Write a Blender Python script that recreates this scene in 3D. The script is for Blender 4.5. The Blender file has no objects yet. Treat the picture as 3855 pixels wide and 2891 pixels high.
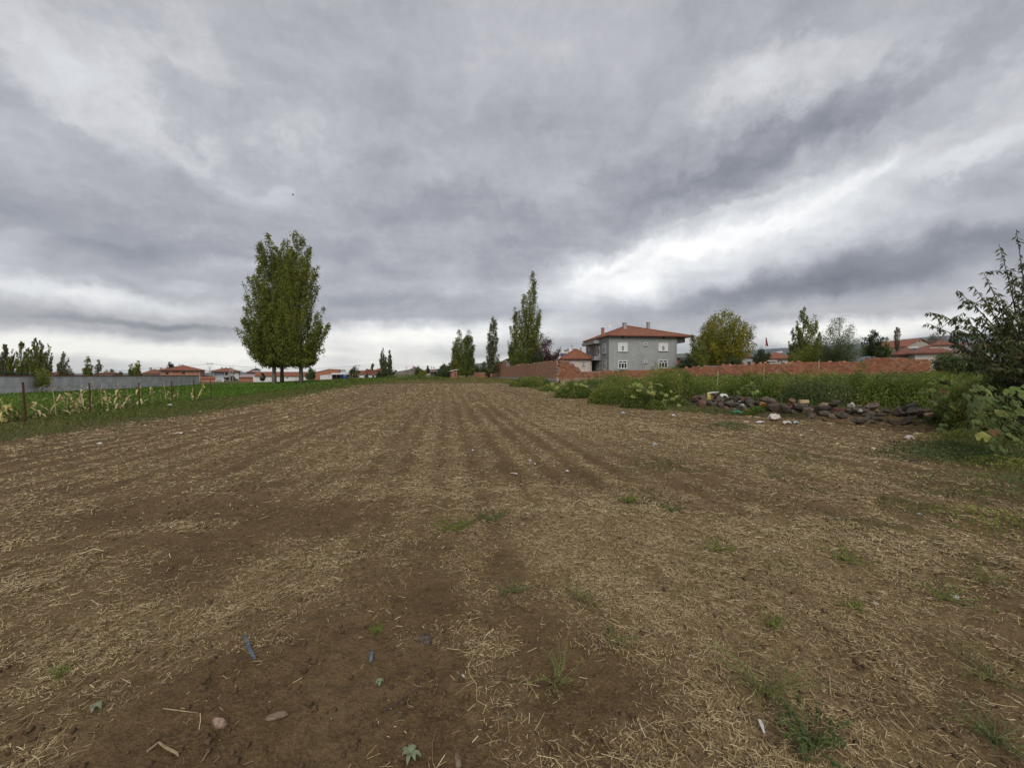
import bpy, math, random
import numpy as np
from mathutils import Vector, Matrix, Euler

SC = bpy.context.scene
COL = SC.collection
R = math.radians

# ------------------------------------------------------------------ camera
# the photograph was measured in its own pixels (3855 x 2891, focal length 1448 px, eye level at row 1412)
FPX, CU, CV, EYE = 1448.0, 1927.5, 1445.5, 1.6
PITCH = math.atan((CV - 1412.0) / FPX)
cam_d = bpy.data.cameras.new("camera")
cam_d.sensor_fit = 'HORIZONTAL'
cam_d.sensor_width = 36.0
cam_d.lens = 36.0 * FPX / 3855.0
cam_d.clip_start = 0.05
cam_d.clip_end = 30000.0
cam = bpy.data.objects.new("camera", cam_d)
COL.objects.link(cam)
cam.location = (0, 0, EYE)
cam.rotation_euler = (R(90) - PITCH, 0, 0)
SC.camera = cam


def at(u, v, y):
    """world point at depth y (metres ahead) seen at photograph pixel u, v"""
    a, b = (u - CU) / FPX, (CV - v) / FPX
    d = Vector((a, math.cos(PITCH) + math.sin(PITCH) * b, -math.sin(PITCH) + math.cos(PITCH) * b))
    return Vector((0, 0, EYE)) + d * (y / d.y)


def ray(u, v):
    return (at(u, v, 1.0) - Vector((0, 0, EYE))).normalized()


# ------------------------------------------------------------------ light
SC.view_settings.view_transform = 'Standard'
SC.view_settings.look = 'None'
SC.view_settings.exposure = 0.48
SC.view_settings.gamma = 1.0
SC.view_settings.use_curve_mapping = False
SC.cycles.max_bounces = 6
SC.cycles.diffuse_bounces = 3
SC.cycles.transmission_bounces = 3
SC.cycles.volume_bounces = 0
SC.cycles.use_denoising = True

SUN_EL, SUN_AZ = 42.0, 176.0        # a soft brightening of the overcast, high behind us
sun_d = bpy.data.lights.new("sun", 'SUN')
sun_d.energy = 1.5
sun_d.angle = R(40)
sun_d.color = (1.0, 0.96, 0.9)
sun = bpy.data.objects.new("sun", sun_d)
COL.objects.link(sun)
sv = Vector((math.sin(R(SUN_AZ)) * math.cos(R(SUN_EL)), math.cos(R(SUN_AZ)) * math.cos(R(SUN_EL)), math.sin(R(SUN_EL))))
sun.rotation_euler = sv.to_track_quat('Z', 'Y').to_euler()
sun.location = (0, 0, 60)

world = bpy.data.worlds.new("World")
SC.world = world
world.use_nodes = True


class NT:
    """small node-tree helper"""
    def __init__(self, tree):
        self.t = tree
        tree.nodes.clear()

    def n(self, kind, **kw):
        nd = self.t.nodes.new(kind)
        for k, v in kw.items():
            if k.startswith('i_'):
                key = k[2:]
                key = int(key) if key.isdigit() else key.replace('_', ' ')
                if hasattr(v, 'is_output'):
                    self.t.links.new(v, nd.inputs[key])
                else:
                    nd.inputs[key].default_value = v
            else:
                setattr(nd, k, v)
        return nd

    def m(self, op, a, b=None, c=None, clamp=False):
        nd = self.t.nodes.new('ShaderNodeMath')
        nd.operation = op
        nd.use_clamp = clamp
        for i, x in enumerate((a, b, c)):
            if x is None:
                continue
            if hasattr(x, 'is_output'):
                self.t.links.new(x, nd.inputs[i])
            else:
                nd.inputs[i].default_value = x
        return nd.outputs[0]

    def vm(self, op, a, b=None, scale=None):
        nd = self.t.nodes.new('ShaderNodeVectorMath')
        nd.operation = op
        for i, x in enumerate((a, b)):
            if x is None:
                continue
            if hasattr(x, 'is_output'):
                self.t.links.new(x, nd.inputs[i])
            else:
                nd.inputs[i].default_value = x
        if scale is not None:
            if hasattr(scale, 'is_output'):
                self.t.links.new(scale, nd.inputs['Scale'])
            else:
                nd.inputs['Scale'].default_value = scale
        return nd.outputs[0] if op not in ('LENGTH', 'DOT_PRODUCT') else nd.outputs['Value']

    def noise(self, vec, scale, detail=4, rough=0.55, dist=0.0, col=False):
        nd = self.n('ShaderNodeTexNoise')
        if vec is not None:
            self.t.links.new(vec, nd.inputs['Vector'])
        nd.inputs['Scale'].default_value = scale
        nd.inputs['Detail'].default_value = detail
        nd.inputs['Roughness'].default_value = rough
        nd.inputs['Distortion'].default_value = dist
        return nd.outputs['Color' if col else 'Fac']

    def ramp(self, fac, stops, interp='LINEAR'):
        nd = self.n('ShaderNodeValToRGB')
        nd.color_ramp.interpolation = interp
        el = nd.color_ramp.elements
        while len(el) < len(stops):
            el.new(0.5)
        for e, (p, c) in zip(el, stops):
            e.position = p
            e.color = (c, c, c, 1) if isinstance(c, (int, float)) else (*c, 1)
        self.t.links.new(fac, nd.inputs[0])
        return nd.outputs[0]

    def mix(self, fac, a, b, blend='MIX'):
        nd = self.n('ShaderNodeMix', data_type='RGBA', blend_type=blend)
        for i, x in ((0, fac), (6, a), (7, b)):
            if hasattr(x, 'is_output'):
                self.t.links.new(x, nd.inputs[i])
            elif i == 0:
                nd.inputs[0].default_value = x
            else:
                nd.inputs[i].default_value = (*x, 1) if len(x) == 3 else x
        return nd.outputs[2]

    def maprange(self, v, a, b, c=0.0, d=1.0, smooth=True):
        nd = self.n('ShaderNodeMapRange', interpolation_type='SMOOTHSTEP' if smooth else 'LINEAR')
        self.t.links.new(v, nd.inputs[0])
        for i, x in enumerate((a, b, c, d)):
            nd.inputs[i + 1].default_value = x
        return nd.outputs[0]


def build_sky():
    N = NT(world.node_tree)
    out = N.n('ShaderNodeOutputWorld')
    tc = N.n('ShaderNodeTexCoord').outputs['Generated']
    d0 = N.vm('NORMALIZE', tc)
    sep = N.n('ShaderNodeSeparateXYZ', i_0=d0)
    # the cloud deck: a plane overhead, so cloud detail shrinks towards the horizon
    zc = N.m('MAXIMUM', N.m('ADD', sep.outputs[2], 0.10), 0.03)
    inv = N.m('DIVIDE', 1.0, zc)
    deck = N.vm('MULTIPLY', N.vm('SCALE', d0, scale=inv), (1, 1, 0))
    # streaks in the deck run from ahead-left to right, as the wind draws them
    mp = N.n('ShaderNodeMapping', i_Vector=deck)
    mp.inputs['Rotation'].default_value = (0, 0, R(-28))
    mp.inputs['Scale'].default_value = (0.75, 1.25, 1.0)
    deck_s = mp.outputs[0]
    n_big = N.noise(deck_s, 0.9, 5, 0.55, 0.4)
    n_mid = N.noise(deck_s, 2.6, 6, 0.58, 0.6)
    n_fine = N.noise(deck_s, 7.5, 6, 0.6, 0.3)
    # warp of the direction, for ragged edges of the large cloud masses
    wv = N.noise(d0, 3.2, 6, 0.6, 0.0, True)
    w2 = N.noise(d0, 11.0, 7, 0.64, 0.0, True)
    warp = N.vm('ADD', N.vm('SCALE', N.vm('SUBTRACT', wv, (0.5, 0.5, 0.5)), scale=0.22),
                N.vm('SCALE', N.vm('SUBTRACT', w2, (0.5, 0.5, 0.5)), scale=0.13))
    el_w = N.m('MULTIPLY', N.m('MINIMUM', N.m('ADD', sep.outputs[2], 0.05), 0.5), 2.2)
    d = N.vm('ADD', d0, N.vm('SCALE', warp, scale=el_w))
    # large cloud masses and breaks: (u, v, half length, half height, tilt, soft, amount), as directions
    total = None
    for (u, v, hl, hh, tilt, a, hard) in SKY_MASSES:
        c = ray(u, v)
        p1 = ray(u + 100 * math.cos(R(tilt)), v - 100 * math.sin(R(tilt)))
        e1 = (p1 - c).normalized()
        e1 = (e1 - c * e1.dot(c)).normalized()
        e2 = c.cross(e1).normalized()
        rot = Matrix((e1, e2, c)).transposed().to_euler()
        k = 1.0 / (1 + ((u - CU) / FPX) ** 2 + ((CV - v) / FPX) ** 2) ** 0.75
        m_ = N.n('ShaderNodeMapping', vector_type='TEXTURE', i_Vector=d)
        m_.inputs['Location'].default_value = c
        m_.inputs['Rotation'].default_value = rot
        m_.inputs['Scale'].default_value = (hl / FPX * k, hh / FPX * k, 1.0)
        ln = N.vm('LENGTH', m_.outputs[0])
        b = N.maprange(ln, hard, 1.0, a, 0.0)
        total = b if total is None else N.m('ADD', total, b)
    base = N.m('MULTIPLY_ADD', N.m('SUBTRACT', n_big, 0.5), 0.34, 0.475)
    base = N.m('MULTIPLY_ADD', N.m('SUBTRACT', n_mid, 0.5), N.maprange(sep.outputs[2], 0.1, 0.5, 0.12, 0.30), base)
    base = N.m('MULTIPLY_ADD', N.m('SUBTRACT', n_fine, 0.5), N.maprange(sep.outputs[2], 0.15, 0.6, 0.03, 0.12), base)
    flat = N.vm('MULTIPLY', d, (1.0, 1.0, 1.7))
    lump = N.noise(flat, 6.0, 8, 0.6, 0.35)
    lmask = N.maprange(sep.outputs[2], 0.85, 0.12, 0.26, 0.50)
    base = N.m('ADD', base, N.m('MULTIPLY', N.m('SUBTRACT', lump, 0.5), lmask))
    val = N.m('ADD', base, total)
    col = N.ramp(N.m('MAXIMUM', val, 0.0), [
        (0.00, (0.160, 0.170, 0.201)), (0.20, (0.238, 0.250, 0.288)), (0.36, (0.343, 0.353, 0.391)),
        (0.52, (0.470, 0.474, 0.512)), (0.72, (0.690, 0.705, 0.735)), (1.0, (1.05, 1.05, 1.04))])
    # thin cream light low over the land
    low = N.maprange(sep.outputs[2], 0.20, 0.0, 0.0, 1.0)
    warm = N.mix(N.m('MULTIPLY', low, 0.9), (1, 1, 1), (1.03, 0.995, 0.91))
    col = N.mix(1.0, col, warm, 'MULTIPLY')
    sky = N.n('ShaderNodeTexSky', sky_type='NISHITA', sun_disc=False, sun_elevation=R(SUN_EL), sun_rotation=R(SUN_AZ))
    b1 = N.n('ShaderNodeBackground', i_Color=sky.outputs[0], i_Strength=0.06)
    b2 = N.n('ShaderNodeBackground', i_Color=col, i_Strength=0.80)
    mx = N.n('ShaderNodeMixShader', i_0=0.95)
    N.t.links.new(b1.outputs[0], mx.inputs[1])
    N.t.links.new(b2.outputs[0], mx.inputs[2])
    N.t.links.new(mx.outputs[0], out.inputs[0])


SKY_MASSES = [
    # u, v, half length, half height, tilt, amount, hard edge
    (200, 200, 800, 330, -25, 0.17, 0.0),        # pale lilac break, upper left
    (330, 420, 420, 110, -30, 0.10, 0.0),
    (800, 560, 800, 130, -30, 0.13, 0.0),        # light streak slanting down to the middle
    (1150, 520, 300, 130, -25, 0.09, 0.0),
    (200, 800, 900, 280, -16, -0.14, 0.1),       # grey mass below it
    (900, 930, 700, 150, -8, -0.10, 0.1),
    (1450, 330, 500, 420, 60, -0.05, 0.0),
    (1300, 60, 600, 160, 5, -0.05, 0.0),
    (2900, 40, 600, 150, 8, -0.10, 0.0),
    (2050, 720, 420, 120, 10, 0.09, 0.0),
    (1700, 800, 600, 120, 4, -0.10, 0.2),
    (2750, 330, 900, 170, 24, 0.11, 0.0),        # lighter veil over the long dark roll
    (2900, 520, 1000, 130, 25, -0.19, 0.25),     # long dark roll rising to the right
    (2420, 640, 380, 130, 12, -0.11, 0.2),
    (2000, 930, 620, 120, 14, -0.12, 0.2),
    (1500, 960, 420, 110, 8, -0.07, 0.2),
    (3050, 790, 1350, 270, 22, 0.30, 0.0),       # wide bright band below the roll
    (2400, 980, 680, 170, 18, 0.26, 0.0),
    (2650, 930, 420, 60, 14, 0.14, 0.0),
    (2750, 760, 500, 40, 20, 0.10, 0.0),
    (2300, 1010, 250, 40, 30, 0.16, 0.0),
    (600, 120, 500, 200, -10, 0.06, 0.0),
    (3300, 640, 500, 60, 28, 0.10, 0.0),
    (2500, 1080, 500, 130, 6, 0.16, 0.0),
    (3750, 560, 360, 120, 26, 0.12, 0.0),
    (3350, 1000, 900, 130, 13, -0.30, 0.2),      # slate band low on the right
    (2900, 1130, 800, 80, 8, -0.16, 0.2),
    (3250, 1235, 900, 75, 5, 0.50, 0.1),         # light under it
    (2000, 1230, 700, 80, 3, 0.10, 0.1),
    (300, 1110, 950, 100, -6, 0.36, 0.0),         # bright bank low on the left
    (700, 1060, 300, 50, -8, 0.10, 0.1),
    (300, 1200, 800, 30, -4, -0.10, 0.2),
    (350, 1300, 1300, 80, -2, 0.50, 0.1),
    (1500, 1280, 900, 100, 4, 0.42, 0.1),
    (1550, 1130, 420, 60, 4, -0.12, 0.2),
    (1900, 1375, 3400, 60, 0, 0.30, 0.1),
    (600, 1225, 500, 26, -3, -0.16, 0.1),
    (1300, 1205, 400, 30, 3, -0.10, 0.1),
    (1000, 1000, 500, 60, -4, 0.14, 0.0),
    (2250, 1110, 420, 110, 6, 0.18, 0.0),
]
build_sky()


# ------------------------------------------------------------------ numeric helpers
def sm(a, b, t):
    t = np.clip((np.asarray(t, float) - a) / (b - a), 0, 1)
    return t * t * (3 - 2 * t)


def _h(ix, iy, seed):
    n = (ix.astype(np.int64) * 374761393 + iy.astype(np.int64) * 668265263 + seed * 974634721) & 0x7fffffff
    n = (n ^ (n >> 13)) * 1274126177 & 0x7fffffff
    return ((n ^ (n >> 16)) & 0xffff) / 65535.0


def vnoise(x, y, seed=0):
    x = np.asarray(x, float); y = np.asarray(y, float)
    ix, iy = np.floor(x), np.floor(y)
    fx, fy = x - ix, y - iy
    fx = fx * fx * (3 - 2 * fx); fy = fy * fy * (3 - 2 * fy)
    a, b = _h(ix, iy, seed), _h(ix + 1, iy, seed)
    c, d = _h(ix, iy + 1, seed), _h(ix + 1, iy + 1, seed)
    return (a * (1 - fx) + b * fx) * (1 - fy) + (c * (1 - fx) + d * fx) * fy


def fbm(x, y, seed=0, o=4, g=0.5):
    t, amp, tot, f = 0.0, 1.0, 0.0, 1.0
    for i in range(o):
        t = t + amp * vnoise(x * f + 17.3 * i, y * f - 9.1 * i, seed + i * 31)
        tot += amp; amp *= g; f *= 2.03
    return t / tot


ROW = 0.175                                     # the drilled rows run slightly to the left of straight ahead


def srow(x, y):
    return np.asarray(x, float) + ROW * np.asarray(y, float)


XR_Y = [-60, 0, 3, 5.5, 7.6, 9.5, 12.1, 13, 14, 16, 18.4, 24, 29, 38, 60, 86, 400]
XR_X = [5.0, 5.2, 5.9, 7.4, 8.4, 11.0, 13.2, 11.8, 9.9, 8.0, 6.4, 4.6, 3.2, 0.4, -4.2, -8.5, -60]
XG_Y = [-60, 5, 8, 10, 12, 13, 14.8, 17.7, 22, 30, 45, 86, 400]
XG_X = [9.0, 9.5, 10.5, 12.5, 13.5, 11.9, 10.3, 9.9, 9.3, 8.2, 5.3, -3.7, -70]


def xr(y):
    return np.interp(y, XR_Y, XR_X)


def xg(y):
    return np.interp(y, XG_Y, XG_X)


def ground(x, y):
    """terrain height without the fine relief"""
    x = np.asarray(x, float); y = np.asarray(y, float)
    q = x / (np.maximum(y, 0) + 5.0)
    rf = sm(-0.66, -0.28, q)
    z = 0.9 * sm(8, 68, y) * rf + 0.25 * sm(80, 220, y) * rf - 1.1 * sm(62, 170, y) * (1 - rf)
    gd = sm(0.1, 1.1, x - xg(y)) * sm(6.5, 10.5, y)
    z = z + gd * (0.38 + 0.75 * sm(8, 34, x) * sm(15, 40, y)) * (1 - 0.7 * sm(30, 44, y) * sm(9, 6.0, x + 0.22 * (y - 45)))
    z = z + 0.26 * np.exp(-((x - xg(y) - .05) / 0.75) ** 2) * sm(11.4, 12.2, y) * (1 - sm(21, 25, y))
    z = z + 5.0 * sm(45, 190, y) * sm(0.45, 1.3, q)
    z = z + 0.12 * (fbm(x * 0.11, y * 0.11, 5, 2) - 0.5) * sm(3, 9, np.hypot(x, y))
    return z


def gz(x, y):
    return float(ground(x, y))


def on_ground(u, v, lift=0.0):
    """where the photograph's pixel meets the ground"""
    d = ray(u, v)
    lo, hi = 0.5, 400.0
    t = 0.8
    while t < 400:
        p = Vector((0, 0, EYE)) + d * t
        if p.z <= gz(p.x, p.y):
            break
        t *= 1.01
    p = Vector((0, 0, EYE)) + d * t
    return Vector((p.x, p.y, gz(p.x, p.y) + lift))


BARE = [on_ground(u, v) for u, v in ((1000, 1870), (1250, 1960), (1500, 2480), (1150, 2560), (1350, 2790), (900, 2350), (640, 2700),
                                     (2500, 2560), (700, 2180), (2150, 2700))]
BARE_R = [1.0, 0.9, 0.7, 0.55, 0.6, 0.3, 0.3, 0.4, 0.3, 0.4]
LUSH = [on_ground(u, v) for u, v in ((760, 2480), (860, 2350), (1150, 2130), (520, 2430), (2200, 2200), (2700, 2300), (3000, 2160), (250, 2420),
                                     (2250, 2050), (2750, 2750), (2600, 1960), (2300, 1920), (150, 2850))]
LUSH_R = [0.28, 0.3, 0.5, 0.3, 0.5, 0.5, 0.6, 0.35, 0.5, 0.3, 0.7, 0.7, 0.2]


def cover(x, y):
    """how much straw lies on the soil, 0..1"""
    x = np.asarray(x, float); y = np.asarray(y, float)
    s = srow(x, y)
    w = sm(3.0, 7.5, y)
    wob = 0.9 * (fbm(x * .12, y * .05, 77, 2) - .5)
    rows = 0.55 * (vnoise(s * 2.1 + wob, y * 0.07, 11) - 0.5) + 0.34 * np.sin(2 * np.pi * (s + wob * .5) / 0.58) * (0.3 + vnoise(s * .8, y * .09, 13))
    rows2 = vnoise(s * 0.75, y * 0.03, 12) - 0.5
    patch = fbm(x * 1.1, y * 1.1, 21, 4, 0.6) - 0.5
    p2 = fbm(x * 0.33, y * 0.33, 22, 3) - 0.5
    c = w * (0.63 + 1.12 * rows + 0.70 * rows2 + 0.8 * patch + 0.4 * p2)
    c = c + (1 - w) * (0.56 + 0.25 * rows + 2.0 * patch + 0.5 * p2 + 0.10 * sm(0.2, 2.5, x))
    c = c - 0.25 * sm(4, 10, y) * (1 - sm(15, 32, y)) * sm(-5.5, -2.5, s) * (1 - sm(-1.5, 1.0, s)) * (0.5 + patch)
    edge = 0.55 + 1.5 * (fbm(x * 3.1, y * 3.1, 23, 4, 0.6) - 0.22)
    for p, r in zip(BARE, BARE_R):
        c = c - 0.34 * edge * np.exp(-((x - p.x) ** 2 + (y - p.y) ** 2) / (r * r))
    for p, r in zip(LUSH, LUSH_R):
        c = c + 0.40 * edge * np.exp(-((x - p.x) ** 2 + (y - p.y) ** 2) / (r * r))
    return np.clip(c, 0.03, 1.0)


def green(x, y):
    """how much of the ground is grown over, 0..1"""
    x = np.asarray(x, float); y = np.asarray(y, float)
    s = srow(x, y)
    n1 = fbm(x * 0.5, y * 0.5, 41, 3) - 0.5
    n2 = fbm(x * 1.7, y * 1.7, 42, 3) - 0.5
    left = sm(-9.9, -11.0, s + 2.2 * n1 + 1.0 * n2)
    left = np.maximum(left, 0.75 * sm(-7.4, -9.6, s) * sm(0.08, 0.16, n1 + 0.3 * n2) * sm(1, 5, y))
    right = sm(-0.5, 0.5, x - xr(y) + 1.4 * n1 + 0.8 * n2) * sm(4.5, 7, y + 0.1 * x)
    rb = 0.55 * sm(0.06, 0.22, n2 + 0.6 * n1 + 0.16 * sm(2.0, 5.5, x) - 0.05) * sm(1.2, 3.2, x + 0.1 * y) * (1 - sm(7, 9, y))
    far = 0.55 * sm(45.5, 47.5, y + 2 * n1) * sm(-12, -9, s) * (0.45 + 1.2 * (n1 + 0.3))
    g_ = np.maximum(np.maximum(left, right), np.maximum(rb, far))
    return np.clip(g_, 0, 1)


# ------------------------------------------------------------------ mesh helpers
def link(o, parent=None):
    COL.objects.link(o)
    if parent is not None:
        o.parent = parent
    return o


def np_mesh(name, verts, faces, tint=None, smooth=False, attrs=None):
    verts = np.asarray(verts, np.float32); faces = np.asarray(faces, np.int32)
    me = bpy.data.meshes.new(name)
    k = faces.shape[1]
    me.vertices.add(len(verts)); me.vertices.foreach_set('co', verts.ravel())
    me.loops.add(faces.size); me.loops.foreach_set('vertex_index', faces.ravel())
    me.polygons.add(len(faces))
    me.polygons.foreach_set('loop_start', np.arange(0, faces.size, k, dtype=np.int32))
    me.polygons.foreach_set('loop_total', np.full(len(faces), k, np.int32))
    if smooth:
        me.polygons.foreach_set('use_smooth', np.ones(len(faces), bool))
    a = dict(attrs or {})
    if tint is not None:
        a['tint'] = tint
    for nm, val in a.items():
        at_ = me.attributes.new(nm, 'FLOAT', 'POINT')
        at_.data.foreach_set('value', np.asarray(val, np.float32))
    me.update(calc_edges=True)
    return me


def np_obj(name, mesh, mat, parent=None, loc=None):
    mesh.materials.append(mat)
    o = bpy.data.objects.new(name, mesh)
    if loc is not None:
        o.location = loc
    return link(o, parent)


def tag(o, label=None, cat=None, group=None, kind=None):
    for k, v in (('label', label), ('category', cat), ('group', group), ('kind', kind)):
        if v:
            o[k] = v
    return o


def thing(name, label, cat, loc=(0, 0, 0), rz=0.0, group=None):
    o = bpy.data.objects.new(name, None)
    o.empty_display_size = 0.2
    o.location = loc
    o.rotation_euler = (0, 0, rz)
    link(o)
    return tag(o, label, cat, group)


def copy_tree(o, parent=None):
    c = o.copy()
    COL.objects.link(c)
    c.parent = parent
    for ch in [x for x in o.children]:
        copy_tree(ch, c)
    return c


class MB:
    """collects boxes, prisms and tubes and links them as ONE mesh object"""
    def __init__(self):
        self.v, self.f, self.uv = [], [], {}

    def box(self, x0, x1, y0, y1, z0, z1):
        b = len(self.v)
        self.v += [(x0, y0, z0), (x1, y0, z0), (x1, y1, z0), (x0, y1, z0), (x0, y0, z1), (x1, y0, z1), (x1, y1, z1), (x0, y1, z1)]
        self.f += [tuple(b + i for i in q) for q in ((0, 3, 2, 1), (4, 5, 6, 7), (0, 1, 5, 4), (1, 2, 6, 5), (2, 3, 7, 6), (3, 0, 4, 7))]
        return self

    def obox(self, o, ax, ay, az):
        o, ax, ay, az = Vector(o), Vector(ax), Vector(ay), Vector(az)
        b = len(self.v)
        self.v += [tuple(p) for p in (o, o + ax, o + ax + ay, o + ay, o + az, o + ax + az, o + ax + ay + az, o + ay + az)]
        self.f += [tuple(b + i for i in q) for q in ((0, 3, 2, 1), (4, 5, 6, 7), (0, 1, 5, 4), (1, 2, 6, 5), (2, 3, 7, 6), (3, 0, 4, 7))]
        return self

    def poly(self, pts):
        b = len(self.v)
        self.v += [tuple(p) for p in pts]
        self.f.append(tuple(range(b, b + len(pts))))
        return self

    def prism(self, pts, d):
        """pts: a planar polygon in 3-D, pushed out along the vector d"""
        d = Vector(d); n = len(pts); b = len(self.v)
        self.v += [tuple(Vector(p)) for p in pts] + [tuple(Vector(p) + d) for p in pts]
        self.f.append(tuple(range(b + n - 1, b - 1, -1)))
        self.f.append(tuple(range(b + n, b + 2 * n)))
        for i in range(n):
            j = (i + 1) % n
            self.f.append((b + i, b + j, b + n + j, b + n + i))
        return self

    def tube(self, pts, rad, n=6):
        pts = [Vector(p) for p in pts]
        if not hasattr(rad, '__len__'):
            rad = [rad] * len(pts)
        b = len(self.v)
        for i, p in enumerate(pts):
            t = (pts[min(i + 1, len(pts) - 1)] - pts[max(i - 1, 0)]).normalized()
            a = t.orthogonal().normalized() if abs(t.z) > .99 else t.cross(Vector((0, 0, 1))).normalized()
            c = t.cross(a)
            for k in range(n):
                w = 2 * math.pi * k / n
                self.v.append(tuple(p + (a * math.cos(w) + c * math.sin(w)) * rad[i]))
        for i in range(len(pts) - 1):
            for k in range(n):
                l = (k + 1) % n
                self.f.append((b + i * n + k, b + i * n + l, b + (i + 1) * n + l, b + (i + 1) * n + k))
        self.f.append(tuple(b + k for k in range(n - 1, -1, -1)))
        e = b + (len(pts) - 1) * n
        self.f.append(tuple(e + k for k in range(n)))
        return self

    def build(self, name, mat, parent=None, smooth=False, bevel=0.0):
        me = bpy.data.meshes.new(name)
        me.from_pydata(self.v, [], self.f)
        if smooth:
            for p in me.polygons:
                p.use_smooth = True
        me.materials.append(mat)
        # planar uv in metres: u along the face's horizontal, v up its slope
        uvl = me.uv_layers.new(name='UVMap')
        for p in me.polygons:
            n_ = p.normal
            h = Vector((-n_.y, n_.x, 0))
            h = h.normalized() if h.length > 1e-4 else Vector((1, 0, 0))
            up = n_.cross(h)
            for li in p.loop_indices:
                co = me.vertices[me.loops[li].vertex_index].co
                uvl.data[li].uv = (co.dot(h), co.dot(up))
        o = bpy.data.objects.new(name, me)
        link(o, parent)
        if bevel:
            m = o.modifiers.new('bevel', 'BEVEL')
            m.width = bevel; m.segments = 1; m.limit_method = 'ANGLE'
        return o


# ------------------------------------------------------------------ materials
MATS = {}


def mat_new(name):
    m = bpy.data.materials.new(name)
    m.use_nodes = True
    MATS[name] = m
    N = NT(m.node_tree)
    out = N.n('ShaderNodeOutputMaterial')
    bs = N.n('ShaderNodeBsdfPrincipled')
    bs.inputs['Specular IOR Level'].default_value = 0.25
    N.t.links.new(bs.outputs[0], out.inputs[0])
    return m, N, bs, out


def mat_rough(name, c1, c2, scale=3.0, rough=0.85, bump=0.0, bscale=None, stain=0.0, spec=0.25, objrand=0.0):
    """two-tone noisy surface; stain: darker weathering blotches with a shape of their own"""
    m, N, bs, out = mat_new(name)
    oc = N.n('ShaderNodeTexCoord').outputs['Object']
    f = N.noise(oc, scale, 5, 0.6)
    f = N.maprange(f, 0.32, 0.68)
    col = N.mix(f, c1, c2)
    if stain:
        s = N.noise(oc, scale * 0.22, 6, 0.65, 0.8)
        col = N.mix(N.maprange(s, 0.45, 0.72, 0, stain), col, tuple(x * 0.45 for x in c1))
    if objrand:
        oi = N.n('ShaderNodeObjectInfo').outputs['Random']
        hsv = N.n('ShaderNodeHueSaturation', i_Color=col)
        N.t.links.new(N.maprange(oi, 0, 1, 1 - objrand, 1 + objrand, False), hsv.inputs['Value'])
        N.t.links.new(N.maprange(N.m('FRACT', N.m('MULTIPLY', oi, 7.31)), 0, 1, 0.5 - 0.03 * objrand, 0.5 + 0.03 * objrand, False), hsv.inputs['Hue'])
        col = hsv.outputs[0]
    N.t.links.new(col, bs.inputs['Base Color'])
    bs.inputs['Roughness'].default_value = rough
    bs.inputs['Specular IOR Level'].default_value = spec
    if bump:
        b = N.n('ShaderNodeBump', i_Strength=0.6, i_Distance=bump)
        N.t.links.new(N.noise(oc, bscale or scale * 4, 5, 0.65), b.inputs['Height'])
        N.t.links.new(b.outputs[0], bs.inputs['Normal'])
    return m


def mat_tint(name, stops, transl=0.0, rough=0.7, spec=0.2):
    """colour picked by the per-vertex attribute tint (each leaf, blade or straw its own)"""
    m, N, bs, out = mat_new(name)
    a = N.n('ShaderNodeAttribute', attribute_name='tint').outputs['Fac']
    col = N.ramp(a, stops)
    N.t.links.new(col, bs.inputs['Base Color'])
    bs.inputs['Roughness'].default_value = rough
    bs.inputs['Specular IOR Level'].default_value = spec
    if transl:
        tr = N.n('ShaderNodeBsdfTranslucent')
        N.t.links.new(N.mix(1.0, col, (1.25, 1.2, 0.6), 'MULTIPLY'), tr.inputs[0])
        mx = N.n('ShaderNodeMixShader', i_0=transl)
        N.t.links.new(bs.outputs[0], mx.inputs[1])
        N.t.links.new(tr.outputs[0], mx.inputs[2])
        N.t.links.new(mx.outputs[0], out.inputs[0])
    return m


def mat_tiles(name, c1, c2, tile=(0.25, 0.33)):
    """clay roof tiles: courses and columns in relief on the slope"""
    m, N, bs, out = mat_new(name)
    uv = N.n('ShaderNodeUVMap').outputs[0]
    br = N.n('ShaderNodeTexBrick', offset=0.0, i_Vector=uv)
    br.inputs['Color1'].default_value = (*c1, 1); br.inputs['Color2'].default_value = (*c2, 1)
    br.inputs['Mortar'].default_value = tuple(x * 0.55 for x in c1) + (1,)
    br.inputs['Scale'].default_value = 1.0
    br.inputs['Mortar Size'].default_value = 0.025
    br.inputs['Brick Width'].default_value = tile[0]; br.inputs['Row Height'].default_value = tile[1]
    big = N.noise(uv, 0.8, 5, 0.6)
    col = N.mix(N.maprange(big, 0.4, 0.75, 0, 0.55), br.outputs['Color'], tuple(x * 0.6 for x in c1))
    N.t.links.new(col, bs.inputs['Base Color'])
    bs.inputs['Roughness'].default_value = 0.8
    sx = N.n('ShaderNodeSeparateXYZ', i_0=uv)
    wv = N.m('ABSOLUTE', N.m('SINE', N.m('MULTIPLY', sx.outputs[0], math.pi / tile[0])))
    st = N.m('FRACT', N.m('DIVIDE', sx.outputs[1], tile[1]))
    b = N.n('ShaderNodeBump', i_Strength=0.8, i_Distance=0.05)
    N.t.links.new(N.m('SUBTRACT', wv, N.m('MULTIPLY', st, 0.6)), b.inputs['Height'])
    N.t.links.new(b.outputs[0], bs.inputs['Normal'])
    return m


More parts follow.
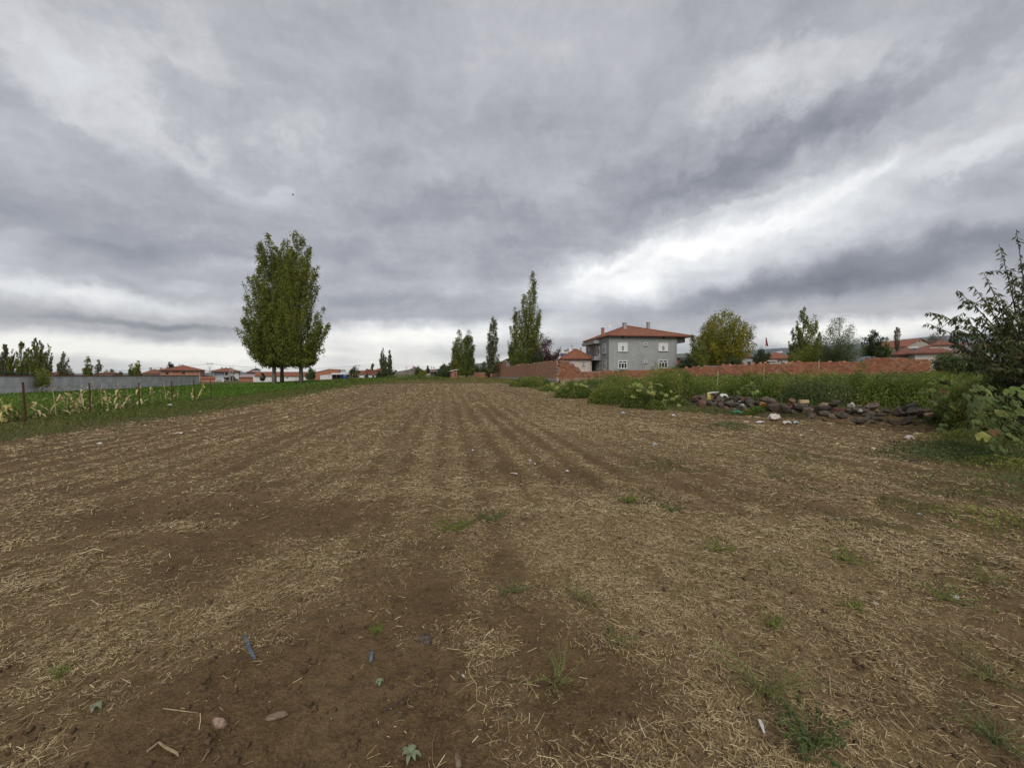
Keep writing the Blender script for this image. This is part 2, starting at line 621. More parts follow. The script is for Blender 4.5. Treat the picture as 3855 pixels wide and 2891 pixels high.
def mat_ground():
    m, N, bs, out = mat_new('field_soil')
    geo = N.n('ShaderNodeNewGeometry').outputs['Position']
    cov = N.n('ShaderNodeAttribute', attribute_name='cover').outputs['Fac']
    grn = N.n('ShaderNodeAttribute', attribute_name='green').outputs['Fac']
    mp = N.n('ShaderNodeMapping', i_Vector=geo)
    mp.inputs['Rotation'].default_value = (0, 0, -math.atan(ROW))
    row = N.n('ShaderNodeMapping', i_Vector=mp.outputs[0])
    row.inputs['Scale'].default_value = (1.0, 0.12, 1.0)
    n1 = N.noise(geo, 1.3, 6, 0.62)
    n2 = N.noise(geo, 9.0, 5, 0.65)
    n3 = N.noise(geo, 60.0, 4, 0.6)
    soil = N.ramp(n1, [(0.25, (0.088, 0.054, 0.026)), (0.5, (0.132, 0.085, 0.042)), (0.75, (0.185, 0.125, 0.066))])
    soil = N.mix(N.maprange(n3, 0.42, 0.66, 0, 0.6), soil, (0.205, 0.138, 0.070))
    soil = N.mix(N.maprange(n2, 0.35, 0.6, 0.35, 0), soil, (0.060, 0.036, 0.017))
    # chaff and broken straw too small to build
    rn = N.noise(row.outputs[0], 3.0, 4, 0.6)
    chf = N.noise(geo, 26.0, 5, 0.75, 1.0)
    chf2 = N.noise(geo, 150.0, 3, 0.7, 1.5)
    cf = N.m('ADD', cov, N.m('MULTIPLY', N.m('SUBTRACT', rn, 0.5), 0.5))
    cf = N.m('MULTIPLY', cf, N.maprange(N.m('ADD', N.m('MULTIPLY', chf, 0.65), N.m('MULTIPLY', chf2, 0.35)), 0.40, 0.62), clamp=True)
    straw = N.ramp(chf2, [(0.3, (0.19, 0.132, 0.064)), (0.55, (0.36, 0.268, 0.138)), (0.8, (0.53, 0.41, 0.23))])
    fl = N.noise(geo, 210.0, 2, 0.6, 1.2)
    cf = N.m('MAXIMUM', cf, N.maprange(fl, 0.62, 0.70, 0, 0.55))
    col = N.mix(N.m('MULTIPLY', cf, 0.85), soil, straw)
    gcol = N.ramp(N.m('ADD', N.m('MULTIPLY', n2, 0.6), N.m('MULTIPLY', n1, 0.4)),
                  [(0.3, (0.045, 0.052, 0.018)), (0.5, (0.085, 0.085, 0.032)), (0.7, (0.15, 0.125, 0.055))])
    col = N.mix(N.m('MULTIPLY', grn, N.maprange(n2, 0.25, 0.5, 0.55, 1.0)), col, gcol)
    N.t.links.new(col, bs.inputs['Base Color'])
    bs.inputs['Roughness'].default_value = 0.95
    bs.inputs['Specular IOR Level'].default_value = 0.08
    hgt = N.m('ADD', N.m('MULTIPLY', n2, 0.55), N.m('ADD', N.m('MULTIPLY', n3, 0.22), N.m('MULTIPLY', chf2, 0.06)))
    b = N.n('ShaderNodeBump', i_Strength=1.0, i_Distance=0.09)
    N.t.links.new(hgt, b.inputs['Height'])
    N.t.links.new(b.outputs[0], bs.inputs['Normal'])
    return m


M_GROUND = mat_ground()
M_STRAW = mat_tint('straw', [(0, (0.12, 0.066, 0.034)), (0.3, (0.28, 0.198, 0.098)), (0.65, (0.48, 0.37, 0.195)), (0.92, (0.64, 0.53, 0.32)), (1, (0.78, 0.71, 0.55))], 0, 0.6)
M_GRASS = mat_tint('grass', [(0, (0.058, 0.072, 0.017)), (0.45, (0.120, 0.138, 0.034)), (0.75, (0.21, 0.19, 0.058)), (1, (0.36, 0.28, 0.12))], 0.3)
M_LUSH = mat_tint('alfalfa', [(0, (0.045, 0.090, 0.012)), (0.5, (0.090, 0.175, 0.022)), (1, (0.17, 0.25, 0.045))], 0.3)
M_WEED = mat_tint('weed', [(0, (0.055, 0.090, 0.018)), (0.45, (0.125, 0.175, 0.036)), (0.8, (0.20, 0.235, 0.055)), (1, (0.36, 0.31, 0.11))], 0.35)
M_WEED_Y = mat_tint('dusty_weed', [(0, (0.085, 0.095, 0.030)), (0.5, (0.165, 0.165, 0.058)), (1, (0.30, 0.26, 0.12))], 0.25)
M_WEED_B = mat_tint('blue_green_weed', [(0, (0.046, 0.074, 0.028)), (0.6, (0.092, 0.128, 0.048)), (1, (0.17, 0.19, 0.065))], 0.25)
M_POPLAR = mat_tint('poplar_leaves', [(0, (0.070, 0.092, 0.017)), (0.4, (0.150, 0.178, 0.034)), (0.75, (0.235, 0.25, 0.047)), (1, (0.32, 0.29, 0.06))], 0.32)
M_POPLAR_P = mat_tint('pale_poplar_leaves', [(0, (0.07, 0.08, 0.034)), (0.5, (0.135, 0.145, 0.06)), (1, (0.24, 0.22, 0.11))], 0.3)
M_BRIGHT = mat_tint('bright_poplar_leaves', [(0, (0.060, 0.088, 0.016)), (0.5, (0.125, 0.165, 0.032)), (1, (0.20, 0.24, 0.055))], 0.3)
M_YELLOW = mat_tint('yellowing_leaves', [(0, (0.085, 0.110, 0.016)), (0.4, (0.18, 0.195, 0.026)), (0.75, (0.32, 0.28, 0.035)), (1, (0.46, 0.34, 0.05))], 0.3)
M_PLUM = mat_tint('plum_leaves', [(0, (0.030, 0.013, 0.015)), (0.5, (0.07, 0.028, 0.028)), (1, (0.14, 0.055, 0.05))], 0.2)
M_DARK = mat_tint('dark_leaves', [(0, (0.022, 0.036, 0.014)), (0.5, (0.048, 0.070, 0.026)), (1, (0.10, 0.12, 0.045))], 0.2)
M_WILLOW = mat_tint('willow_leaves', [(0, (0.060, 0.080, 0.030)), (0.5, (0.115, 0.145, 0.055)), (1, (0.20, 0.22, 0.10))], 0.3)
M_PEACH = mat_tint('peach_leaves', [(0, (0.045, 0.060, 0.026)), (0.5, (0.095, 0.115, 0.042)), (0.9, (0.17, 0.18, 0.065)), (1, (0.24, 0.15, 0.08))], 0.2)
M_BARE = mat_tint('thin_leaves', [(0, (0.12, 0.09, 0.06)), (1, (0.26, 0.19, 0.12))], 0.2)
M_GOURD = mat_rough('gourd_leaf', (0.040, 0.066, 0.013), (0.105, 0.138, 0.027), 9, 0.6, 0.01, 30, objrand=0.35)
M_GOURD_Y = mat_rough('yellow_gourd_leaf', (0.12, 0.15, 0.032), (0.23, 0.23, 0.06), 9, 0.6, 0.01, 30, objrand=0.3)
M_GOURD_D = mat_rough('withered_leaf', (0.14, 0.075, 0.028), (0.24, 0.14, 0.055), 9, 0.7, 0.01, 30, objrand=0.3)
M_VINE = mat_rough('vine_stem', (0.12, 0.15, 0.05), (0.2, 0.2, 0.08), 12)
M_CORN = mat_rough('dry_corn', (0.34, 0.26, 0.125), (0.52, 0.43, 0.23), 7, 0.7, 0.004, 40, objrand=0.22)
M_CORN_G = mat_rough('greenish_dry_corn', (0.30, 0.27, 0.09), (0.46, 0.40, 0.15), 7, 0.7, objrand=0.2)
M_BARK = mat_rough('bark', (0.085, 0.070, 0.055), (0.19, 0.165, 0.13), 6, 0.95, 0.03, 18)
M_BARK_P = mat_rough('pale_bark', (0.16, 0.145, 0.12), (0.30, 0.28, 0.24), 5, 0.95, 0.03, 16, 0.5)
M_TWIG = mat_rough('twig', (0.06, 0.042, 0.035), (0.12, 0.09, 0.07), 10)
M_BRICK = mat_rough('hollow_brick', (0.36, 0.158, 0.088), (0.47, 0.225, 0.130), 5, 0.9, 0.006, 30, 0.25, objrand=0.22)
M_MORTAR = mat_rough('mortar', (0.24, 0.15, 0.10), (0.33, 0.22, 0.155), 6, 0.95)
M_CONC = mat_rough('concrete', (0.30, 0.28, 0.245), (0.42, 0.40, 0.36), 4, 0.92, 0.008, 20, 0.4)
M_RENDER = mat_rough('grey_render', (0.30, 0.306, 0.295), (0.36, 0.365, 0.352), 1.2, 0.95, 0.006, 30, 0.30)
M_WALLG = mat_rough('rough_render', (0.52, 0.525, 0.53), (0.72, 0.72, 0.72), 1.4, 0.95, 0.01, 14, 0.35)
M_COPING = mat_rough('red_coping', (0.19, 0.085, 0.07), (0.27, 0.14, 0.11), 3, 0.85)
M_CREAM = mat_rough('cream_render', (0.50, 0.44, 0.37), (0.62, 0.56, 0.48), 2, 0.9, 0.004, 30, 0.25)
M_WHITEW = mat_rough('whitewash', (0.58, 0.57, 0.55), (0.74, 0.73, 0.71), 1.5, 0.9, 0.004, 25, 0.35)
M_GREYW = mat_rough('grey_wall', (0.33, 0.33, 0.34), (0.45, 0.45, 0.46), 1.5, 0.9, 0.004, 25, 0.3)
M_BEIGE = mat_rough('beige_block', (0.30, 0.265, 0.215), (0.40, 0.36, 0.30), 1.5, 0.92, 0.006, 25, 0.3)
M_FRAME = mat_rough('white_frame', (0.70, 0.70, 0.70), (0.82, 0.82, 0.82), 3, 0.5)
M_DARKF = mat_rough('dark_hole', (0.02, 0.02, 0.022), (0.035, 0.033, 0.032), 3, 0.8)
M_CURT = mat_rough('net_curtain', (0.55, 0.56, 0.56), (0.72, 0.73, 0.73), 9, 0.8)
M_CURT_SHADE = mat_rough('curtain_and_shade_grey', (0.20, 0.215, 0.225), (0.30, 0.31, 0.32), 9, 0.8)
M_TILE = mat_tiles('roof_tiles', (0.25, 0.096, 0.053), (0.325, 0.138, 0.080))
M_TILE_P = mat_tiles('pale_roof_tiles', (0.30, 0.11, 0.065), (0.40, 0.17, 0.105))
M_TILE_B = mat_tiles('brown_roof_tiles', (0.20, 0.084, 0.055), (0.27, 0.125, 0.086))
M_FASCIA = mat_rough('fascia', (0.15, 0.045, 0.03), (0.2, 0.065, 0.045), 4, 0.7)
M_SOFFIT = mat_rough('soffit', (0.20, 0.19, 0.185), (0.27, 0.26, 0.25), 4, 0.9)
M_CHIM = mat_rough('chimney_render', (0.30, 0.275, 0.24), (0.40, 0.37, 0.33), 5, 0.9)
M_METAL = mat_rough('galvanised', (0.34, 0.35, 0.36), (0.45, 0.46, 0.47), 4, 0.45, spec=0.5)
M_RUST = mat_rough('rusty_post', (0.055, 0.022, 0.016), (0.12, 0.05, 0.032), 14, 0.85, 0.003, 60)
M_WIRE = mat_rough('wire', (0.09, 0.07, 0.06), (0.14, 0.11, 0.10), 10, 0.6)
M_PANEL = mat_rough('solar_panel', (0.02, 0.035, 0.075), (0.04, 0.06, 0.11), 3, 0.25, spec=0.5)
M_BLUE = mat_rough('blue_plastic', (0.02, 0.075, 0.22), (0.035, 0.11, 0.30), 4, 0.5)
M_DISH = mat_rough('dish', (0.50, 0.49, 0.50), (0.62, 0.61, 0.62), 3, 0.5)
M_RED = mat_rough('flag_red', (0.30, 0.03, 0.04), (0.38, 0.05, 0.06), 6, 0.8)
M_STONE = {
    'grey': mat_rough('basalt', (0.056, 0.047, 0.037), (0.135, 0.115, 0.092), 5, 0.9, 0.03, 14, objrand=0.3),
    'brown': mat_rough('brown_stone', (0.070, 0.052, 0.040), (0.165, 0.125, 0.095), 5, 0.92, 0.03, 14, objrand=0.3),
    'red': mat_rough('reddish_stone', (0.13, 0.062, 0.048), (0.21, 0.105, 0.08), 5, 0.92, 0.03, 14, objrand=0.3),
    'pale': mat_rough('pale_stone', (0.42, 0.40, 0.35), (0.60, 0.58, 0.52), 6, 0.9, 0.02, 18, objrand=0.15),
    'tan': mat_rough('tan_stone', (0.17, 0.12, 0.075), (0.29, 0.215, 0.145), 6, 0.92, 0.03, 14, objrand=0.25),
    'ochre': mat_rough('ochre_stone', (0.26, 0.14, 0.04), (0.38, 0.22, 0.07), 6, 0.9, 0.02, 14),
    'pink': mat_rough('pink_stone', (0.24, 0.155, 0.105), (0.42, 0.30, 0.23), 8, 0.85, 0.015, 25),
}
M_DRY = mat_rough('weathered_straw', (0.24, 0.175, 0.095), (0.40, 0.31, 0.18), 30, objrand=0.2)
M_CLOD = mat_rough('soil_clod', (0.085, 0.050, 0.029), (0.15, 0.095, 0.058), 20, 0.97, 0.01, 60, objrand=0.25)
M_WHITE = mat_rough('white_plastic', (0.46, 0.455, 0.44), (0.66, 0.655, 0.64), 8, 0.5)
M_YELP = mat_rough('yellow_plastic', (0.30, 0.26, 0.03), (0.46, 0.40, 0.07), 8, 0.5)
M_GREENP = mat_rough('green_plastic', (0.03, 0.19, 0.09), (0.06, 0.28, 0.14), 8, 0.5)
M_LBLUE = mat_rough('pale_blue_plastic', (0.24, 0.32, 0.40), (0.46, 0.52, 0.57), 30, 0.5)
M_STRIP = mat_rough('slate_plastic', (0.055, 0.068, 0.095), (0.10, 0.118, 0.15), 12, 0.5)
M_STRIP2 = mat_rough('blue_grey_plastic', (0.08, 0.11, 0.14), (0.13, 0.17, 0.20), 12, 0.5)
M_CLOTH = mat_rough('dirty_cloth', (0.42, 0.36, 0.31), (0.62, 0.56, 0.50), 9, 0.9)
M_TANB = mat_rough('tan_brick', (0.42, 0.30, 0.155), (0.54, 0.41, 0.24), 8, 0.9, 0.004, 40)
M_ROOFW = mat_rough('pale_sheet_roof', (0.50, 0.50, 0.49), (0.66, 0.66, 0.65), 2, 0.7, stain=0.3)
M_PINKR = mat_rough('pinkish_sheet_roof', (0.30, 0.21, 0.21), (0.38, 0.28, 0.28), 2, 0.7, stain=0.3)
M_HILL = mat_rough('haze_tinted_hillside', (0.050, 0.068, 0.072), (0.085, 0.098, 0.092), 0.004, 0.95)  # bluish base colour carries part of the distance haze
M_GLASS, _N, _b, _o = mat_new('window_glass')
_b.inputs['Base Color'].default_value = (0.025, 0.032, 0.038, 1)
_b.inputs['Roughness'].default_value = 0.08
_b.inputs['Specular IOR Level'].default_value = 0.6
M_CAR, _N, _b, _o = mat_new('dark_car_paint')
_b.inputs['Base Color'].default_value = (0.025, 0.03, 0.04, 1)
_b.inputs['Roughness'].default_value = 0.25
_b.inputs['Specular IOR Level'].default_value = 0.6


# ------------------------------------------------------------------ the ground, one sheet to the horizon
def build_ground():
    rr = [0.35]
    while rr[-1] < 9:
        rr.append(rr[-1] * 1.0080 + 0.0015)
    while rr[-1] < 60:
        rr.append(rr[-1] * 1.016)
    while rr[-1] < 5400:
        rr.append(rr[-1] * 1.05)
    th = np.concatenate([np.arange(-63, 63, 0.40), np.arange(64, 296, 4.0)])
    th = np.radians(th)
    rr = np.array(rr)
    Rg, T = np.meshgrid(rr, th, indexing='ij')
    X = Rg * np.sin(T); Y = Rg * np.cos(T)
    Z = ground(X, Y)
    s = srow(X, Y)
    field = (1 - sm(-9.5, -10.5, s)) * (1 - sm(-0.4, 0.3, X - xr(Y))) * (1 - sm(45, 47, Y))
    near = 1 - sm(14, 30, Rg)
    rel = 0.030 * (vnoise(s * 2.1, Y * 0.07, 11) - 0.5) * sm(2, 6, Y)
    rel = rel + 0.055 * (fbm(X * 1.3, Y * 1.3, 61, 3) - 0.5)
    rel = rel + (0.046 * (fbm(X * 7, Y * 7, 62, 4, 0.65) - 0.5) + 0.016 * (vnoise(X * 31, Y * 31, 63) - 0.5)) * (1 - sm(6, 12, Rg))
    Z = Z + rel * near
    # the last furrow and low bank at the far end of the field
    Z = Z + (0.14 * np.exp(-((Y - 47.2 + 0.05 * X) / 0.7) ** 2) - 0.10 * np.exp(-((Y - 45.8 + 0.05 * X) / 0.5) ** 2)) * sm(-11, -9, s) * (1 - sm(6, 8, s))
    nr, nt = X.shape
    V = np.stack([X, Y, Z], -1).reshape(-1, 3)
    i = np.arange(nr - 1)[:, None] * nt; j = np.arange(nt)[None, :]; j2 = (j + 1) % nt
    F = np.stack([i + j, i + j2, i + nt + j2, i + nt + j], -1).reshape(-1, 4)[:, ::-1]
    F = F.copy()
    c = cover(X, Y) * field
    # paler dry patches in the plot beyond the field
    c = np.maximum(c, 0.5 * sm(0.5, 0.62, fbm(X * 0.25, Y * 0.6, 71, 3)) * sm(46, 49, Y) * (1 - sm(90, 130, Y)) * sm(-12, -8, s))
    me = np_mesh('ground', V, F, smooth=True, attrs={'cover': c.ravel(), 'green': green(X, Y).ravel()})
    me.polygons.foreach_set('use_smooth', np.ones(len(F), bool))
    o = np_obj('ground', me, M_GROUND)
    tag(o, kind='structure')
    # close the small opening under the camera
    b = MB()
    n = 24
    b.poly([(0.37 * math.sin(-2 * math.pi * k / n), 0.37 * math.cos(-2 * math.pi * k / n), gz(0, 0) - 0.004) for k in range(n)])
    p = b.build('ground_patch', M_GROUND, o)


def relief(x, y):
    """fine relief of the sheet, for things that lie on it"""
    x = np.asarray(x, float); y = np.asarray(y, float)
    s = srow(x, y); r = np.hypot(x, y)
    rel = 0.030 * (vnoise(s * 2.1, y * 0.07, 11) - 0.5) * sm(2, 6, y) + 0.055 * (fbm(x * 1.3, y * 1.3, 61, 3) - 0.5)
    rel = rel + (0.046 * (fbm(x * 7, y * 7, 62, 4, 0.65) - 0.5) + 0.016 * (vnoise(x * 31, y * 31, 63) - 0.5)) * (1 - sm(6, 12, r))
    return rel * (1 - sm(14, 30, r))


def gzr(x, y):
    return float(ground(x, y) + relief(x, y))


def og(u, v, lift=0.0):
    p = on_ground(u, v)
    p.z = gzr(p.x, p.y) + lift
    return p


build_ground()

# ------------------------------------------------------------------ the far ridge
def build_hill():
    prof = [(-900, 1408), (200, 1406), (700, 1403), (980, 1402), (1150, 1404), (1400, 1402), (1600, 1394), (1720, 1382), (1809, 1366), (1900, 1360), (2050, 1358), (2250, 1350), (2576, 1330),
            (2640, 1327), (2797, 1322), (2880, 1314), (2968, 1309), (3080, 1305), (3200, 1297), (3318, 1288), (3405, 1277), (3492, 1268), (3640, 1259),
            (3855, 1255), (4400, 1258), (5200, 1275), (6500, 1320)]
    us = np.arange(-900, 6500, 40.0)
    vs = np.interp(us, [p[0] for p in prof], [p[1] for p in prof])
    D = 3600.0
    rows = []
    for k, (dy, fz) in enumerate(((-1500, 0.0), (-1100, 0.16), (-800, 0.34), (-420, 0.66), (-180, 0.9), (0, 1.0), (300, 0.96), (1200, 0.6), (2200, 0.0))):
        row = []
        for u, v in zip(us, vs):
            p = at(u, v, D)
            f = (D + dy) / D
            z = -6 + (p.z + 6) * fz
            n = fbm(u * 0.011, k * 1.7, 88, 4) - 0.5
            row.append((p.x * f, p.y * f, z + n * 26 * fz * (1 if 0 < fz < 1 and dy < 0 else 0.12)))
        rows.append(row)
    V = np.array(rows).reshape(-1, 3)
    nr, nu = len(rows), len(us)
    i = np.arange(nr - 1)[:, None] * nu; j = np.arange(nu - 1)[None, :]
    F = np.stack([i + j, i + j + 1, i + nu + j + 1, i + nu + j], -1).reshape(-1, 4)
    o = np_obj('hill', np_mesh('hill', V, F, smooth=True), M_HILL)
    tag(o, kind='structure')


build_hill()


# ------------------------------------------------------------------ buildings
def bars(mb, o, r, up, n, x0, x1, z0, z1, d0, d1):
    """a bar on a wall plane: o origin, r along the wall, n outward; d0..d1 proud of the wall"""
    mb.obox(o + r * x0 + up * z0 + n * d0, r * (x1 - x0), n * (d1 - d0), up * (z1 - z0))


UP = Vector((0, 0, 1))


def window(parent, o, r, n, x, z, w, h, cols=2, transom=0.0, frame=M_FRAME, pane=M_GLASS, sill=True, surround=None, t=0.06, name='window'):
    """x, z: lower corner on the wall; the frame is the part, pane and sill are sub-parts"""
    o, r, n = Vector(o), Vector(r), Vector(n)
    f = MB()
    bars(f, o, r, UP, n, x, x + t, z, z + h, 0.0, 0.06)
    bars(f, o, r, UP, n, x + w - t, x + w, z, z + h, 0.0, 0.06)
    bars(f, o, r, UP, n, x + t, x + w - t, z, z + t, 0.0, 0.06)
    bars(f, o, r, UP, n, x + t, x + w - t, z + h - t, z + h, 0.0, 0.06)
    zt = z + h - t
    if transom:
        zt = z + h * (1 - transom)
        bars(f, o, r, UP, n, x + t, x + w - t, zt - t / 2, zt + t / 2, 0.0, 0.055)
        zt -= t / 2
    for k in range(1, cols):
        xc = x + w * k / cols
        bars(f, o, r, UP, n, xc - t / 2, xc + t / 2, z + t, zt, 0.0, 0.055)
    if transom and cols > 1:
        xc = x + w / 2
        bars(f, o, r, UP, n, xc - t / 2, xc + t / 2, zt + t, z + h - t, 0.0, 0.055)
    fo = f.build(name, frame, parent)
    p = MB()
    bars(p, o, r, UP, n, x + t * 0.6, x + w - t * 0.6, z + t * 0.6, z + h - t * 0.6, 0.004, 0.025)
    p.build('pane', pane, fo)
    if sill:
        s = MB()
        bars(s, o, r, UP, n, x - 0.08, x + w + 0.08, z - 0.09, z - 0.004, 0.002, 0.16)
        s.build('sill', M_CHIM if frame is not M_DARKF else M_CONC, fo)
    if surround:
        q = MB()
        g = 0.16
        bars(q, o, r, UP, n, x - g, x - 0.005, z - g, z + h + g, 0.001, 0.035)
        bars(q, o, r, UP, n, x + w + 0.005, x + w + g, z - g, z + h + g, 0.001, 0.035)
        bars(q, o, r, UP, n, x - 0.005, x + w + 0.005, z + h + 0.003, z + h + g, 0.001, 0.035)
        q.build('surround', surround, fo)
    return fo


def opening(parent, o, r, n, x, z, w, h, name='window_opening'):
    m = MB()
    bars(m, Vector(o), Vector(r), UP, Vector(n), x, x + w, z, z + h, -0.01, 0.012)
    return m.build(name, M_DARKF, parent)


def hip_roof(parent, x0, x1, y0, y1, ze, rh, ov, mat, ridge=None, apex=None, t=0.16, name='roof', tiles=False, sk=0.0):
    """hipped roof with eaves ov beyond the walls; apex: (x, y) of a pyramid's point, else a ridge"""
    X0, X1, Y0, Y1 = x0 - ov, x1 + ov, y0 - ov, y1 + ov
    w, d = X1 - X0, Y1 - Y0
    if apex:
        a = b = Vector((apex[0], apex[1], ze + rh))
    elif w >= d:
        i = (d / 2) if ridge is None else (w - ridge) / 2
        a, b = Vector((X0 + i, (Y0 + Y1) / 2, ze + rh)), Vector((X1 - i, (Y0 + Y1) / 2, ze + rh))
    else:
        i = (w / 2) if ridge is None else (d - ridge) / 2
        a, b = Vector(((X0 + X1) / 2, Y0 + i, ze + rh)), Vector(((X0 + X1) / 2, Y1 - i, ze + rh))
    c = [Vector((X0, Y0, ze)), Vector((X1, Y0, ze)), Vector((X1, Y1, ze)), Vector((X0, Y1, ze))]
    m = MB()
    if apex:
        for i in range(4):
            m.poly([c[i], c[(i + 1) % 4], a])
        hips = [(c[i], a) for i in range(4)]
    elif w >= d:
        m.poly([c[0], c[1], b, a]); m.poly([c[1], c[2], b]); m.poly([c[2], c[3], a, b]); m.poly([c[3], c[0], a])
        hips = [(c[0], a), (c[3], a), (c[1], b), (c[2], b), (a, b)]
    else:
        m.poly([c[0], c[1], a]); m.poly([c[1], c[2], b, a]); m.poly([c[2], c[3], b]); m.poly([c[3], c[0], a, b])
        hips = [(c[0], a), (c[1], a), (c[2], b), (c[3], b), (a, b)]
    ro = m.build(name, mat, parent)
    f = MB()
    f.box(X0 + .01, X1 - .01, Y0 + .01, Y0 + .07, ze - t, ze - 0.004); f.box(X0 + .01, X1 - .01, Y1 - .07, Y1 - .01, ze - t, ze - 0.004)
    f.box(X0 + .01, X0 + .07, Y0 + .075, Y1 - .075, ze - t, ze - 0.004); f.box(X1 - .07, X1 - .01, Y0 + .075, Y1 - .075, ze - t, ze - 0.004)
    f.build('fascia', M_FASCIA, ro)
    s = MB()
    s.box(X0 + .08, X1 - .08, Y0 + .08, Y1 - .08, ze - t + 0.02, ze - t + 0.05)
    s.build('soffit', M_SOFFIT, ro)
    if tiles:
        rt = MB()
        for p, q in hips:
            L = (q - p).length
            k = int(L / 0.38)
            for e in range(k):
                p0, p1 = p.lerp(q, e / k), p.lerp(q, (e + 1.1) / k)
                rt.tube([p0 + UP * 0.02, p1 + UP * 0.05], [0.13, 0.10], 6)
        rt.build('ridge_tile', M_TILE_P, ro)['kind'] = 'stuff'
    return ro


def gable_roof(parent, x0, x1, y0, y1, ze, rh, ov, mat, along='x', t=0.14, gable=None, name='roof'):
    X0, X1, Y0, Y1 = x0 - ov, x1 + ov, y0 - ov, y1 + ov
    m = MB()
    if along == 'x':
        yc = (Y0 + Y1) / 2
        m.prism([(X0, Y0, ze), (X0, yc, ze + rh), (X0, Y1, ze), (X0, Y1, ze - t), (X0, yc, ze + rh - t), (X0, Y0, ze - t)], (X1 - X0, 0, 0))
        gp = [[(x0, y0, ze - t - .02), (x0, y1, ze - t - .02), (x0, (y0 + y1) / 2, ze + rh - t - .03)], (0.12, 0, 0)]
        gq = [[(x1 - .12, y0, ze - t - .02), (x1 - .12, y1, ze - t - .02), (x1 - .12, (y0 + y1) / 2, ze + rh - t - .03)], (0.12, 0, 0)]
    else:
        xc = (X0 + X1) / 2
        m.prism([(X0, Y0, ze), (xc, Y0, ze + rh), (X1, Y0, ze), (X1, Y0, ze - t), (xc, Y0, ze + rh - t), (X0, Y0, ze - t)], (0, Y1 - Y0, 0))
        gp = [[(x0, y0, ze - t - .02), (x1, y0, ze - t - .02), ((x0 + x1) / 2, y0, ze + rh - t - .03)], (0, 0.12, 0)]
        gq = [[(x0, y1 - .12, ze - t - .02), (x1, y1 - .12, ze - t - .02), ((x0 + x1) / 2, y1 - .12, ze + rh - t - .03)], (0, 0.12, 0)]
    ro = m.build(name, mat, parent)
    if gable:
        g_ = MB(); g_.prism(*gp); g_.prism(*gq)
        g_.build('gable_wall', gable, parent)
    return ro


def chimney(parent, x, y, z0, z1, w=0.5, mat=M_CHIM, cap=True):
    m = MB(); m.box(x - w / 2, x + w / 2, y - w / 2, y + w / 2, z0, z1)
    c = m.build('chimney', mat, parent)
    if cap:
        k = MB(); k.box(x - w * .6, x + w * .6, y - w * .6, y + w * .6, z1 + 0.002, z1 + 0.09)
        k.build('chimney_cap', M_CONC, c)
    return c


def dish(parent, p, r, tilt=(0, 0, 0)):
    v, f = [], []
    v.append((0, 0, -0.12 * r))
    n = 14
    for ring, (rr, zz) in enumerate(((0.55, -0.08), (1.0, 0.1))):
        for k in range(n):
            a = 2 * math.pi * k / n
            v.append((rr * r * math.cos(a), rr * r * math.sin(a), zz * r))
    for k in range(n):
        l = (k + 1) % n
        f.append((0, 1 + k, 1 + l)); f.append((1 + k, 1 + n + k, 1 + n + l, 1 + l))
    me = bpy.data.meshes.new('satellite_dish'); me.from_pydata(v, [], f); me.materials.append(M_DISH)
    o = bpy.data.objects.new('satellite_dish', me); link(o, parent)
    o.location = p; o.rotation_euler = tilt
    m = MB(); m.tube([(0, 0, -0.1 * r), (0.1, 0.0, -0.9 * r), (0.1, 0.2 * r, -1.6 * r)], 0.03, 5)
    m.build('dish_mount', M_METAL, o)
    return o


def solar(parent, p, w, h, tank=True, rz=0.0):
    """rooftop water heater: sloping dark collector with a horizontal tank above"""
    e = Matrix.Rotation(rz, 4, 'Z')
    m = MB(); a, b, c = e @ Vector((w, 0, 0)), e @ Vector((0, h * .8, h * .6)), e @ Vector((0, -.05, .08))
    m.obox(Vector(p), a, b, c)
    o = m.build('solar_collector', M_PANEL, parent)
    k = MB()
    k.tube([Vector(p) + b * 1.12 + c, Vector(p) + b * 1.12 + a + c], 0.22, 10)
    k.build('water_tank', M_WHITE, o)
    s = MB()
    for q in (0.1, 0.9):
        s.tube([Vector(p) + a * q + b, Vector(p) + a * q + b * Vector((1, 1, 0)) + Vector((0, 0, -0.5))], 0.03, 5)
    zb_ = Vector((0, 0, -0.48))
    s.tube([Vector(p) + a * .08 + b * Vector((1, 1, 0)) + zb_, Vector(p) + a * .92 + b * Vector((1, 1, 0)) + zb_], 0.03, 5)
    s.build('heater_stand', M_METAL, o)
    return o


def box_house(name, label, cat, u0, u1, v_eave, v_base, D, depth, wall, rz=0.0, below=1.6, group=None):
    """a plain building block sized from its edges in the photograph at distance D; returns root, width, eave height"""
    a, b = at(u0, v_base, D), at(u1, v_base, D)
    th = math.atan2(-(a.x + b.x) / 2, D)                        # its front looks this way, give or take rz
    w = (b.x - a.x) * math.cos(th)
    h = at(u0, v_eave, D).z - a.z
    t = thing(name, label, cat, ((a.x + b.x) / 2, D, a.z), th + rz, group)
    m = MB(); m.box(-w / 2, w / 2, 0, depth, -below, h)
    m.build('wall', wall, t)
    return t, w, h


FN, FR = (0, -1, 0), (1, 0, 0)


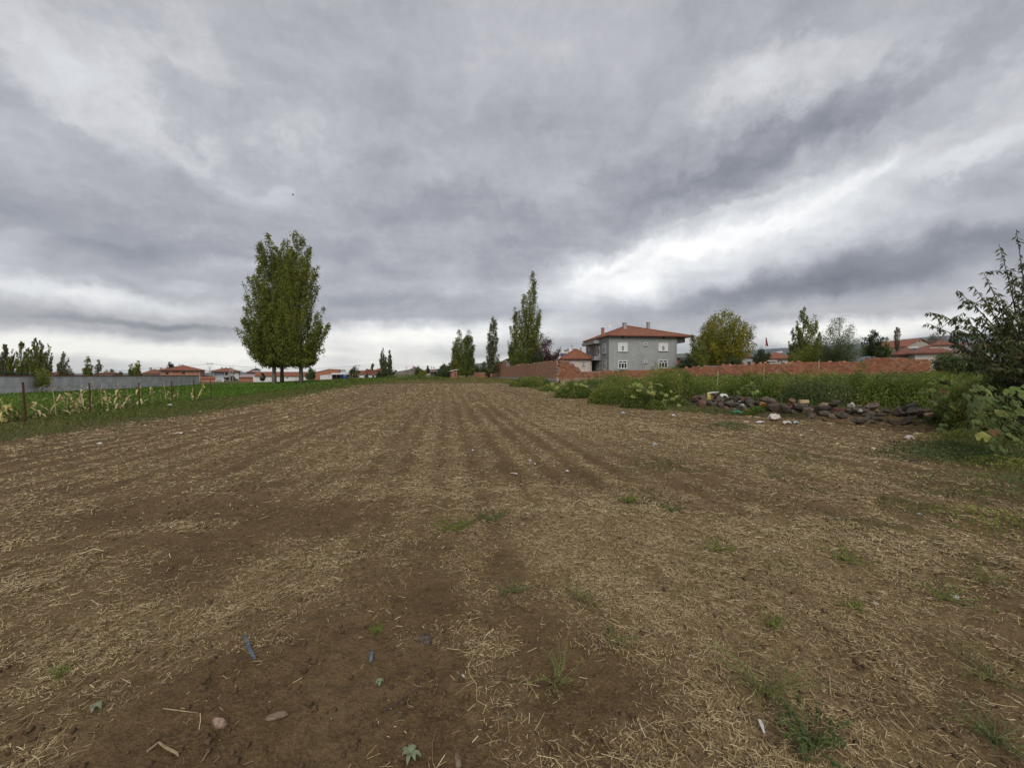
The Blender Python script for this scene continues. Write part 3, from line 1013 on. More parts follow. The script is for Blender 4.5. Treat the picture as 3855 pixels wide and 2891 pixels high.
def main_house():
    """two-storey grey house: front wall 12.8 m, seen with its side wall"""
    t = thing('two_storey_house', 'large two storey house of bare grey render under a red hipped roof', 'house', (17.1, 68.0, 1.2), math.atan2(1.6, 12.7))
    W, Dp = 12.8, 12.8
    zc = lambda v, d=68.8: EYE + (1412 - v) / FPX * d - 1.2      # local height of a row on the front wall
    H = zc(1265)
    m = MB(); m.box(0, W, 0, Dp, -1.5, H - 0.17); m.build('wall', M_RENDER, t)
    ov = 0.75
    # the roof reaches further out on the garden side
    hip_roof(t, 0.3, W + 1.9, 0, Dp, H, 2.55, ov, M_TILE, apex=(5.9, 6.2), tiles=True)
    ca = math.cos(t.rotation_euler.z); sa = math.sin(t.rotation_euler.z)

    def s_of(u):                                                  # distance along the front wall of a column
        k = (u - CU) / FPX
        return (68.0 * k - 17.1) / (ca - sa * k)

    def t_of(u):                                                  # distance along the side wall
        k = (u - CU) / FPX
        return (17.1 - 68.0 * k) / (sa + ca * k)
    o, r, n = Vector((0, 0, 0)), Vector((1, 0, 0)), Vector((0, -1, 0))
    for (ua, ub, va, vb, cols, tr, pane) in ((2326, 2361, 1292, 1324, 3, 0.0, M_CURT), (2478, 2513, 1291, 1321, 3, 0.0, M_CURT),
                                             (2327, 2360, 1358, 1388, 3, 0.30, M_GLASS), (2479, 2512, 1355, 1385, 3, 0.30, M_GLASS)):
        x, x2 = s_of(ua), s_of(ub)
        w_ = window(t, o, r, n, x, zc(vb), x2 - x, zc(va) - zc(vb), cols, tr, M_FRAME, pane, True, None, 0.11)
        if pane is M_CURT:
            m = MB(); wd = x2 - x
            bars(m, o, r, UP, n, x + wd * .36, x + wd * .64, zc(vb) + .12, zc(va) - .55, 0.028, 0.034)
            m.build('curtain_gap', M_CURT_SHADE, w_)
            w_['label'] = 'upper window closed by white net curtains'
    for (ua, ub, va, vb) in ((2424, 2435, 1291, 1301), (2424, 2435, 1357, 1366)):
        x, x2 = s_of(ua), s_of(ub)
        window(t, o, r, n, x, zc(vb), x2 - x, zc(va) - zc(vb), 1, 0, M_FRAME, M_GLASS, True, None, 0.09, 'small_window')
    for (ua, ub, va, vb) in ((2338, 2346, 1267.5, 1274.5), (2493, 2501, 1267.5, 1274.5)):
        x, x2 = s_of(ua), s_of(ub)
        opening(t, o, r, n, x, zc(vb), x2 - x, zc(va) - zc(vb), 'vent_opening')
    # side wall: runs away from the near corner; its outward normal is -x
    o2, r2, n2 = Vector((0, 0, 0)), Vector((0, 1, 0)), Vector((-1, 0, 0))
    for (ua, ub, hi) in ((2281, 2268, 1), (2248.5, 2240, 1), (2225, 2214.5, 1), (2282, 2269, 0), (2250, 2241, 0), (2225, 2215, 0)):
        y, y2 = t_of(ua), t_of(ub)
        window(t, o2, r2, n2, y, 4.35 if hi else 1.35, min(y2 - y, 1.6), 1.75, 2, 0.3, M_FRAME, M_CURT_SHADE if hi else M_GLASS, True, None, 0.1)
    yb, ye = 4.1, 11.2
    m = MB(); m.box(-1.25, -0.005, yb, ye, 3.18, 3.36); bal = m.build('balcony', M_CONC, t)
    m = MB()
    m.box(-1.25, -1.15, yb, ye, 3.365, 3.95); m.box(-1.145, -0.005, yb, yb + .1, 3.365, 3.95); m.box(-1.145, -0.005, ye - .1, ye, 3.365, 3.95)
    m.build('parapet', M_RENDER, bal)
    m = MB()
    m.box(-1.29, -1.255, yb - .02, ye + .02, 3.86, 3.94); m.box(-1.29, -1.255, yb - .02, ye + .02, 3.52, 3.60)
    m.build('railing', M_CONC, bal)
    m = MB(); m.box(-1.3, -0.005, yb, ye + .3, 6.3, 6.9); m.build('canopy', M_RENDER, t)
    m = MB(); m.box(-0.06, -0.003, 4.5, 5.3, 3.5, 5.9); d = m.build('balcony_door', M_FRAME, t)
    m = MB(); m.box(-0.075, -0.064, 4.62, 5.18, 4.4, 5.75); m.build('pane', M_GLASS, d)
    # closed-in box under the eaves and the low slab at the far side
    m = MB(); m.box(W + 0.003, W + 1.9, 0.6, Dp, H - 1.05, H - 0.19); m.build('eaves_box', M_RENDER, t)
    m = MB(); m.box(W + 0.003, W + 2.3, 0.4, 8, 3.55, 4.25); sl = m.build('porch_slab', M_RENDER, t)
    m = MB(); m.box(W + 0.003, W + 1.2, 0.8, 8, -1.0, 3.54); m.build('porch_wall', M_BRICK, sl)
    # roof furniture
    rz = lambda x, y: H
    chimney(t, 4.55, 3.9, H + 1.2, H + 2.72, 0.6)
    chimney(t, 9.6, 4.6, H + 0.8, H + 2.98, 0.52)
    chimney(t, 1.7, 7.6, H + 0.5, H + 2.2, 0.5, M_BRICK)
    dish(t, (3.2, 8.2, H + 2.75), 0.55, (R(55), R(25), 0))
    m = MB(); m.tube([(0.32, -0.02, -1), (0.32, -0.02, 0.2)], 0.01, 4)
    m = MB()
    m.tube([(W - .25, -0.06, 0), (W - .25, -0.06, H - .2)], 0.05, 6)
    m.build('downpipe', M_GREYW, t)


def small_house():
    D = 74.0
    t, w, h = box_house('cottage', 'small cream cottage with red roof between plum tree and grey house', 'house', 2121, 2228, 1353.5, 1402, D, 9.5, M_CREAM, R(6))
    hip_roof(t, -w / 2 - 0.2, w / 2, 0, 9.5, h + 0.17, at(2172, 1318, D + 4).z - at(2172, 1352.5, D).z, 0.5, M_TILE, tiles=True)
    sx = lambda u: (u - 2121) / (2228 - 2121) * w - w / 2
    zz = lambda v: (1402 - v) / FPX * D
    window(t, (0, 0, 0), FR, FN, sx(2142), zz(1391.5), sx(2163) - sx(2142), zz(1370) - zz(1391.5), 3, 0, M_FRAME, M_CURT_SHADE, True, M_GREYW, 0.1)
    window(t, (0, 0, 0), FR, FN, sx(2192), zz(1361), 0.5, 0.42, 1, 0, M_FRAME, M_GLASS, True, M_GREYW, 0.07, 'small_window')
    window(t, (0, 0, 0), FR, FN, sx(2192), zz(1376.5), 0.5, 0.42, 1, 0, M_FRAME, M_GLASS, True, M_GREYW, 0.07, 'small_window')
    zr = lambda v, d=D + 3: at(0, v, d).z - t.location.z
    chimney(t, sx(2163), 2.6, zr(1333), zr(1315), 0.36)
    chimney(t, sx(2146), 5.5, zr(1334), zr(1311), 0.36)
    chimney(t, sx(2196), 4.5, zr(1325), zr(1309), 0.3)
    dish(t, (sx(2157), 4, zr(1307)), 0.5, (R(70), R(-30), R(-30)))
    solar(t, (sx(2114), 3.5, zr(1345)), 1.6, 1.3)
    m = MB(); m.tube([(sx(2136), 5, zr(1332)), (sx(2136), 5, zr(1314))], 0.32, 10); m.build('red_tank', M_PINKR, t)


def brick_walls():
    """unplastered hollow-brick walls: their near bricks are single objects, the receding ones one part"""
    rng = np.random.default_rng(7)

    def brick_mesh(L, Hh, T):
        m = MB(); m.box(0, L, 0, T, 0, Hh)
        me = bpy.data.meshes.new('brick'); me.from_pydata(m.v, [], m.f); me.materials.append(M_BRICK)
        return me
    meA = brick_mesh(0.272, 0.185, 0.19)

    def wall(name, label, P0, P1, ztop, zbot, keep, gapf=None, core_t=0.16):
        """P0..P1: ends on plan; ztop(s), zbot(s): heights along it; bricks nearest P0 are objects"""
        P0, P1 = Vector((*P0, 0)), Vector((*P1, 0))
        dv = (P1 - P0); L = dv.length; dv.normalize()
        nv = Vector((dv.y, -dv.x, 0))                         # faces the field
        t = thing(name, label, 'wall', (P0.x, P0.y, zbot(0)))
        t.rotation_euler = (0, 0, math.atan2(dv.y, dv.x))
        z0 = zbot(0)
        core, rest, rows = MB(), MB(), []
        nseg = 40
        for k in range(nseg):                                # mortar core, stepped with the top
            s0, s1 = L * k / nseg, L * (k + 1) / nseg
            core.box(max(s0, 0.16), s1 - 0.001, 0.03, 0.03 + core_t, zbot(s0) - z0 - 0.5, min(ztop(s0), ztop(s1)) - z0 - 0.06)
        core.build('mortar', M_MORTAR, t)
        bl, bh = 0.285, 0.2
        zlo = min(zbot(0), zbot(L))
        nrow = int((max(ztop(s) for s in np.linspace(0, L, 60)) - zlo) / bh) + 2
        cells = []
        for j in range(nrow):
            for i in range(-1, int(L / bl) + 1):
                s = i * bl + (bl / 2 if j % 2 else 0)
                if s < -0.01 or s + bl > L + 0.15:
                    continue
                z = zlo + j * bh
                sc = s + bl / 2
                if z < zbot(sc) - 0.02 or z + bh > ztop(sc) + rng.uniform(-0.01, 0.08):
                    continue
                if rng.random() < 0.012:
                    continue
                cells.append((s, z))
        cells.sort(key=lambda c: c[0])
        for q, (s, z) in enumerate(cells):
            yo = rng.uniform(-0.012, 0.012)
            if q < keep:
                b = bpy.data.objects.new('brick', meA); link(b, t)
                b.location = (s + 0.006, yo, z - z0)
                b.rotation_euler = (0, 0, rng.uniform(-0.01, 0.01))
            else:
                rest.box(s + 0.006, s + 0.278, yo, yo + 0.19, z - z0, z - z0 + 0.186)
        if rest.v:
            ro = rest.build('brickwork', M_BRICK, t)
            ro['kind'] = 'stuff'
            # each joined brick has its own tone as well
            n = len(rest.v) // 8
            tv = np.repeat(rng.random(n), 8)
            a = ro.data.attributes.new('tint', 'FLOAT', 'POINT'); a.data.foreach_set('value', tv.astype(np.float32))
            ro.data.materials[0] = M_BRICKS if keep else M_BRICKS_DARK
        return t, dv, nv, L
    # wall along the field: corner nearest the camera, running away
    C = (5.45, 45.0); E = (-3.7, 84.0)
    L = math.hypot(E[0] - C[0], E[1] - C[1])

    def zt(s):
        f = s / L
        base = at(2103, 1356.5, 45).z * (1 - f) + at(1880, 1383, 84).z * f
        if 0.70 < f < 0.985:
            base = at(1880, 1366.5, 78).z
        return base

    def zb(s):
        f = s / L
        return at(2103, 1426, 45).z * (1 - f) + at(1870, 1418, 84).z * f
    ta, dv, nv, _ = wall('brick_wall', 'long unplastered brick wall on a stone footing beside the bare field', C, E, zt, zb, 300)
    # concrete band and rubble footing below
    m = MB()
    n = 24
    for k in range(n):
        s0, s1 = L * k / n, L * (k + 1) / n
        m.box(s0, s1, -0.06, 0.25, zb(s0) - zb(0) - 0.26, zb(s0) - zb(0) - 0.004)
    m.build('footing_band', M_CONC, ta)
    m = MB()
    f0 = 0.70
    m.box(L * f0, L * 0.985, -0.02, 0.21, zt(L * 0.8) - zb(0) + 0.01, zt(L * .8) - zb(0) + 0.30)
    m.build('ring_beam', M_BEIGE, ta)
    ft = MB(); ft.box(0, L, 0.02, 0.22, -1.4, zb(L) - zb(0) - 0.3)
    for k in range(n):
        s0, s1 = L * k / n, L * (k + 1) / n
        ft.box(s0, s1 - 0.002, 0.0, 0.23, -1.4, zb(s0) - zb(0) - 0.27)
    ft.build('footing', M_MORTAR, ta)
    fb = MB()
    for q in range(420):
        s = rng.uniform(0.02, 0.75) ** 1.3 * L
        zz = zb(s) - zb(0) - 0.30 - rng.uniform(0.02, 0.5)
        a = rng.uniform(0.09, 0.2)
        pts = [(s + a * math.cos(k * 1.047 + rng.uniform(-.3, .3)) * 1.3, -0.01, zz + 0.62 * a * math.sin(k * 1.047 + rng.uniform(-.3, .3))) for k in range(6)]
        fb.prism(pts, (0, -rng.uniform(0.03, 0.08), 0))
    fo = fb.build('footing_stone', M_FOOT, ta)
    fo['kind'] = 'stuff'
    # wall across the garden, from the same corner to the right, lower after a stepped end
    P1 = (41.3, 38.0)
    L2 = math.hypot(P1[0] - C[0] - 0.3, P1[1] - C[1])

    def zt2(s):
        x = C[0] + 0.3 + s / L2 * (P1[0] - C[0] - 0.3); y = C[1] + s / L2 * (P1[1] - C[1])
        if s < 2.9:                                            # toothed end at the corner
            hi, lo = at(2103, 1356.5, 45).z, at(2150, 1397, 45).z
            return max(lo, hi - max(0, math.floor((s - 0.9) / 0.25)) * 0.19) if s < 2.6 else lo
        u = CU + FPX * x / y
        vv = np.interp(u, [2140, 2380, 2579, 2816, 3000, 3200, 3253, 3262, 3350, 3362, 3440, 3520], [1398, 1392, 1384, 1369, 1364, 1362, 1359, 1349, 1344, 1346, 1347, 1354])
        return at(u, float(vv), y).z

    def zb2(s):
        f = s / L2
        return at(2103, 1426, 45).z * (1 - f) + (at(3500, 1404, 38).z - 0.25) * f
    tb, dv2, nv2, _ = wall('brick_wall', 'unplastered brick wall crossing behind the weedy garden, broken along its top', (C[0] + 0.03, C[1]), P1, zt2, zb2, 0)
    tb['label'] = 'low ragged brick wall behind the overgrown garden and stone wall'
    # broken and crooked blocks lying along its top
    for q in range(18):
        s = L2 * rng.uniform(0.38, 0.83)
        b = bpy.data.objects.new('brick', meA); link(b, tb)
        b.location = (s, 0.0, zt2(s) - zb2(0) + rng.uniform(-0.14, -0.02))
        b.rotation_euler = (rng.uniform(-.15, .15), rng.uniform(-.25, .25), rng.uniform(-.5, .5))
    # little shed behind the long wall
    t, w, h = box_house('shed', 'grey shed with a sloping tiled roof just behind the long brick wall', 'shed', 1902, 1990, 1352, 1400, 82.0, 6.0, M_GREYW, R(-4))
    m = MB()
    a = at(1868, 1367, 82) - t.location; b = at(1945, 1338, 82) - t.location
    m.prism([(a.x, -0.6, a.z), (b.x, -0.6, b.z), (w / 2 + 0.4, -0.6, b.z - 0.9), (w / 2 + .4, -.6, b.z - 1.05), (b.x, -.6, b.z - .18), (a.x, -.6, a.z - .18)], (0, 7.2, 0))
    m.build('roof', M_TILE_B, t)
    m = MB(); m.prism([(-w / 2, 0, h + .01), (b.x, 0, b.z - .25), (w / 2, 0, h + .01)], (0, 0.15, 0)); m.build('gable_wall', M_GREYW, t)


def mat_bricks_joined(name='hollow_brick_run', k=1.0):
    m, N, bs, out = mat_new(name)
    a = N.n('ShaderNodeAttribute', attribute_name='tint').outputs['Fac']
    oc = N.n('ShaderNodeTexCoord').outputs['Object']
    col = N.ramp(a, [(0, (0.25, 0.100, 0.054)), (0.5, (0.34, 0.142, 0.074)), (0.9, (0.42, 0.195, 0.108)), (1, (0.28, 0.18, 0.125))])
    s = N.noise(oc, 0.7, 6, 0.65, 0.8)
    col = N.mix(N.maprange(s, 0.45, 0.75, 0, 0.35), col, (0.20, 0.12, 0.085))
    col = N.mix(1.0, col, (k, k, k * 1.03), 'MULTIPLY')
    N.t.links.new(col, bs.inputs['Base Color'])
    bs.inputs['Roughness'].default_value = 0.9
    return m


def mat_foot():
    m, N, bs, out = mat_new('footing_rubble')
    oc = N.n('ShaderNodeTexCoord').outputs['Object']
    vo = N.n('ShaderNodeTexVoronoi', i_Vector=oc, i_Scale=3.2)
    col = N.ramp(N.n('ShaderNodeSeparateColor', i_0=vo.outputs['Color']).outputs[0],
                 [(0, (0.06, 0.055, 0.055)), (0.45, (0.13, 0.085, 0.075)), (0.8, (0.26, 0.22, 0.19)), (1, (0.5, 0.46, 0.42))])
    N.t.links.new(col, bs.inputs['Base Color'])
    bs.inputs['Roughness'].default_value = 0.95
    return m


M_BRICKS = mat_bricks_joined('hollow_brick_run', 1.18)
M_BRICKS_DARK = mat_bricks_joined('darker_brick_run', 0.78)  # same brick run, toned darker throughout, for the garden wall
M_FOOT = mat_foot()


def grey_wall():
    """long rendered garden wall behind the maize, in bays with faint joints"""
    t = thing('garden_wall', 'long grey rendered wall with red coping behind the dry maize', 'wall', (-33.6, 12.0, -0.3))
    x0, x1 = 0.0, -10.8                                   # slants outward as it recedes
    a = Vector((0, 0, 0)); b = Vector((-11.4, 43.0, 0))
    dv = (b - a).normalized(); nv = Vector((dv.y, -dv.x, 0)); L = (b - a).length
    n = 11
    top = EYE - (-0.3) - 0.02
    for k in range(n):
        m = MB()
        p = a + dv * (L * k / n)
        m.obox(p - UP * 0.8, dv * (L / n - 0.02), nv * 0.24, UP * (top + 0.8 - 0.1))
        m.build('wall_bay', M_WALLG, t)
    m = MB(); m.obox(a - nv * 0.05 + UP * (top - 0.096), dv * L, nv * 0.34, UP * 0.09); m.build('coping', M_COPING, t)


def far_houses():
    # ---- behind the grey wall and beyond the three poplars
    t, w, h = box_house('cottage', 'red roofed cottage whose top shows above the grey wall beside the brick house', 'house', 536, 606, 1408, 1436, 150, 8, M_CREAM, R(-14))
    hip_roof(t, -w / 2, w / 2, 0, 8, h + .15, 1.75, 0.6, M_TILE_B)
    for x in (-1.2, 1.9):
        chimney(t, x, 4, h + 1.2, h + 2.5, 0.6)
    t, w, h = box_house('shed', 'low red roof barely showing over the middle of the grey wall', 'shed', 175, 235, 1408, 1432, 120, 6, M_BEIGE, R(-20))
    hip_roof(t, -w / 2, w / 2, 0, 6, h + .12, 0.7, 0.4, M_TILE_B)
    t, w, h = box_house('shed', 'flat brown roof barely showing over the grey wall beside thin trees', 'shed', 372, 425, 1407, 1432, 125, 6, M_BEIGE, R(-18))
    hip_roof(t, -w / 2, w / 2, 0, 6, h + .12, 0.5, 0.4, M_TILE_B)

    # unfinished brick house with concrete frame
    D = 150.0
    t, w, h = box_house('brick_house', 'unfinished orange brick house with concrete frame and empty windows', 'house', 606, 756, 1395, 1446, D, 14, M_BRICK, R(-8), 2.0)
    px = D / FPX
    hip_roof(t, -w / 2, w / 2, 0, 14, h + .16, at(0, 1376, D + 7).z - at(0, 1394, D).z, 0.95, M_TILE, ridge=5.0, tiles=False)
    sx = lambda u: (u - 606) / 150 * w - w / 2
    for u in (608, 646, 703, 738, 754):
        m = MB(); m.box(sx(u) - .16, sx(u) + .16, -0.05, -0.003, -1.5, h - 0.1); m.build('column', M_CONC, t)
    for z in (h - 0.45, h - 3.1):
        m = MB(); m.box(-w / 2, w / 2, -0.04, -0.002, z, z + 0.32); m.build('floor_beam', M_CONC, t)
    for (ua, ub, va, vb) in ((625, 635, 1401.5, 1409.5), (687, 697, 1400.5, 1408.5), (653.5, 658.5, 1399, 1402.5), (667.5, 672.5, 1399, 1402.5)):
        opening(t, (0, 0, 0), FR, FN, sx(ua), (1446 - vb) * px, sx(ub) - sx(ua), (vb - va) * px)
    m = MB(); m.box(w / 2 + .003, w / 2 + .05, 0, .35, -1.5, h - .1); m.build('column', M_CONC, t)
    m = MB(); m.box(w / 2 + .003, w / 2 + .05, 13.6, 14, -1.5, h - .1); m.build('column', M_CONC, t)
    chimney(t, -3.2, 6, h + .9, h + 2.0, 0.7)

    # grey and white house with balcony
    D = 205.0
    t, w, h = box_house('balcony_house', 'two storey house with shaded balcony and white end beside the round tree', 'house', 797, 900, 1400, 1436, D, 11, M_GREYW, R(-6), 2)
    px = D / FPX
    hip_roof(t, -w / 2, w / 2, 0, 11, h + .2, at(0, 1385, D + 5).z - at(0, 1399, D).z, 1.5, M_TILE)
    sx = lambda u: (u - 797) / 103 * w - w / 2
    m = MB(); m.box(sx(864), sx(899.5), -0.1, -0.004, -1, h - .15); m.build('white_end_wall', M_WHITEW, t)
    m = MB(); m.box(sx(799), sx(863), -0.03, -0.003, (1436 - 1417) * px, (1436 - 1403) * px); rec = m.build('balcony_shade_panel', M_CURT_SHADE, t)  # flat darker panel on the wall; the balcony's shade is in its colour
    m = MB(); m.box(sx(806), sx(863), -1.3, -0.035, (1436 - 1420) * px, (1436 - 1415) * px); m.build('balcony', M_GREYW, t)
    for u in (806, 846, 862):
        m = MB(); m.box(sx(u) - .15, sx(u) + .15, -1.28, -1.0, (1436 - 1414.8) * px, h - .2); m.build('balcony_post', M_CONC, t)
    for (ua, ub) in ((840, 846), (850, 858), (876, 882)):
        opening(t, (0, -0.1 if ua > 870 else -.03, 0), FR, FN, sx(ua), (1436 - 1411) * px, sx(ub) - sx(ua), 7 * px)
    opening(t, (0, 0, 0), FR, FN, sx(850), (1436 - 1430) * px, sx(862) - sx(850), 7 * px)
    opening(t, (0, -.1, 0), FR, FN, sx(885), 0.0, sx(897) - sx(885), 10 * px, 'garage_door')
    for u in (831, 847, 865):
        chimney(t, sx(u), 5, h + 1.0, (1436 - 1383) * px, 0.75)

    t, w, h = box_house('shed', 'low tile roofed brick shed standing before the balcony house', 'shed', 758, 810, 1427, 1443, 135, 5, M_BRICK, 0, 1.5)
    gable_roof(t, -w / 2, w / 2, 0, 5, h + .1, 0.75, 0.2, M_TILE)
    t, w, h = box_house('shed', 'beige flat gabled shed with one small black opening', 'shed', 764, 810, 1414, 1440, 160, 7, M_BEIGE, 0, 1.5)
    m = MB(); m.prism([(-w / 2, -.1, h), (0, -.1, h + .55), (w / 2, -.1, h), (w / 2, -.1, h - .14), (-w / 2, -.1, h - .14)], (0, 7.2, 0)); m.build('roof', M_BEIGE, t)
    opening(t, (0, 0, 0), FR, FN, 0.5, h - 0.75, 0.6, 0.5)
    t, w, h = box_house('garage', 'pale grey garage with plain front between shed and balcony house', 'garage', 811, 843, 1421, 1437, 150, 6, M_WHITEW, 0, 1.5)
    m = MB(); m.box(-w / 2 - .1, w / 2 + .1, -.15, 6, h + .004, h + .14); m.build('roof', M_CONC, t)
    m = MB(); m.box(-1.2, 0.6, -.04, -.003, -.4, 1.15); m.build('garage_door', M_GREYW, t)

    # brick barn, pinkish roof, dormer house
    t, w, h = box_house('barn', 'low brick barn under a pinkish sheet roof', 'barn', 901, 957, 1420, 1436, 150, 7, M_BRICK, 0, 1.5)
    m = MB(); m.prism([(-w / 2 - .3, -.4, h), (w / 2 + .6, -.4, h), (w / 2 + 1.2, 8, h + 1.0), (-w / 2 + .4, 8, h + 1.0)], (0, 0, .12)); m.build('roof', M_PINKR, t)
    t, w, h = box_house('dormer_house', 'house with grey dormer in its red roof behind the brick barn', 'house', 931, 985, 1403, 1432, 190, 9, M_BEIGE, 0, 2)
    hip_roof(t, -w / 2, w / 2, 0, 9, h + .15, 1.8, 0.7, M_TILE_B)
    m = MB(); m.box(-0.9, 2.6, -0.1, 4, h + .25, h + 1.5); d = m.build('dormer', M_GREYW, t)
    m = MB(); m.prism([(-1.4, -.4, h + 1.5), (0.85, -.4, h + 2.2), (3.1, -.4, h + 1.5)], (0, 4.6, 0)); m.build('dormer_roof', M_DARKF, d)

    # long white stable with red roof, seen between the trunks
    D = 140.0
    t, w, h = box_house('stable', 'long white walled stable under one red tiled roof behind the three poplars', 'barn', 956, 1160, 1416.5, 1434, D, 9, M_WHITEW, 0, 1.5)
    gable_roof(t, -w / 2 + .8, w / 2, 0, 9, h + .12, at(0, 1400.5, D + 4.5).z - at(0, 1416, D).z, 0.35, M_TILE, gable=M_BRICK)
    for k in range(5):
        opening(t, (0, 0, 0), FR, FN, -w / 2 + 2.2 + k * 4.0, h - .75, .5, .35)
    # big brick shed with sloping parapet
    D = 145.0
    a = at(1183, 1424, D); b = at(1278, 1424, D)
    t = thing('brick_shed', 'tall plain brick shed with a slanting top edge', 'shed', ((a.x + b.x) / 2, D, a.z), R(22))
    zz = lambda v: (1424 - v) * D / FPX
    xx = lambda u: (u - 1230.5) * D / FPX * .92
    m = MB(); m.prism([(xx(1184), 0, -1.5), (xx(1278), 0, -1.5), (xx(1278), 0, zz(1392)), (xx(1239), 0, zz(1390)), (xx(1184), 0, zz(1404))], (0, 8, 0))
    m.build('wall', M_BRICK, t)
    m = MB(); m.prism([(xx(1183), -.1, zz(1404)), (xx(1239), -.1, zz(1390)), (xx(1239), -.1, zz(1390) + .12), (xx(1183), -.1, zz(1404) + .12)], (0, 8.2, 0))
    m.build('coping', M_FASCIA, t)
    m = MB(); m.prism([(xx(1239) + .01, -.1, zz(1390)), (xx(1279), -.1, zz(1392)), (xx(1279), -.1, zz(1392) + .12), (xx(1239) + .01, -.1, zz(1390) + .12)], (0, 8.2, 0))
    m.build('coping', M_FASCIA, t)
    t = thing('yard_wall', 'short white yard wall in front of the plain brick shed', 'wall', at(1229, 1426, 132), R(20))
    m = MB(); k = 132 / FPX
    m.prism([(-21 * k, 0, -1), (21 * k, 0, -1), (21 * k, 0, 17 * k), (-21 * k, 0, 13 * k)], (0, .25, 0)); m.build('wall', M_WHITEW, t)
    m = MB(); m.prism([(-21 * k, -.04, 13 * k + .003), (21 * k, -.04, 17 * k + .003), (21 * k, -.04, 17 * k + .1), (-21 * k, -.04, 13 * k + .1)], (0, .33, 0)); m.build('coping', M_CONC, t)
    # open shed with pale roof, blue drum under it
    D = 128.0
    t, w, h = box_house('open_shed', 'dark open fronted shed under a pale sheet roof', 'shed', 1251, 1316, 1409, 1426, D, 6, M_DARKF, 0, 1.2)
    m = MB(); m.prism([(-w / 2 - .3, -1.2, h - .1), (w / 2 + .3, -1.2, h - .1), (w / 2 + .3, 6, h + .35), (-w / 2 - .3, 6, h + .35)], (0, 0, .1)); m.build('roof', M_ROOFW, t)
    for k in range(5):
        m = MB(); x = -w / 2 + k * w / 4; m.box(x - .06, x + .06, -1.1, -.98, -1.2, h - .11); m.build('post', M_BARK, t)
    p = at(1299, 1424, 124)
    t = thing('drum', 'blue plastic water drum before the open fronted shed', 'drum', p)
    m = MB(); m.tube([(0, 0, -.2), (0, 0, .05), (0, 0, .5), (0, 0, .95), (0, 0, 1.0)], [.58, .62, .66, .62, .5], 14); m.build('body', M_BLUE, t, True)
    m = MB(); m.tube([(0, 0, 1.0), (0, 0, 1.09)], .3, 10); m.build('lid', M_WHITE, t)
    t, w, h = box_house('far_block', 'small pale block of flats far behind the open shed', 'building', 1278, 1300, 1392, 1418, 330, 10, M_WHITEW, 0, 3)
    m = MB(); m.box(-w / 2 - .2, w / 2 + .2, -.2, 10.2, h + .01, h + .3); m.build('roof', M_CONC, t)
    for i in range(3):
        for j in range(2):
            opening(t, (0, 0, 0), FR, FN, -w / 2 + .6 + i * 1.6, h - 1.8 - 2.6 * j, .9, 1.2)
    # white walled red roofed cottage
    D = 135.0
    t, w, h = box_house('cottage', 'long low white cottage with a dark red roof between two leafy trees', 'house', 1353, 1413, 1410, 1426, D, 7, M_WHITEW, 0, 1.2)
    gable_roof(t, -w / 2, w / 2, 0, 7, h + .1, 1.35, .3, M_TILE_B, gable=M_WHITEW)
    m = MB(); m.prism([(-w / 2 + 1.2, 1, h + .6), (-w / 2 + 2.4, 1, h + 2.1), (w / 2, 1, h + 1.3), (w / 2, 1, h + .6)], (0, 4, 0)); m.build('upper_roof', M_TILE_B, t)
    for x in (-1.0, 1.6):
        opening(t, (0, 0, 0), FR, FN, x, .5, .7, .7)
    D = 140.0
    t, w, h = box_house('cottage', 'beige cottage with red roof behind the pair of thin poplars', 'house', 1412, 1462, 1396, 1425, D, 8, M_BEIGE, R(-5), 1.2)
    hip_roof(t, -w / 2, w / 2, 0, 8, h + .15, 1.25, .5, M_TILE)
    chimney(t, -.3, 4, h + .8, h + 1.8, .45)
    window(t, (0, 0, 0), FR, FN, 1.2, 1.0, .8, .9, 1, 0)
    opening(t, (0, 0, 0), FR, FN, -1.4, -0.2, .9, 1.9, 'doorway')
    # grey block barn at the end of the field
    D = 92.0
    a = at(1495, 1424, D)
    t = thing('block_barn', 'plain grey block barn wall with a slanting top at the end of the field', 'barn', a, 0)
    b = at(1563, 1414, D + 6)
    dx = b.x - a.x
    m = MB()
    m.prism([(0, 0, -1), (dx, 6, -1), (dx, 6, at(0, 1389, D + 6).z - a.z), (0, 0, at(0, 1401, D).z - a.z)], (-2.4, 6, 0)); m.build('wall', M_BEIGE, t)
    m = MB()
    m.prism([(-.05, -.1, at(0, 1401, D).z - a.z + .004), (dx + .05, 5.95, at(0, 1389, D + 6).z - a.z + .004), (dx + .05, 5.95, at(0, 1389, D + 6).z - a.z + .1), (-.05, -.1, at(0, 1401, D).z - a.z + .1)], (-2.4, 6, 0))
    m.build('roof', M_CONC, t)
    t, w, h = box_house('cottage', 'red roof tip showing behind the grey block barn', 'house', 1545, 1580, 1392, 1415, 150, 7, M_CREAM, 0, 1)
    hip_roof(t, -w / 2, w / 2, 0, 7, h + .1, 1.2, .5, M_TILE_B)
    chimney(t, -.6, 3, h + .7, h + 1.6, .5)
    t = thing('yard_wall', 'short beige yard wall beside the parked dark car', 'wall', at(1612, 1419, 100), 0)
    k = 100 / FPX
    m = MB(); m.prism([(-9 * k, 0, -.8), (9 * k, 0, -.8), (9 * k, 0, 12.5 * k), (-4 * k, 0, 12 * k), (-9 * k, 0, 5 * k)], (0, .25, 0)); m.build('wall', M_CREAM, t)
    m = MB(); m.box(-4 * k, 9.3 * k, -.05, .3, 12.6 * k, 13.6 * k); m.build('coping', M_CONC, t)
    t, w, h = box_house('cottage', 'pale cottage with red roof among thin poles behind the parked car', 'house', 1616, 1650, 1404, 1416, 150, 7, M_GREYW, 0, 1)
    hip_roof(t, -w / 2, w / 2, 0, 7, h + .1, 1.35, .5, M_TILE)
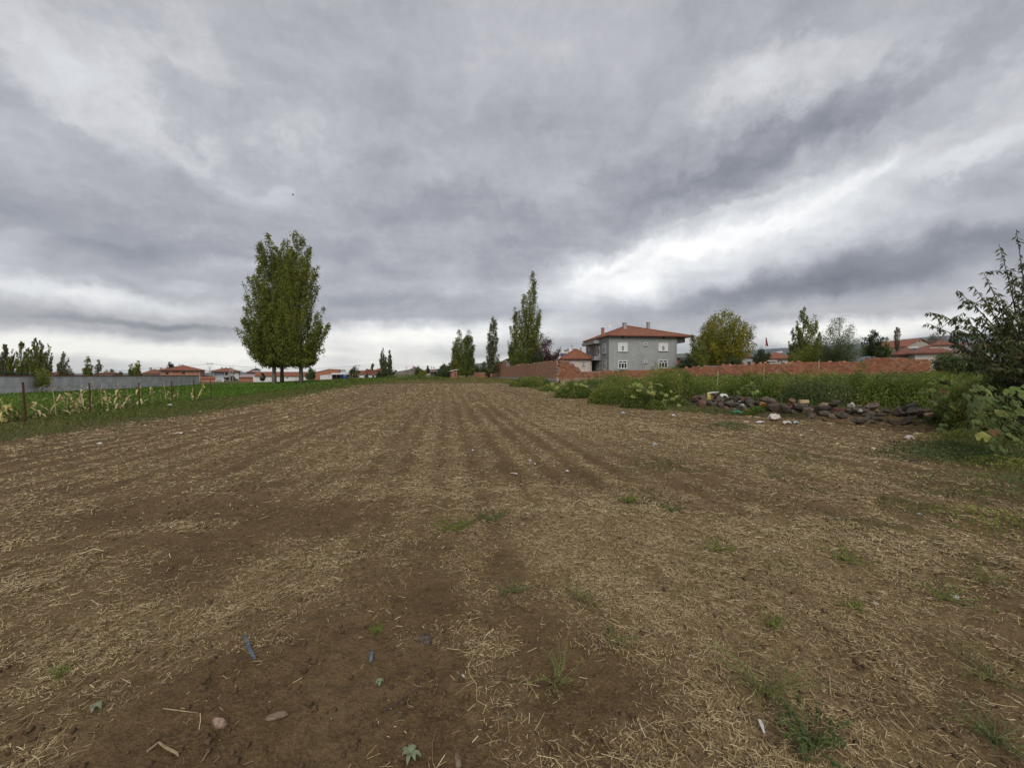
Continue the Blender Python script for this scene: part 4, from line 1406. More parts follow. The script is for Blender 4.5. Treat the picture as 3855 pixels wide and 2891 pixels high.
    opening(t, (0, 0, 0), FR, FN, 0.3, .3, .6, .5)
    D = 88.0
    t, w, h = box_house('brick_hut', 'tiny brick hut with a pale roof edge beside the twin poplars', 'hut', 1701, 1722, 1398, 1418, D, 2.2, M_BRICK, R(12), .8)
    m = MB(); m.prism([(-w / 2 - .25, -.25, h), (w / 2 + .25, -.25, h + .35), (w / 2 + .25, -.25, h + .45), (-w / 2 - .25, -.25, h + .1)], (0, 2.8, 0)); m.build('roof', M_ROOFW, t)
    m = MB(); m.box(-.1, .35, -.03, -.003, 0, .95); m.build('door', M_BARK, t)
    t = thing('brick_wall', 'low brick wall under the dark shrubs behind the twin poplars', 'wall', at(1783, 1416, 95), 0)
    k = 95 / FPX
    m = MB(); m.box(0, 90 * k, 0, .2, -.6, 13 * k); m.build('wall', M_BRICK, t)
    m = MB(); m.box(-.03, 90 * k + .03, -.04, .24, 13 * k + .003, 13 * k + .08); m.build('coping', M_CONC, t)

    # ---- right side, beyond the garden
    D = 105.0
    t, w, h = box_house('cottage', 'small grey cottage with red roof beside the yellowing tree', 'house', 2785, 2834, 1346, 1378, D, 7, M_GREYW, R(8), 3)
    hip_roof(t, -w / 2, w / 2, 0, 7, h + .12, 1.2, .45, M_TILE_B)
    m = MB(); m.box(-w / 2 - 1.5, -w / 2 - .003, 1, 5, -2, h - .7); m.build('side_room', M_WHITEW, t)
    opening(t, (0, 0, 0), FR, FN, .3, .4, .7, .8)
    D = 88.0
    t, w, h = box_house('villa', 'white villa with solar collector on its red roof beyond the garden wall', 'house', 2864, 2982, 1352, 1374, D, 9, M_WHITEW, R(5), 3)
    k = D / FPX
    hip_roof(t, -w / 2, w / 2, 0, 9, h + .14, at(0, 1327, D + 4.5).z - at(0, 1351, D).z, .55, M_TILE)
    sx = lambda u: (u - 2864) / 118 * w - w / 2
    m = MB(); m.box(-w / 2 - .1, sx(2925), -.35, -.003, h - .55, h - .2); m.build('eaves_band', M_CREAM, t)
    window(t, (0, 0, 0), FR, FN, sx(2873), .3, 1.0, 1.0, 3, 0, M_GREYW, M_GLASS)
    window(t, (0, 0, 0), FR, FN, sx(2925), .35, 1.1, .85, 2, 0, M_FRAME, M_CURT_SHADE)
    opening(t, (0, 0, 0), FR, FN, sx(2935), -.6, .55, 1.3, 'doorway')
    for u in (2898, 2910):
        opening(t, (0, 0, 0), FR, FN, sx(u), h - .6, .2, .3, 'vent_opening')
    solar(t, (sx(2918), 2.2, h + .75), 1.7, 1.2)
    chimney(t, sx(2946), 4, h + 1.2, h + 2.2, .4)
    t, w, h = box_house('brick_kiosk', 'narrow orange brick gable showing between poplars and willow', 'hut', 3090, 3104, 1348, 1364, 60, 2, M_BRICK, 0, 2)
    m = MB(); m.prism([(-w / 2 - .15, -.1, h), (0, -.1, h + .75), (w / 2 + .15, -.1, h)], (0, 2.2, 0)); m.build('roof', M_TILE, t)

    # village slope at far right
    D = 150.0
    a = at(3402, 1330, D)
    t = thing('gable_house', 'big beige gabled building high on the slope behind red roofs', 'building', at(3462, 1330, D), 0)
    k = D / FPX
    m = MB(); m.prism([(-52 * k, 0, -4), (52 * k, 0, -4), (52 * k, 0, 26 * k), (2 * k, 0, 53 * k), (-52 * k, 0, 24 * k)], (0, 14, 0)); m.build('wall', M_BEIGE, t)
    m = MB(); m.prism([(-54 * k, -.4, 24 * k), (2 * k, -.4, 53.5 * k), (54 * k, -.4, 26 * k), (54 * k, -.4, 28 * k), (2 * k, -.4, 56 * k), (-54 * k, -.4, 26 * k)], (0, 15, 0)); m.build('roof', M_TILE_P, t)
    for u in (-3, 10):
        opening(t, (0, 0, 0), FR, FN, u * k, 42 * k, .5, .6)
    D = 120.0
    t, w, h = box_house('long_roof_house', 'house with a wide brown red roof behind the end of the garden wall', 'house', 3515, 3580, 1300, 1345, D, 10, M_CREAM, R(10), 3)
    hip_roof(t, -w / 2, w / 2, 0, 10, h + .14, 1.7, .6, M_TILE_B)
    opening(t, (0, 0, 0), FR, FN, 1.4, h - 1.0, .9, .5)
    D = 78.0
    t, w, h = box_house('hip_house', 'cream house with dark red hipped roof and solar collector past the wall end', 'house', 3442, 3560, 1331, 1372, D, 9, M_CREAM, R(9), 3)
    k = D / FPX
    hip_roof(t, -w / 2 - .6, w / 2 + 1.0, 0, 9, h + .14, 1.75, .55, M_TILE_B)
    m = MB(); m.box(-w / 2 + 4.2, -w / 2 + 4.6, -.25, -.01, -2.5, h - .2); m.build('column', M_CREAM, t)
    window(t, (0, 0, 0), FR, FN, -w / 2 + 5.0, -.2, .9, .7, 1, 0, M_FRAME)
    m = MB(); m.box(.2, 1.4, 1.5, 2.2, h + .5, h + 1.3); m.build('white_tank', M_WHITE, t)
    D = 86.0
    t, w, h = box_house('low_roof_house', 'low house whose red roof and bright solar collector top the brick wall', 'house', 3368, 3438, 1336, 1350, D, 9, M_BEIGE, R(6), 3)
    hip_roof(t, -w / 2, w / 2 + 1.0, 0, 9, h + .14, 1.7, .6, M_TILE_B)
    solar(t, (1.0, 2.4, h + .9), 1.5, 1.0)
    dish(t, (2.4, 1.4, h + 1.0), .4, (R(70), 0, 0))
    for i, (u0, u1, ve, vb, D, lab) in enumerate(((3345, 3362, 1304, 1320, 240, 'tiny pale house on the slope beside the cypress'),
                                                  (3378, 3402, 1302, 1320, 230, 'tiny white and brown house on the slope beyond the bare poplar'),
                                                  (3595, 3640, 1296, 1330, 210, 'pink house on the slope seen through the peach branches'),
                                                  (3690, 3740, 1296, 1330, 230, 'cream house on the slope behind the peach tree'))):
        t, w, h = box_house('slope_house', lab, 'house', u0, u1, ve, vb, D, 7, (M_WHITEW, M_CREAM, M_PINKR, M_CREAM)[i], R(5), 4, 'houses on the far slope')
        hip_roof(t, -w / 2, w / 2, 0, 7, h + .1, 1.2, .4, M_TILE_B)
        for q in range(2):
            opening(t, (0, 0, 0), FR, FN, -w / 4 + q * w / 2 - .3, h - 1.3, .6, .7)
    t = thing('block_hut', 'low grey block hut half hidden behind the peach tree', 'hut', at(3652, 1372, 40), 0)
    k = 40 / FPX
    m = MB(); m.box(-13 * k, 13 * k, 0, 2, -1, 25 * k); m.build('wall', M_RENDER, t)
    m = MB(); m.prism([(-40 * k, -.2, 27 * k), (16 * k, -.2, 25.2 * k), (16 * k, -.2, 26.5 * k), (-40 * k, -.2, 29 * k)], (0, 2.4, .3)); m.build('roof', M_SOFFIT, t)


def poles():
    t = thing('power_pole', 'double pale pole with crossbars before the balcony house', 'pole', at(872, 1437, 150), 0)
    k = 150 / FPX
    for x in (-5 * k, 5 * k):
        m = MB(); m.tube([(x, 0, -1), (x, 0, 52 * k)], .13, 6); m.build('pole', M_CONC, t)
    m = MB(); m.box(-8 * k, 8 * k, -.1, .1, 50 * k, 52 * k); m.box(-5 * k, 5 * k, -.1, .1, 42 * k, 43 * k); m.build('crossbar', M_METAL, t)
    for i, (u, vt, vb, D, lab) in enumerate(((1612, 1378, 1416, 130, 'thin pole beside the small dark poplar near the car'), (1624, 1379, 1412, 140, 'thin bare pole rising behind the parked car'),
                                             (1634, 1380, 1412, 135, 'thicker pole rising behind the parked car'), (1530, 1379, 1400, 160, 'short dark pole above the grey block barn'))):
        p = at(u, vb, D)
        t = thing('utility_pole', lab, 'pole', p, 0, 'utility poles by the end of the field')
        hh = (vb - vt) * D / FPX
        m = MB(); m.tube([(0, 0, -1), (0, 0, hh)], [.14, .1], 6); m.build('pole', M_CONC, t)
        m = MB(); m.box(-.7, .7, -.06, .06, hh - .5, hh - .4); m.build('crossbar', M_METAL, t)

    def pylon(u, vt, vb, D, lab, sc=1.0):
        p = at(u, vb, D); k = D / FPX
        H_ = (vb - vt) * k
        t = thing('pylon', lab, 'pylon', p, 0, 'power line pylons')
        m = MB(); r_ = .16 * D / 420
        w0, w1 = H_ * .16, H_ * .22
        for sx_ in (-1, 1):
            m.tube([(sx_ * w0 * .6, 0, -2), (sx_ * w0 * .42, 0, H_ * .55), (sx_ * w1, 0, H_ * .72), (sx_ * w1 * .9, 0, H_ * .82)], r_, 4)
            m.tube([(sx_ * w1 * .9, 0, H_ * .82), (sx_ * w1 * 1.0, 0, H_)], r_ * .8, 4)
        for q in range(6):
            z0, z1 = H_ * .09 * q, H_ * .09 * (q + 1)
            s_ = 1 if q % 2 else -1
            m.tube([(-s_ * w0 * .55, 0, z0), (s_ * w0 * .5, 0, z1)], r_ * .7, 4)
            m.tube([(s_ * w0 * .55, 0, z0), (-s_ * w0 * .5, 0, z1)], r_ * .7, 4)
        m.build('mast', M_METAL, t)
        m = MB(); m.tube([(-H_ * .36, 0, H_ * .82), (H_ * .36, 0, H_ * .82)], r_ * 1.2, 4); m.tube([(-H_ * .36, 0, H_ * .82), (0, 0, H_ * .88), (H_ * .36, 0, H_ * .82)], r_ * .7, 4)
        m.build('crossarm', M_METAL, t)
        return p + Vector((0, 0, H_ * .8))
    tops = [pylon(790, 1362, 1402, 520, 'nearer steel pylon standing behind the brick house roof'), pylon(1348, 1371, 1400, 700, 'distant pylon above the leafy tree by the open shed'),
            pylon(683, 1368, 1402, 620, 'faint pylon tips above the brick house ridge')]
    a, b = tops[0], tops[1]
    far_l = at(-700, 1366, 470)
    t = thing('power_line', 'thin power cables slung between the pylons', 'cable', a)
    m = MB()
    for off in (-4, 4):
        for p, q in ((a, b), (far_l, a)):
            pts = []
            for i in range(17):
                f = i / 16
                x = p.lerp(q, f) - a
                pts.append((x.x, x.y + off, x.z - 14 * 4 * f * (1 - f) * (q - p).length / 500))
            m.tube(pts, .10, 4)
    m.build('cable', M_METAL, t)
    # flag
    D = 110.0
    t = thing('flagpole', 'tall white flagpole behind the dark tree near the villa', 'flagpole', at(2881.5, 1350, D), 0)
    k = D / FPX
    m = MB(); m.tube([(0, 0, -2), (0, 0, 80 * k)], [.09, .05], 6); m.build('pole', M_WHITE, t)
    tf = thing('flag', 'red flag hanging limp from the white flagpole', 'flag', at(2882, 1301, D), 0)
    v, f = [], []
    for i in range(9):
        for j in range(7):
            z = 29 * k * (1 - i / 8); wd = (0.15 + .75 * (i / 8) ** 1.2) * (0.75 if i == 8 else 1)
            x = .06 + wd * j / 6
            v.append((x, .18 * math.sin(j * 1.9 + i * .35), z - .16 * j / 6 * i / 4))
    for i in range(8):
        for j in range(6):
            f.append((i * 7 + j, i * 7 + j + 1, (i + 1) * 7 + j + 1, (i + 1) * 7 + j))
    me = bpy.data.meshes.new('cloth'); me.from_pydata(v, [], f); me.materials.append(M_RED)
    link(bpy.data.objects.new('cloth', me), tf)
    m = MB()                                                          # its white crescent, folded edge-on
    n = 10
    pts = [(.42 + .2 * math.cos(R(40 + 280 * i / n)), -.24, 9 * k + .2 * math.sin(R(40 + 280 * i / n))) for i in range(n + 1)]
    pts += [(.47 + .15 * math.cos(R(320 - 280 * i / n)), -.24, 9 * k + .15 * math.sin(R(320 - 280 * i / n))) for i in range(n + 1)]
    m.prism(pts, (0, .015, 0)); m.build('crescent', M_WHITE, tf)


def parked_car():
    p = at(1637, 1418, 108)
    t = thing('parked_car', 'dark car parked before the pale cottage at the field end', 'car', p, R(4))
    L, Hh, W = 3.9, 1.4, 1.6
    m = MB(); m.prism([(-1.95, 0, .3), (1.95, 0, .3), (1.95, 0, .75), (1.2, 0, .85), (-1.7, 0, .9), (-1.95, 0, .8)], (0, W, 0)); m.build('body', M_CAR, t, False, .05)
    m = MB(); m.prism([(-1.6, .12, .88), (1.0, .12, .86), (.45, .12, 1.38), (-1.15, .12, 1.4)], (0, W - .24, 0)); c = m.build('cabin', M_CAR, t, False, .05)
    m = MB(); m.prism([(-1.35, .1, .93), (-.35, .1, .93), (-.35, .1, 1.3), (-1.05, .1, 1.3)], (0, .015, 0)); m.build('window', M_GLASS, c)
    m = MB(); m.prism([(-.25, .1, .93), (.75, .1, .93), (.38, .1, 1.3), (-.25, .1, 1.3)], (0, .015, 0)); m.build('window', M_GLASS, c)
    for x in (-1.2, 1.2):
        m = MB(); m.tube([(x, -.02, .32), (x, .2, .32)], .32, 14); w = m.build('wheel', M_DARKF, t)
        m = MB(); m.tube([(x, -.03, .32), (x, .0, .32)], .18, 10); m.build('hubcap', M_METAL, w)
    for y in (.12, W - .4):
        m = MB(); m.box(1.94, 1.97, y, y + .28, .55, .72); m.build('headlight', M_WHITE, t)


main_house()
small_house()
brick_walls()
grey_wall()
far_houses()
poles()
parked_car()


# ------------------------------------------------------------------ foliage
def leaf_quads(P, size, rng, aspect=0.62, nrm=None, updir=None, spread=1.0):
    """diamond leaves at the points P, turned at random (or hanging along updir)"""
    n = len(P)
    if updir is None:
        a = rng.normal(size=(n, 3))
    else:
        a = np.asarray(updir) + spread * rng.normal(size=(n, 3))
    a /= np.linalg.norm(a, axis=1, keepdims=True) + 1e-9
    b = np.cross(a, rng.normal(size=(n, 3)))
    b /= np.linalg.norm(b, axis=1, keepdims=True) + 1e-9
    s = (size * rng.uniform(0.65, 1.3, n))[:, None]
    a = a * s * 0.5; b = b * s * 0.5 * aspect
    V = np.stack([P - a, P + b - a * 0.1, P + a, P - b - a * 0.1], 1).reshape(-1, 3)
    F = np.arange(4 * n).reshape(-1, 4)
    return V, F


def limb_path(p0, p1, rise, k=5):
    """a limb leaving the trunk outward and bending up"""
    f = np.linspace(0, 1, k)
    d = np.asarray(p1) - np.asarray(p0)
    out = np.stack([p0[0] + d[0] * f ** rise, p0[1] + d[1] * f ** rise, p0[2] + d[2] * f], 1)
    return out


def tree(name, label, cat, base, h, prof, nleaf, leaf, mat, trunk_r, seed, z0=0.08, nb=60, steep=1.6, sig=0.10, lean=(0, 0), group=None,
         bark=None, limbs=40, rise=0.75, hang=None, aspect=0.62, stems=1, stem_r=0.0, flat=1.0, fill=0.3, rot=0.0):
    """trunk (with its limbs) and crown; prof: [(t, radius in metres)] of the crown's outline by height"""
    rng = np.random.default_rng(seed)
    nleaf = int(nleaf * (1.42 if nleaf > 3000 else 1.4))
    t = thing(name, label, cat, (base[0], base[1], base[2]), rot, group)
    pt = np.array([p[0] for p in prof]); pr = np.array([p[1] for p in prof])

    def axis(z):
        f = np.clip(z / h, 0, 1.1)
        return np.stack([lean[0] * f ** 2, lean[1] * f ** 2], -1)
    # where limbs end: on an uneven envelope
    te = np.interp(rng.random(nb), np.linspace(0, 1, 80), np.interp(np.linspace(0, 1, 80), np.cumsum(np.interp(np.linspace(0, 1, 200), pt, pr) + 0.02 * pr.max()) /
                   np.sum(np.interp(np.linspace(0, 1, 200), pt, pr) + 0.02 * pr.max()), np.linspace(0, 1, 200)))
    te = np.clip(te, z0 + 0.02, 1.0)
    te[0] = 1.0
    phi = rng.uniform(0, 2 * np.pi, nb)
    Re = np.interp(te, pt, pr) * rng.uniform(0.3, 1.0, nb) ** 0.4 * rng.uniform(0.86, 1.14, nb)
    ze = te * h
    zs = np.maximum(z0 * h * rng.uniform(0.85, 1.1, nb), ze - np.maximum(Re * steep, 0.12 * h) * rng.uniform(0.8, 1.2, nb))
    stem_id = rng.integers(0, stems, nb)
    sx = np.array([stem_r * math.cos(2.4 * k) for k in range(stems)]); sy = np.array([stem_r * math.sin(2.4 * k) for k in range(stems)])
    x0 = axis(zs)[:, 0] + sx[stem_id]; y0 = axis(zs)[:, 1] + sy[stem_id]
    x1 = axis(ze)[:, 0] + Re * np.cos(phi); y1 = axis(ze)[:, 1] + Re * np.sin(phi) * flat
    mb = MB()
    for k in range(stems):
        zz = np.linspace(-0.4, h * 0.86, 8)
        ax = axis(np.maximum(zz, 0))
        mb.tube([(ax[i, 0] + sx[k] * (0.4 + 0.6 * i / 7), ax[i, 1] + sy[k] * (0.4 + .6 * i / 7), zz[i]) for i in range(8)],
                [trunk_r * (1.25 if i == 0 else 1 - 0.93 * i / 7) / (1 if stems == 1 else 1.5) + 0.01 for i in range(8)], 7)
    for i in range(min(limbs, nb)):
        pth = limb_path((x0[i], y0[i], zs[i]), (x1[i], y1[i], ze[i]), rise)
        r0 = trunk_r * 0.26 * (1 - 0.6 * te[i]) + 0.012
        mb.tube([tuple(p) for p in pth], [r0 * (1 - 0.8 * q / 4) for q in range(5)], 4)
    mb.build('trunk', bark or M_BARK, t, True)
    # leaves along the limbs
    w = (0.35 + Re / (Re.max() + 1e-6)) * (0.6 + 0.8 * rng.random(nb))
    bi = rng.choice(nb, nleaf, p=w / w.sum())
    s = 1 - rng.random(nleaf) ** 1.25 * 0.86
    f = s ** rise
    P = np.stack([x0[bi] + (x1[bi] - x0[bi]) * f, y0[bi] + (y1[bi] - y0[bi]) * f, zs[bi] + (ze[bi] - zs[bi]) * s], 1)
    sg = sig * (0.5 + 0.9 * (1 - s))[:, None] * np.array([1, 1, 1.25]) * max(pr.max(), 0.4)
    P = P + rng.normal(size=(nleaf, 3)) * sg
    P[:, 2] = np.maximum(P[:, 2], z0 * h * (.8 + .25 * rng.random(nleaf)))
    V, F = leaf_quads(P, leaf, rng, aspect, updir=hang, spread=0.7 if hang is not None else 1.0)
    bt = rng.random(nb)
    cs = max(.35, h * .035)                                    # clumps of lighter and darker leaves
    q = P / cs + rng.normal(0, .16, (nleaf, 3))
    cell = _h(np.floor(q[:, 0] + 31 * np.floor(q[:, 2])), np.floor(q[:, 1]), seed)
    tint = np.clip(0.02 + 0.25 * bt[bi] + 0.42 * cell ** 1.3 + 0.42 * rng.random(nleaf) ** 1.5, 0, 1)
    me = np_mesh('crown', V, F, np.repeat(tint, 4))
    np_obj('crown', me, mat, t)
    return t


def px_h(v0, v1, y):
    return (v1 - v0) * y / FPX


def pt(u, v, y):
    p = at(u, v, y)
    return (p.x, p.y, p.z)


def big_poplars():
    P1 = [(0.0, 0), (.10, .5), (.15, 2.2), (.24, 3.5), (.38, 4.1), (.54, 3.8), (.70, 3.4), (.83, 2.8), (.93, 1.9), (1, .6)]
    P2 = [(0.0, 0), (.10, .5), (.15, 2.0), (.28, 3.2), (.4, 3.3), (.6, 3.0), (.8, 2.5), (.94, 1.7), (1, .5)]
    P3 = [(0.0, 0), (.10, .5), (.15, 2.0), (.25, 3.1), (.36, 3.4), (.5, 2.9), (.7, 2.5), (.86, 2.0), (.95, 1.3), (1, .4)]
    G = 'three big poplars at the edge of the field'
    y = 55.0; b = pt(1033, 1455, y)
    tree('poplar', 'big poplar with pale lower trunk, outermost and widest of the three by the field', 'tree', (b[0], y, b[2]), px_h(892, 1455, y), P1, 42000, .22, M_POPLAR, .28, 3, z0=.145, nb=190, steep=2.2, sig=.075, group=G, bark=M_BARK_P, lean=(-.2, 0))
    y = 57.5; b = pt(1062, 1453, y)
    tree('poplar', 'middle one of the three big poplars with brown trunk and low leafy twigs', 'tree', (b[0], y, b[2]), px_h(905, 1453, y), P2, 28000, .22, M_POPLAR, .26, 4, z0=.14, nb=140, steep=2.2, sig=.075, group=G, lean=(.9, 0))
    y = 49.5; b = pt(1134, 1460, y)
    tree('poplar', 'big poplar with dark trunk standing apart from the other two, closest to the field', 'tree', (b[0], y, b[2]), px_h(884, 1460, y), P3, 30000, .21, M_POPLAR, .27, 5, z0=.155, nb=150, steep=2.2, sig=.075, group=G, lean=(-.35, 0))


SLIM = [(0, 0), (.06, .25), (.15, .7), (.35, 1.0), (.6, .95), (.8, .65), (.93, .35), (1, .08)]
OVAL = [(0, 0), (.1, .5), (.3, .9), (.5, 1.0), (.75, .8), (.92, .42), (1, .1)]
BALL = [(0, .3), (.12, .75), (.35, 1.0), (.6, .97), (.8, .75), (.94, .4), (1, .1)]


def scaled(p, r):
    return [(a, b * r) for a, b in p]


def mid_trees():
    G = 'poplars along the right edge of the field'
    def pop(label, u, vt, vb, wpx, D, n, leaf, mat, seed, name='poplar', cat='tree', prof=SLIM, lean=0.0, group=None, z0=.05, nb=60, steep=3.0, sig=.16, **k):
        b = pt(u, vb, D); h = px_h(vt, vb, D); r = wpx / 2 * D / FPX * (1.1 if prof is SLIM else 1.0); leaf *= 1.12
        zg = gz(b[0], b[1])
        return tree(name, label, cat, (b[0], D, min(b[2], zg + 0.3) if vb > 1395 else b[2]), h, scaled(prof, r), n, leaf, mat, max(.05, min(.3, h * .013)), seed, z0=z0, nb=nb, steep=steep, sig=sig, lean=(lean * r, 0), group=group, **k)
    pop('dark feathery poplar, darker one of the close pair at the field end', 1722, 1241, 1418, 56, 92, 9000, .24, M_POPLAR, 11, group=G, lean=.25, prof=[(0, .5), (.1, .9), (.4, 1), (.7, .85), (.9, .45), (1, .1)], nb=80)
    pop('bright green drooping poplar, lighter one of the close pair at the field end', 1757, 1243, 1420, 58, 88, 10000, .22, M_BRIGHT, 12, group=G, lean=.25, prof=[(0, .7), (.1, 1), (.4, 1), (.7, .8), (.9, .4), (1, .1)], nb=90)
    pop('single slim poplar standing at the far end of the long brick wall', 1856, 1194, 1424, 52, 78, 6500, .2, M_POPLAR_P, 13, group=G, lean=.05, nb=55, z0=.1)
    pop('tallest ragged poplar behind the long brick wall, leaning with the wind', 1986, 1029, 1392, 112, 72, 14000, .22, M_POPLAR, 14, group=G, lean=.35, nb=85, sig=.12, prof=[(0, .5), (.1, .8), (.3, 1.0), (.5, .92), (.7, .66), (.85, .38), (1, .06)])
    pop('shorter slim poplar against the flank of the tallest one', 1935, 1160, 1392, 46, 74, 5000, .2, M_POPLAR, 15, group=G, lean=.15, nb=45)
    pop('leafy young poplar filling the foot of the tallest one', 1958, 1290, 1398, 74, 70, 6000, .17, M_BRIGHT, 16, group=G, lean=.1, nb=50, prof=OVAL, sig=.2, z0=.02)
    pop('loose poplar shoot leaning out on the house side of the tallest one', 2012, 1190, 1390, 52, 73, 4000, .2, M_POPLAR, 17, group=G, lean=.6, nb=40)
    # purple plum and dark evergreen in front of it
    pop('purple leaved plum tree over the brick wall beside the cottage', 2056, 1262, 1400, 122, 66, 7500, .17, M_PLUM, 21, 'plum_tree', prof=BALL, z0=.25, nb=70, steep=.9, sig=.13)
    pop('dark evergreen shrub under the purple plum tree', 2024, 1326, 1395, 66, 63, 4500, .15, M_DARK, 22, 'evergreen_shrub', 'shrub', BALL, z0=.02, nb=50, steep=.8, sig=.17)
    pop('small bare twigged bush at the foot of the slim single poplar', 1838, 1388, 1424, 26, 80, 700, .13, M_DARK, 23, 'bush', 'shrub', BALL, z0=.05, nb=24, steep=1, sig=.2)
    for i, (u, vt, vb, w, D, mat, lab) in enumerate(((1790, 1358, 1400, 36, 135, M_WILLOW, 'grey green tree over the low roof behind the twin poplars'),
                                                     (1824, 1358, 1402, 42, 130, M_WILLOW, 'grey green tree behind the single slim poplar'))):
        pop(lab, u, vt, vb, w, D, 1600, .34, mat, 30 + i, 'leafy_tree', prof=BALL, z0=.1, nb=30, steep=1, sig=.2)
    for i, (u, w) in enumerate(((1797, 34), (1822, 34))):
        pop(('dark shrub over the low brick wall next to the twin poplars', 'dark shrub over the low brick wall next to the single poplar')[i], u, 1381, 1410, w, 98, 1500, .24, M_DARK, 33 + i, 'dark_shrub', 'shrub', BALL, z0=.02, nb=30, steep=.7, sig=.2)
    # dark grove right of the parked car
    for i, (u, vt, w, lab) in enumerate(((1655, 1390, 38, 'low dark willow bush next to the parked car'), (1676, 1372, 46, 'grey willow in the grove between the car and the twin poplars'), (1700, 1364, 46, 'tallest grey willow in the grove touching the twin poplars'))):
        pop(lab, u, vt, 1420, w, 96 + 3 * i, 3000, .26, (M_DARK, M_WILLOW, M_WILLOW)[i], 40 + i, 'willow', prof=BALL, z0=.05, nb=50, steep=1.2, sig=.17)
    pop('low dark hedge bush at the foot of the grey willow grove', 1682, 1398, 1420, 70, 92, 2600, .22, M_DARK, 44, 'bush', 'shrub', BALL, z0=.02, nb=50, steep=.6, sig=.18)
    pop('green bush next to the grey block barn', 1574, 1381, 1418, 34, 98, 1800, .22, M_WILLOW, 45, 'bush', 'shrub', BALL, z0=.03, nb=30, steep=.8, sig=.2)
    pop('yellowish bush between the grey block barn and the short beige wall', 1592, 1391, 1418, 28, 96, 1500, .2, M_YELLOW, 46, 'bush', 'shrub', BALL, z0=.03, nb=30, steep=.8, sig=.2)
    pop('small dark poplar above the short beige wall', 1611, 1376, 1416, 14, 112, 900, .25, M_DARK, 47, prof=SLIM, nb=20)
    # twin thin poplars over the beige cottage and the shrubs at their feet
    pop('taller thin poplar before the beige cottage', 1443, 1311, 1420, 27, 125, 2600, .33, M_POPLAR_P, 48, nb=36, group='thin poplars by the beige cottage')
    pop('thinner poplar next to the taller one before the beige cottage', 1467, 1319, 1420, 20, 127, 1900, .33, M_POPLAR_P, 49, nb=30, group='thin poplars by the beige cottage')
    for i, (u, vt, w) in enumerate(((1428, 1398, 20), (1450, 1398, 30), (1474, 1391, 34), (1490, 1396, 24))):
        pop(('dark shrub before the beige cottage doorway', 'dark shrub at the foot of the taller thin poplar', 'largest dark shrub at the foot of the thinner poplar', 'dark shrub touching the grey block barn')[i],
            u, vt, 1423, w, 112, 1100, .26, M_DARK, 50 + i, 'dark_shrub', 'shrub', BALL, z0=.02, nb=24, steep=.7, sig=.2, group='dark shrubs by the beige cottage')
    pop('small dark poplar rising behind the long low cottage', 1403, 1363, 1410, 20, 150, 1100, .36, M_DARK, 55, prof=OVAL, nb=24)
    pop('leafy dark tree before the open shed and the red roof', 1335, 1383, 1424, 38, 112, 2400, .26, M_DARK, 56, 'leafy_tree', prof=BALL, z0=.12, nb=40, steep=1, sig=.18)
    pop('bushy grey green tree before the slanting brick shed', 1170, 1386, 1426, 36, 118, 2200, .27, M_WILLOW, 57, 'leafy_tree', prof=BALL, z0=.05, nb=36, steep=1.1, sig=.2)
    pop('tiny dark shrub against the white cottage wall', 1383, 1406, 1426, 10, 125, 400, .24, M_DARK, 58, 'dark_shrub', 'shrub', OVAL, nb=14, sig=.25)
    pop('round clipped tree before the balcony house', 875, 1414, 1436, 18, 160, 900, .32, M_DARK, 59, 'round_tree', prof=BALL, nb=26, steep=.8, sig=.2, z0=.2)
    pop('dark poplar stub behind the first big poplar', 988, 1390, 1418, 22, 120, 900, .3, M_DARK, 60, prof=OVAL, nb=20)

    # skyline behind the grey wall
    G2 = 'wind bent poplars behind the grey wall'
    for i, (u, vt, w, n, lab) in enumerate(((14, 1290, 46, 4200, 'pale thin crowned poplar at the very end of the row over the grey wall'), (40, 1308, 30, 2600, 'shorter poplar between the end one and the forked one'),
                                            (78, 1280, 44, 4200, 'broad forked poplar in the row behind the grey wall'), (105, 1302, 22, 2000, 'slim poplar between the forked one and the tallest of the row'),
                                            (128, 1266, 34, 4000, 'tallest poplar of the wind bent row over the grey wall'), (148, 1276, 36, 4200, 'dense dark poplar just behind the small tree on the wall'),
                                            (178, 1289, 34, 3000, 'last leaning poplar closing the dense row over the grey wall'), (235, 1317, 42, 2600, 'lone stepped poplar after the gap in the row'))):
        pop(lab, u, vt, 1428, w * .8, 88, n, .22, M_POPLAR if i not in (0, 7) else M_POPLAR_P, 61 + i, group=G2, lean=.6, nb=34, sig=.15, steep=5, prof=[(0, .5), (.15, .8), (.4, .9), (.7, .95), (.9, .7), (1, .2)])
    G3 = 'small far trees on the skyline over the grey wall'
    for i, (u, vt, w, n, mat, nm, lab) in enumerate(((265, 1379, 24, 700, M_WILLOW, 'leafy_tree', 'small bushy tree beside the lone stepped poplar'), (332, 1336, 28, 1500, M_POPLAR, 'poplar', 'dark oval poplar alone on the skyline'),
                                                     (370, 1348, 24, 900, M_POPLAR_P, 'poplar', 'pale see-through poplar beside the dark oval one'), (400, 1385, 18, 260, M_BARE, 'bare_tree', 'sparse bare tree over the flat brown roof'),
                                                     (421, 1384, 26, 700, M_WILLOW, 'leafy_tree', 'bushy tree over the flat brown roof'), (456, 1390, 18, 500, M_WILLOW, 'leafy_tree', 'tiny bushy tree on the skyline before the twin poplars'),
                                                     (495, 1364, 26, 1200, M_POPLAR, 'poplar', 'rounder one of two dark poplars near the cottage roof'), (521, 1352, 26, 1400, M_POPLAR, 'poplar', 'taller one of two dark poplars near the cottage roof'),
                                                     (639, 1355, 28, 1300, M_DARK, 'poplar', 'dark oval tree behind the unfinished brick house'))):
        pop(lab, u, vt, 1426, w, 150, n, .42, mat, 71 + i, nm, group=G3, lean=.1, nb=26, sig=.24, prof=OVAL if nm != 'bare_tree' else BALL)
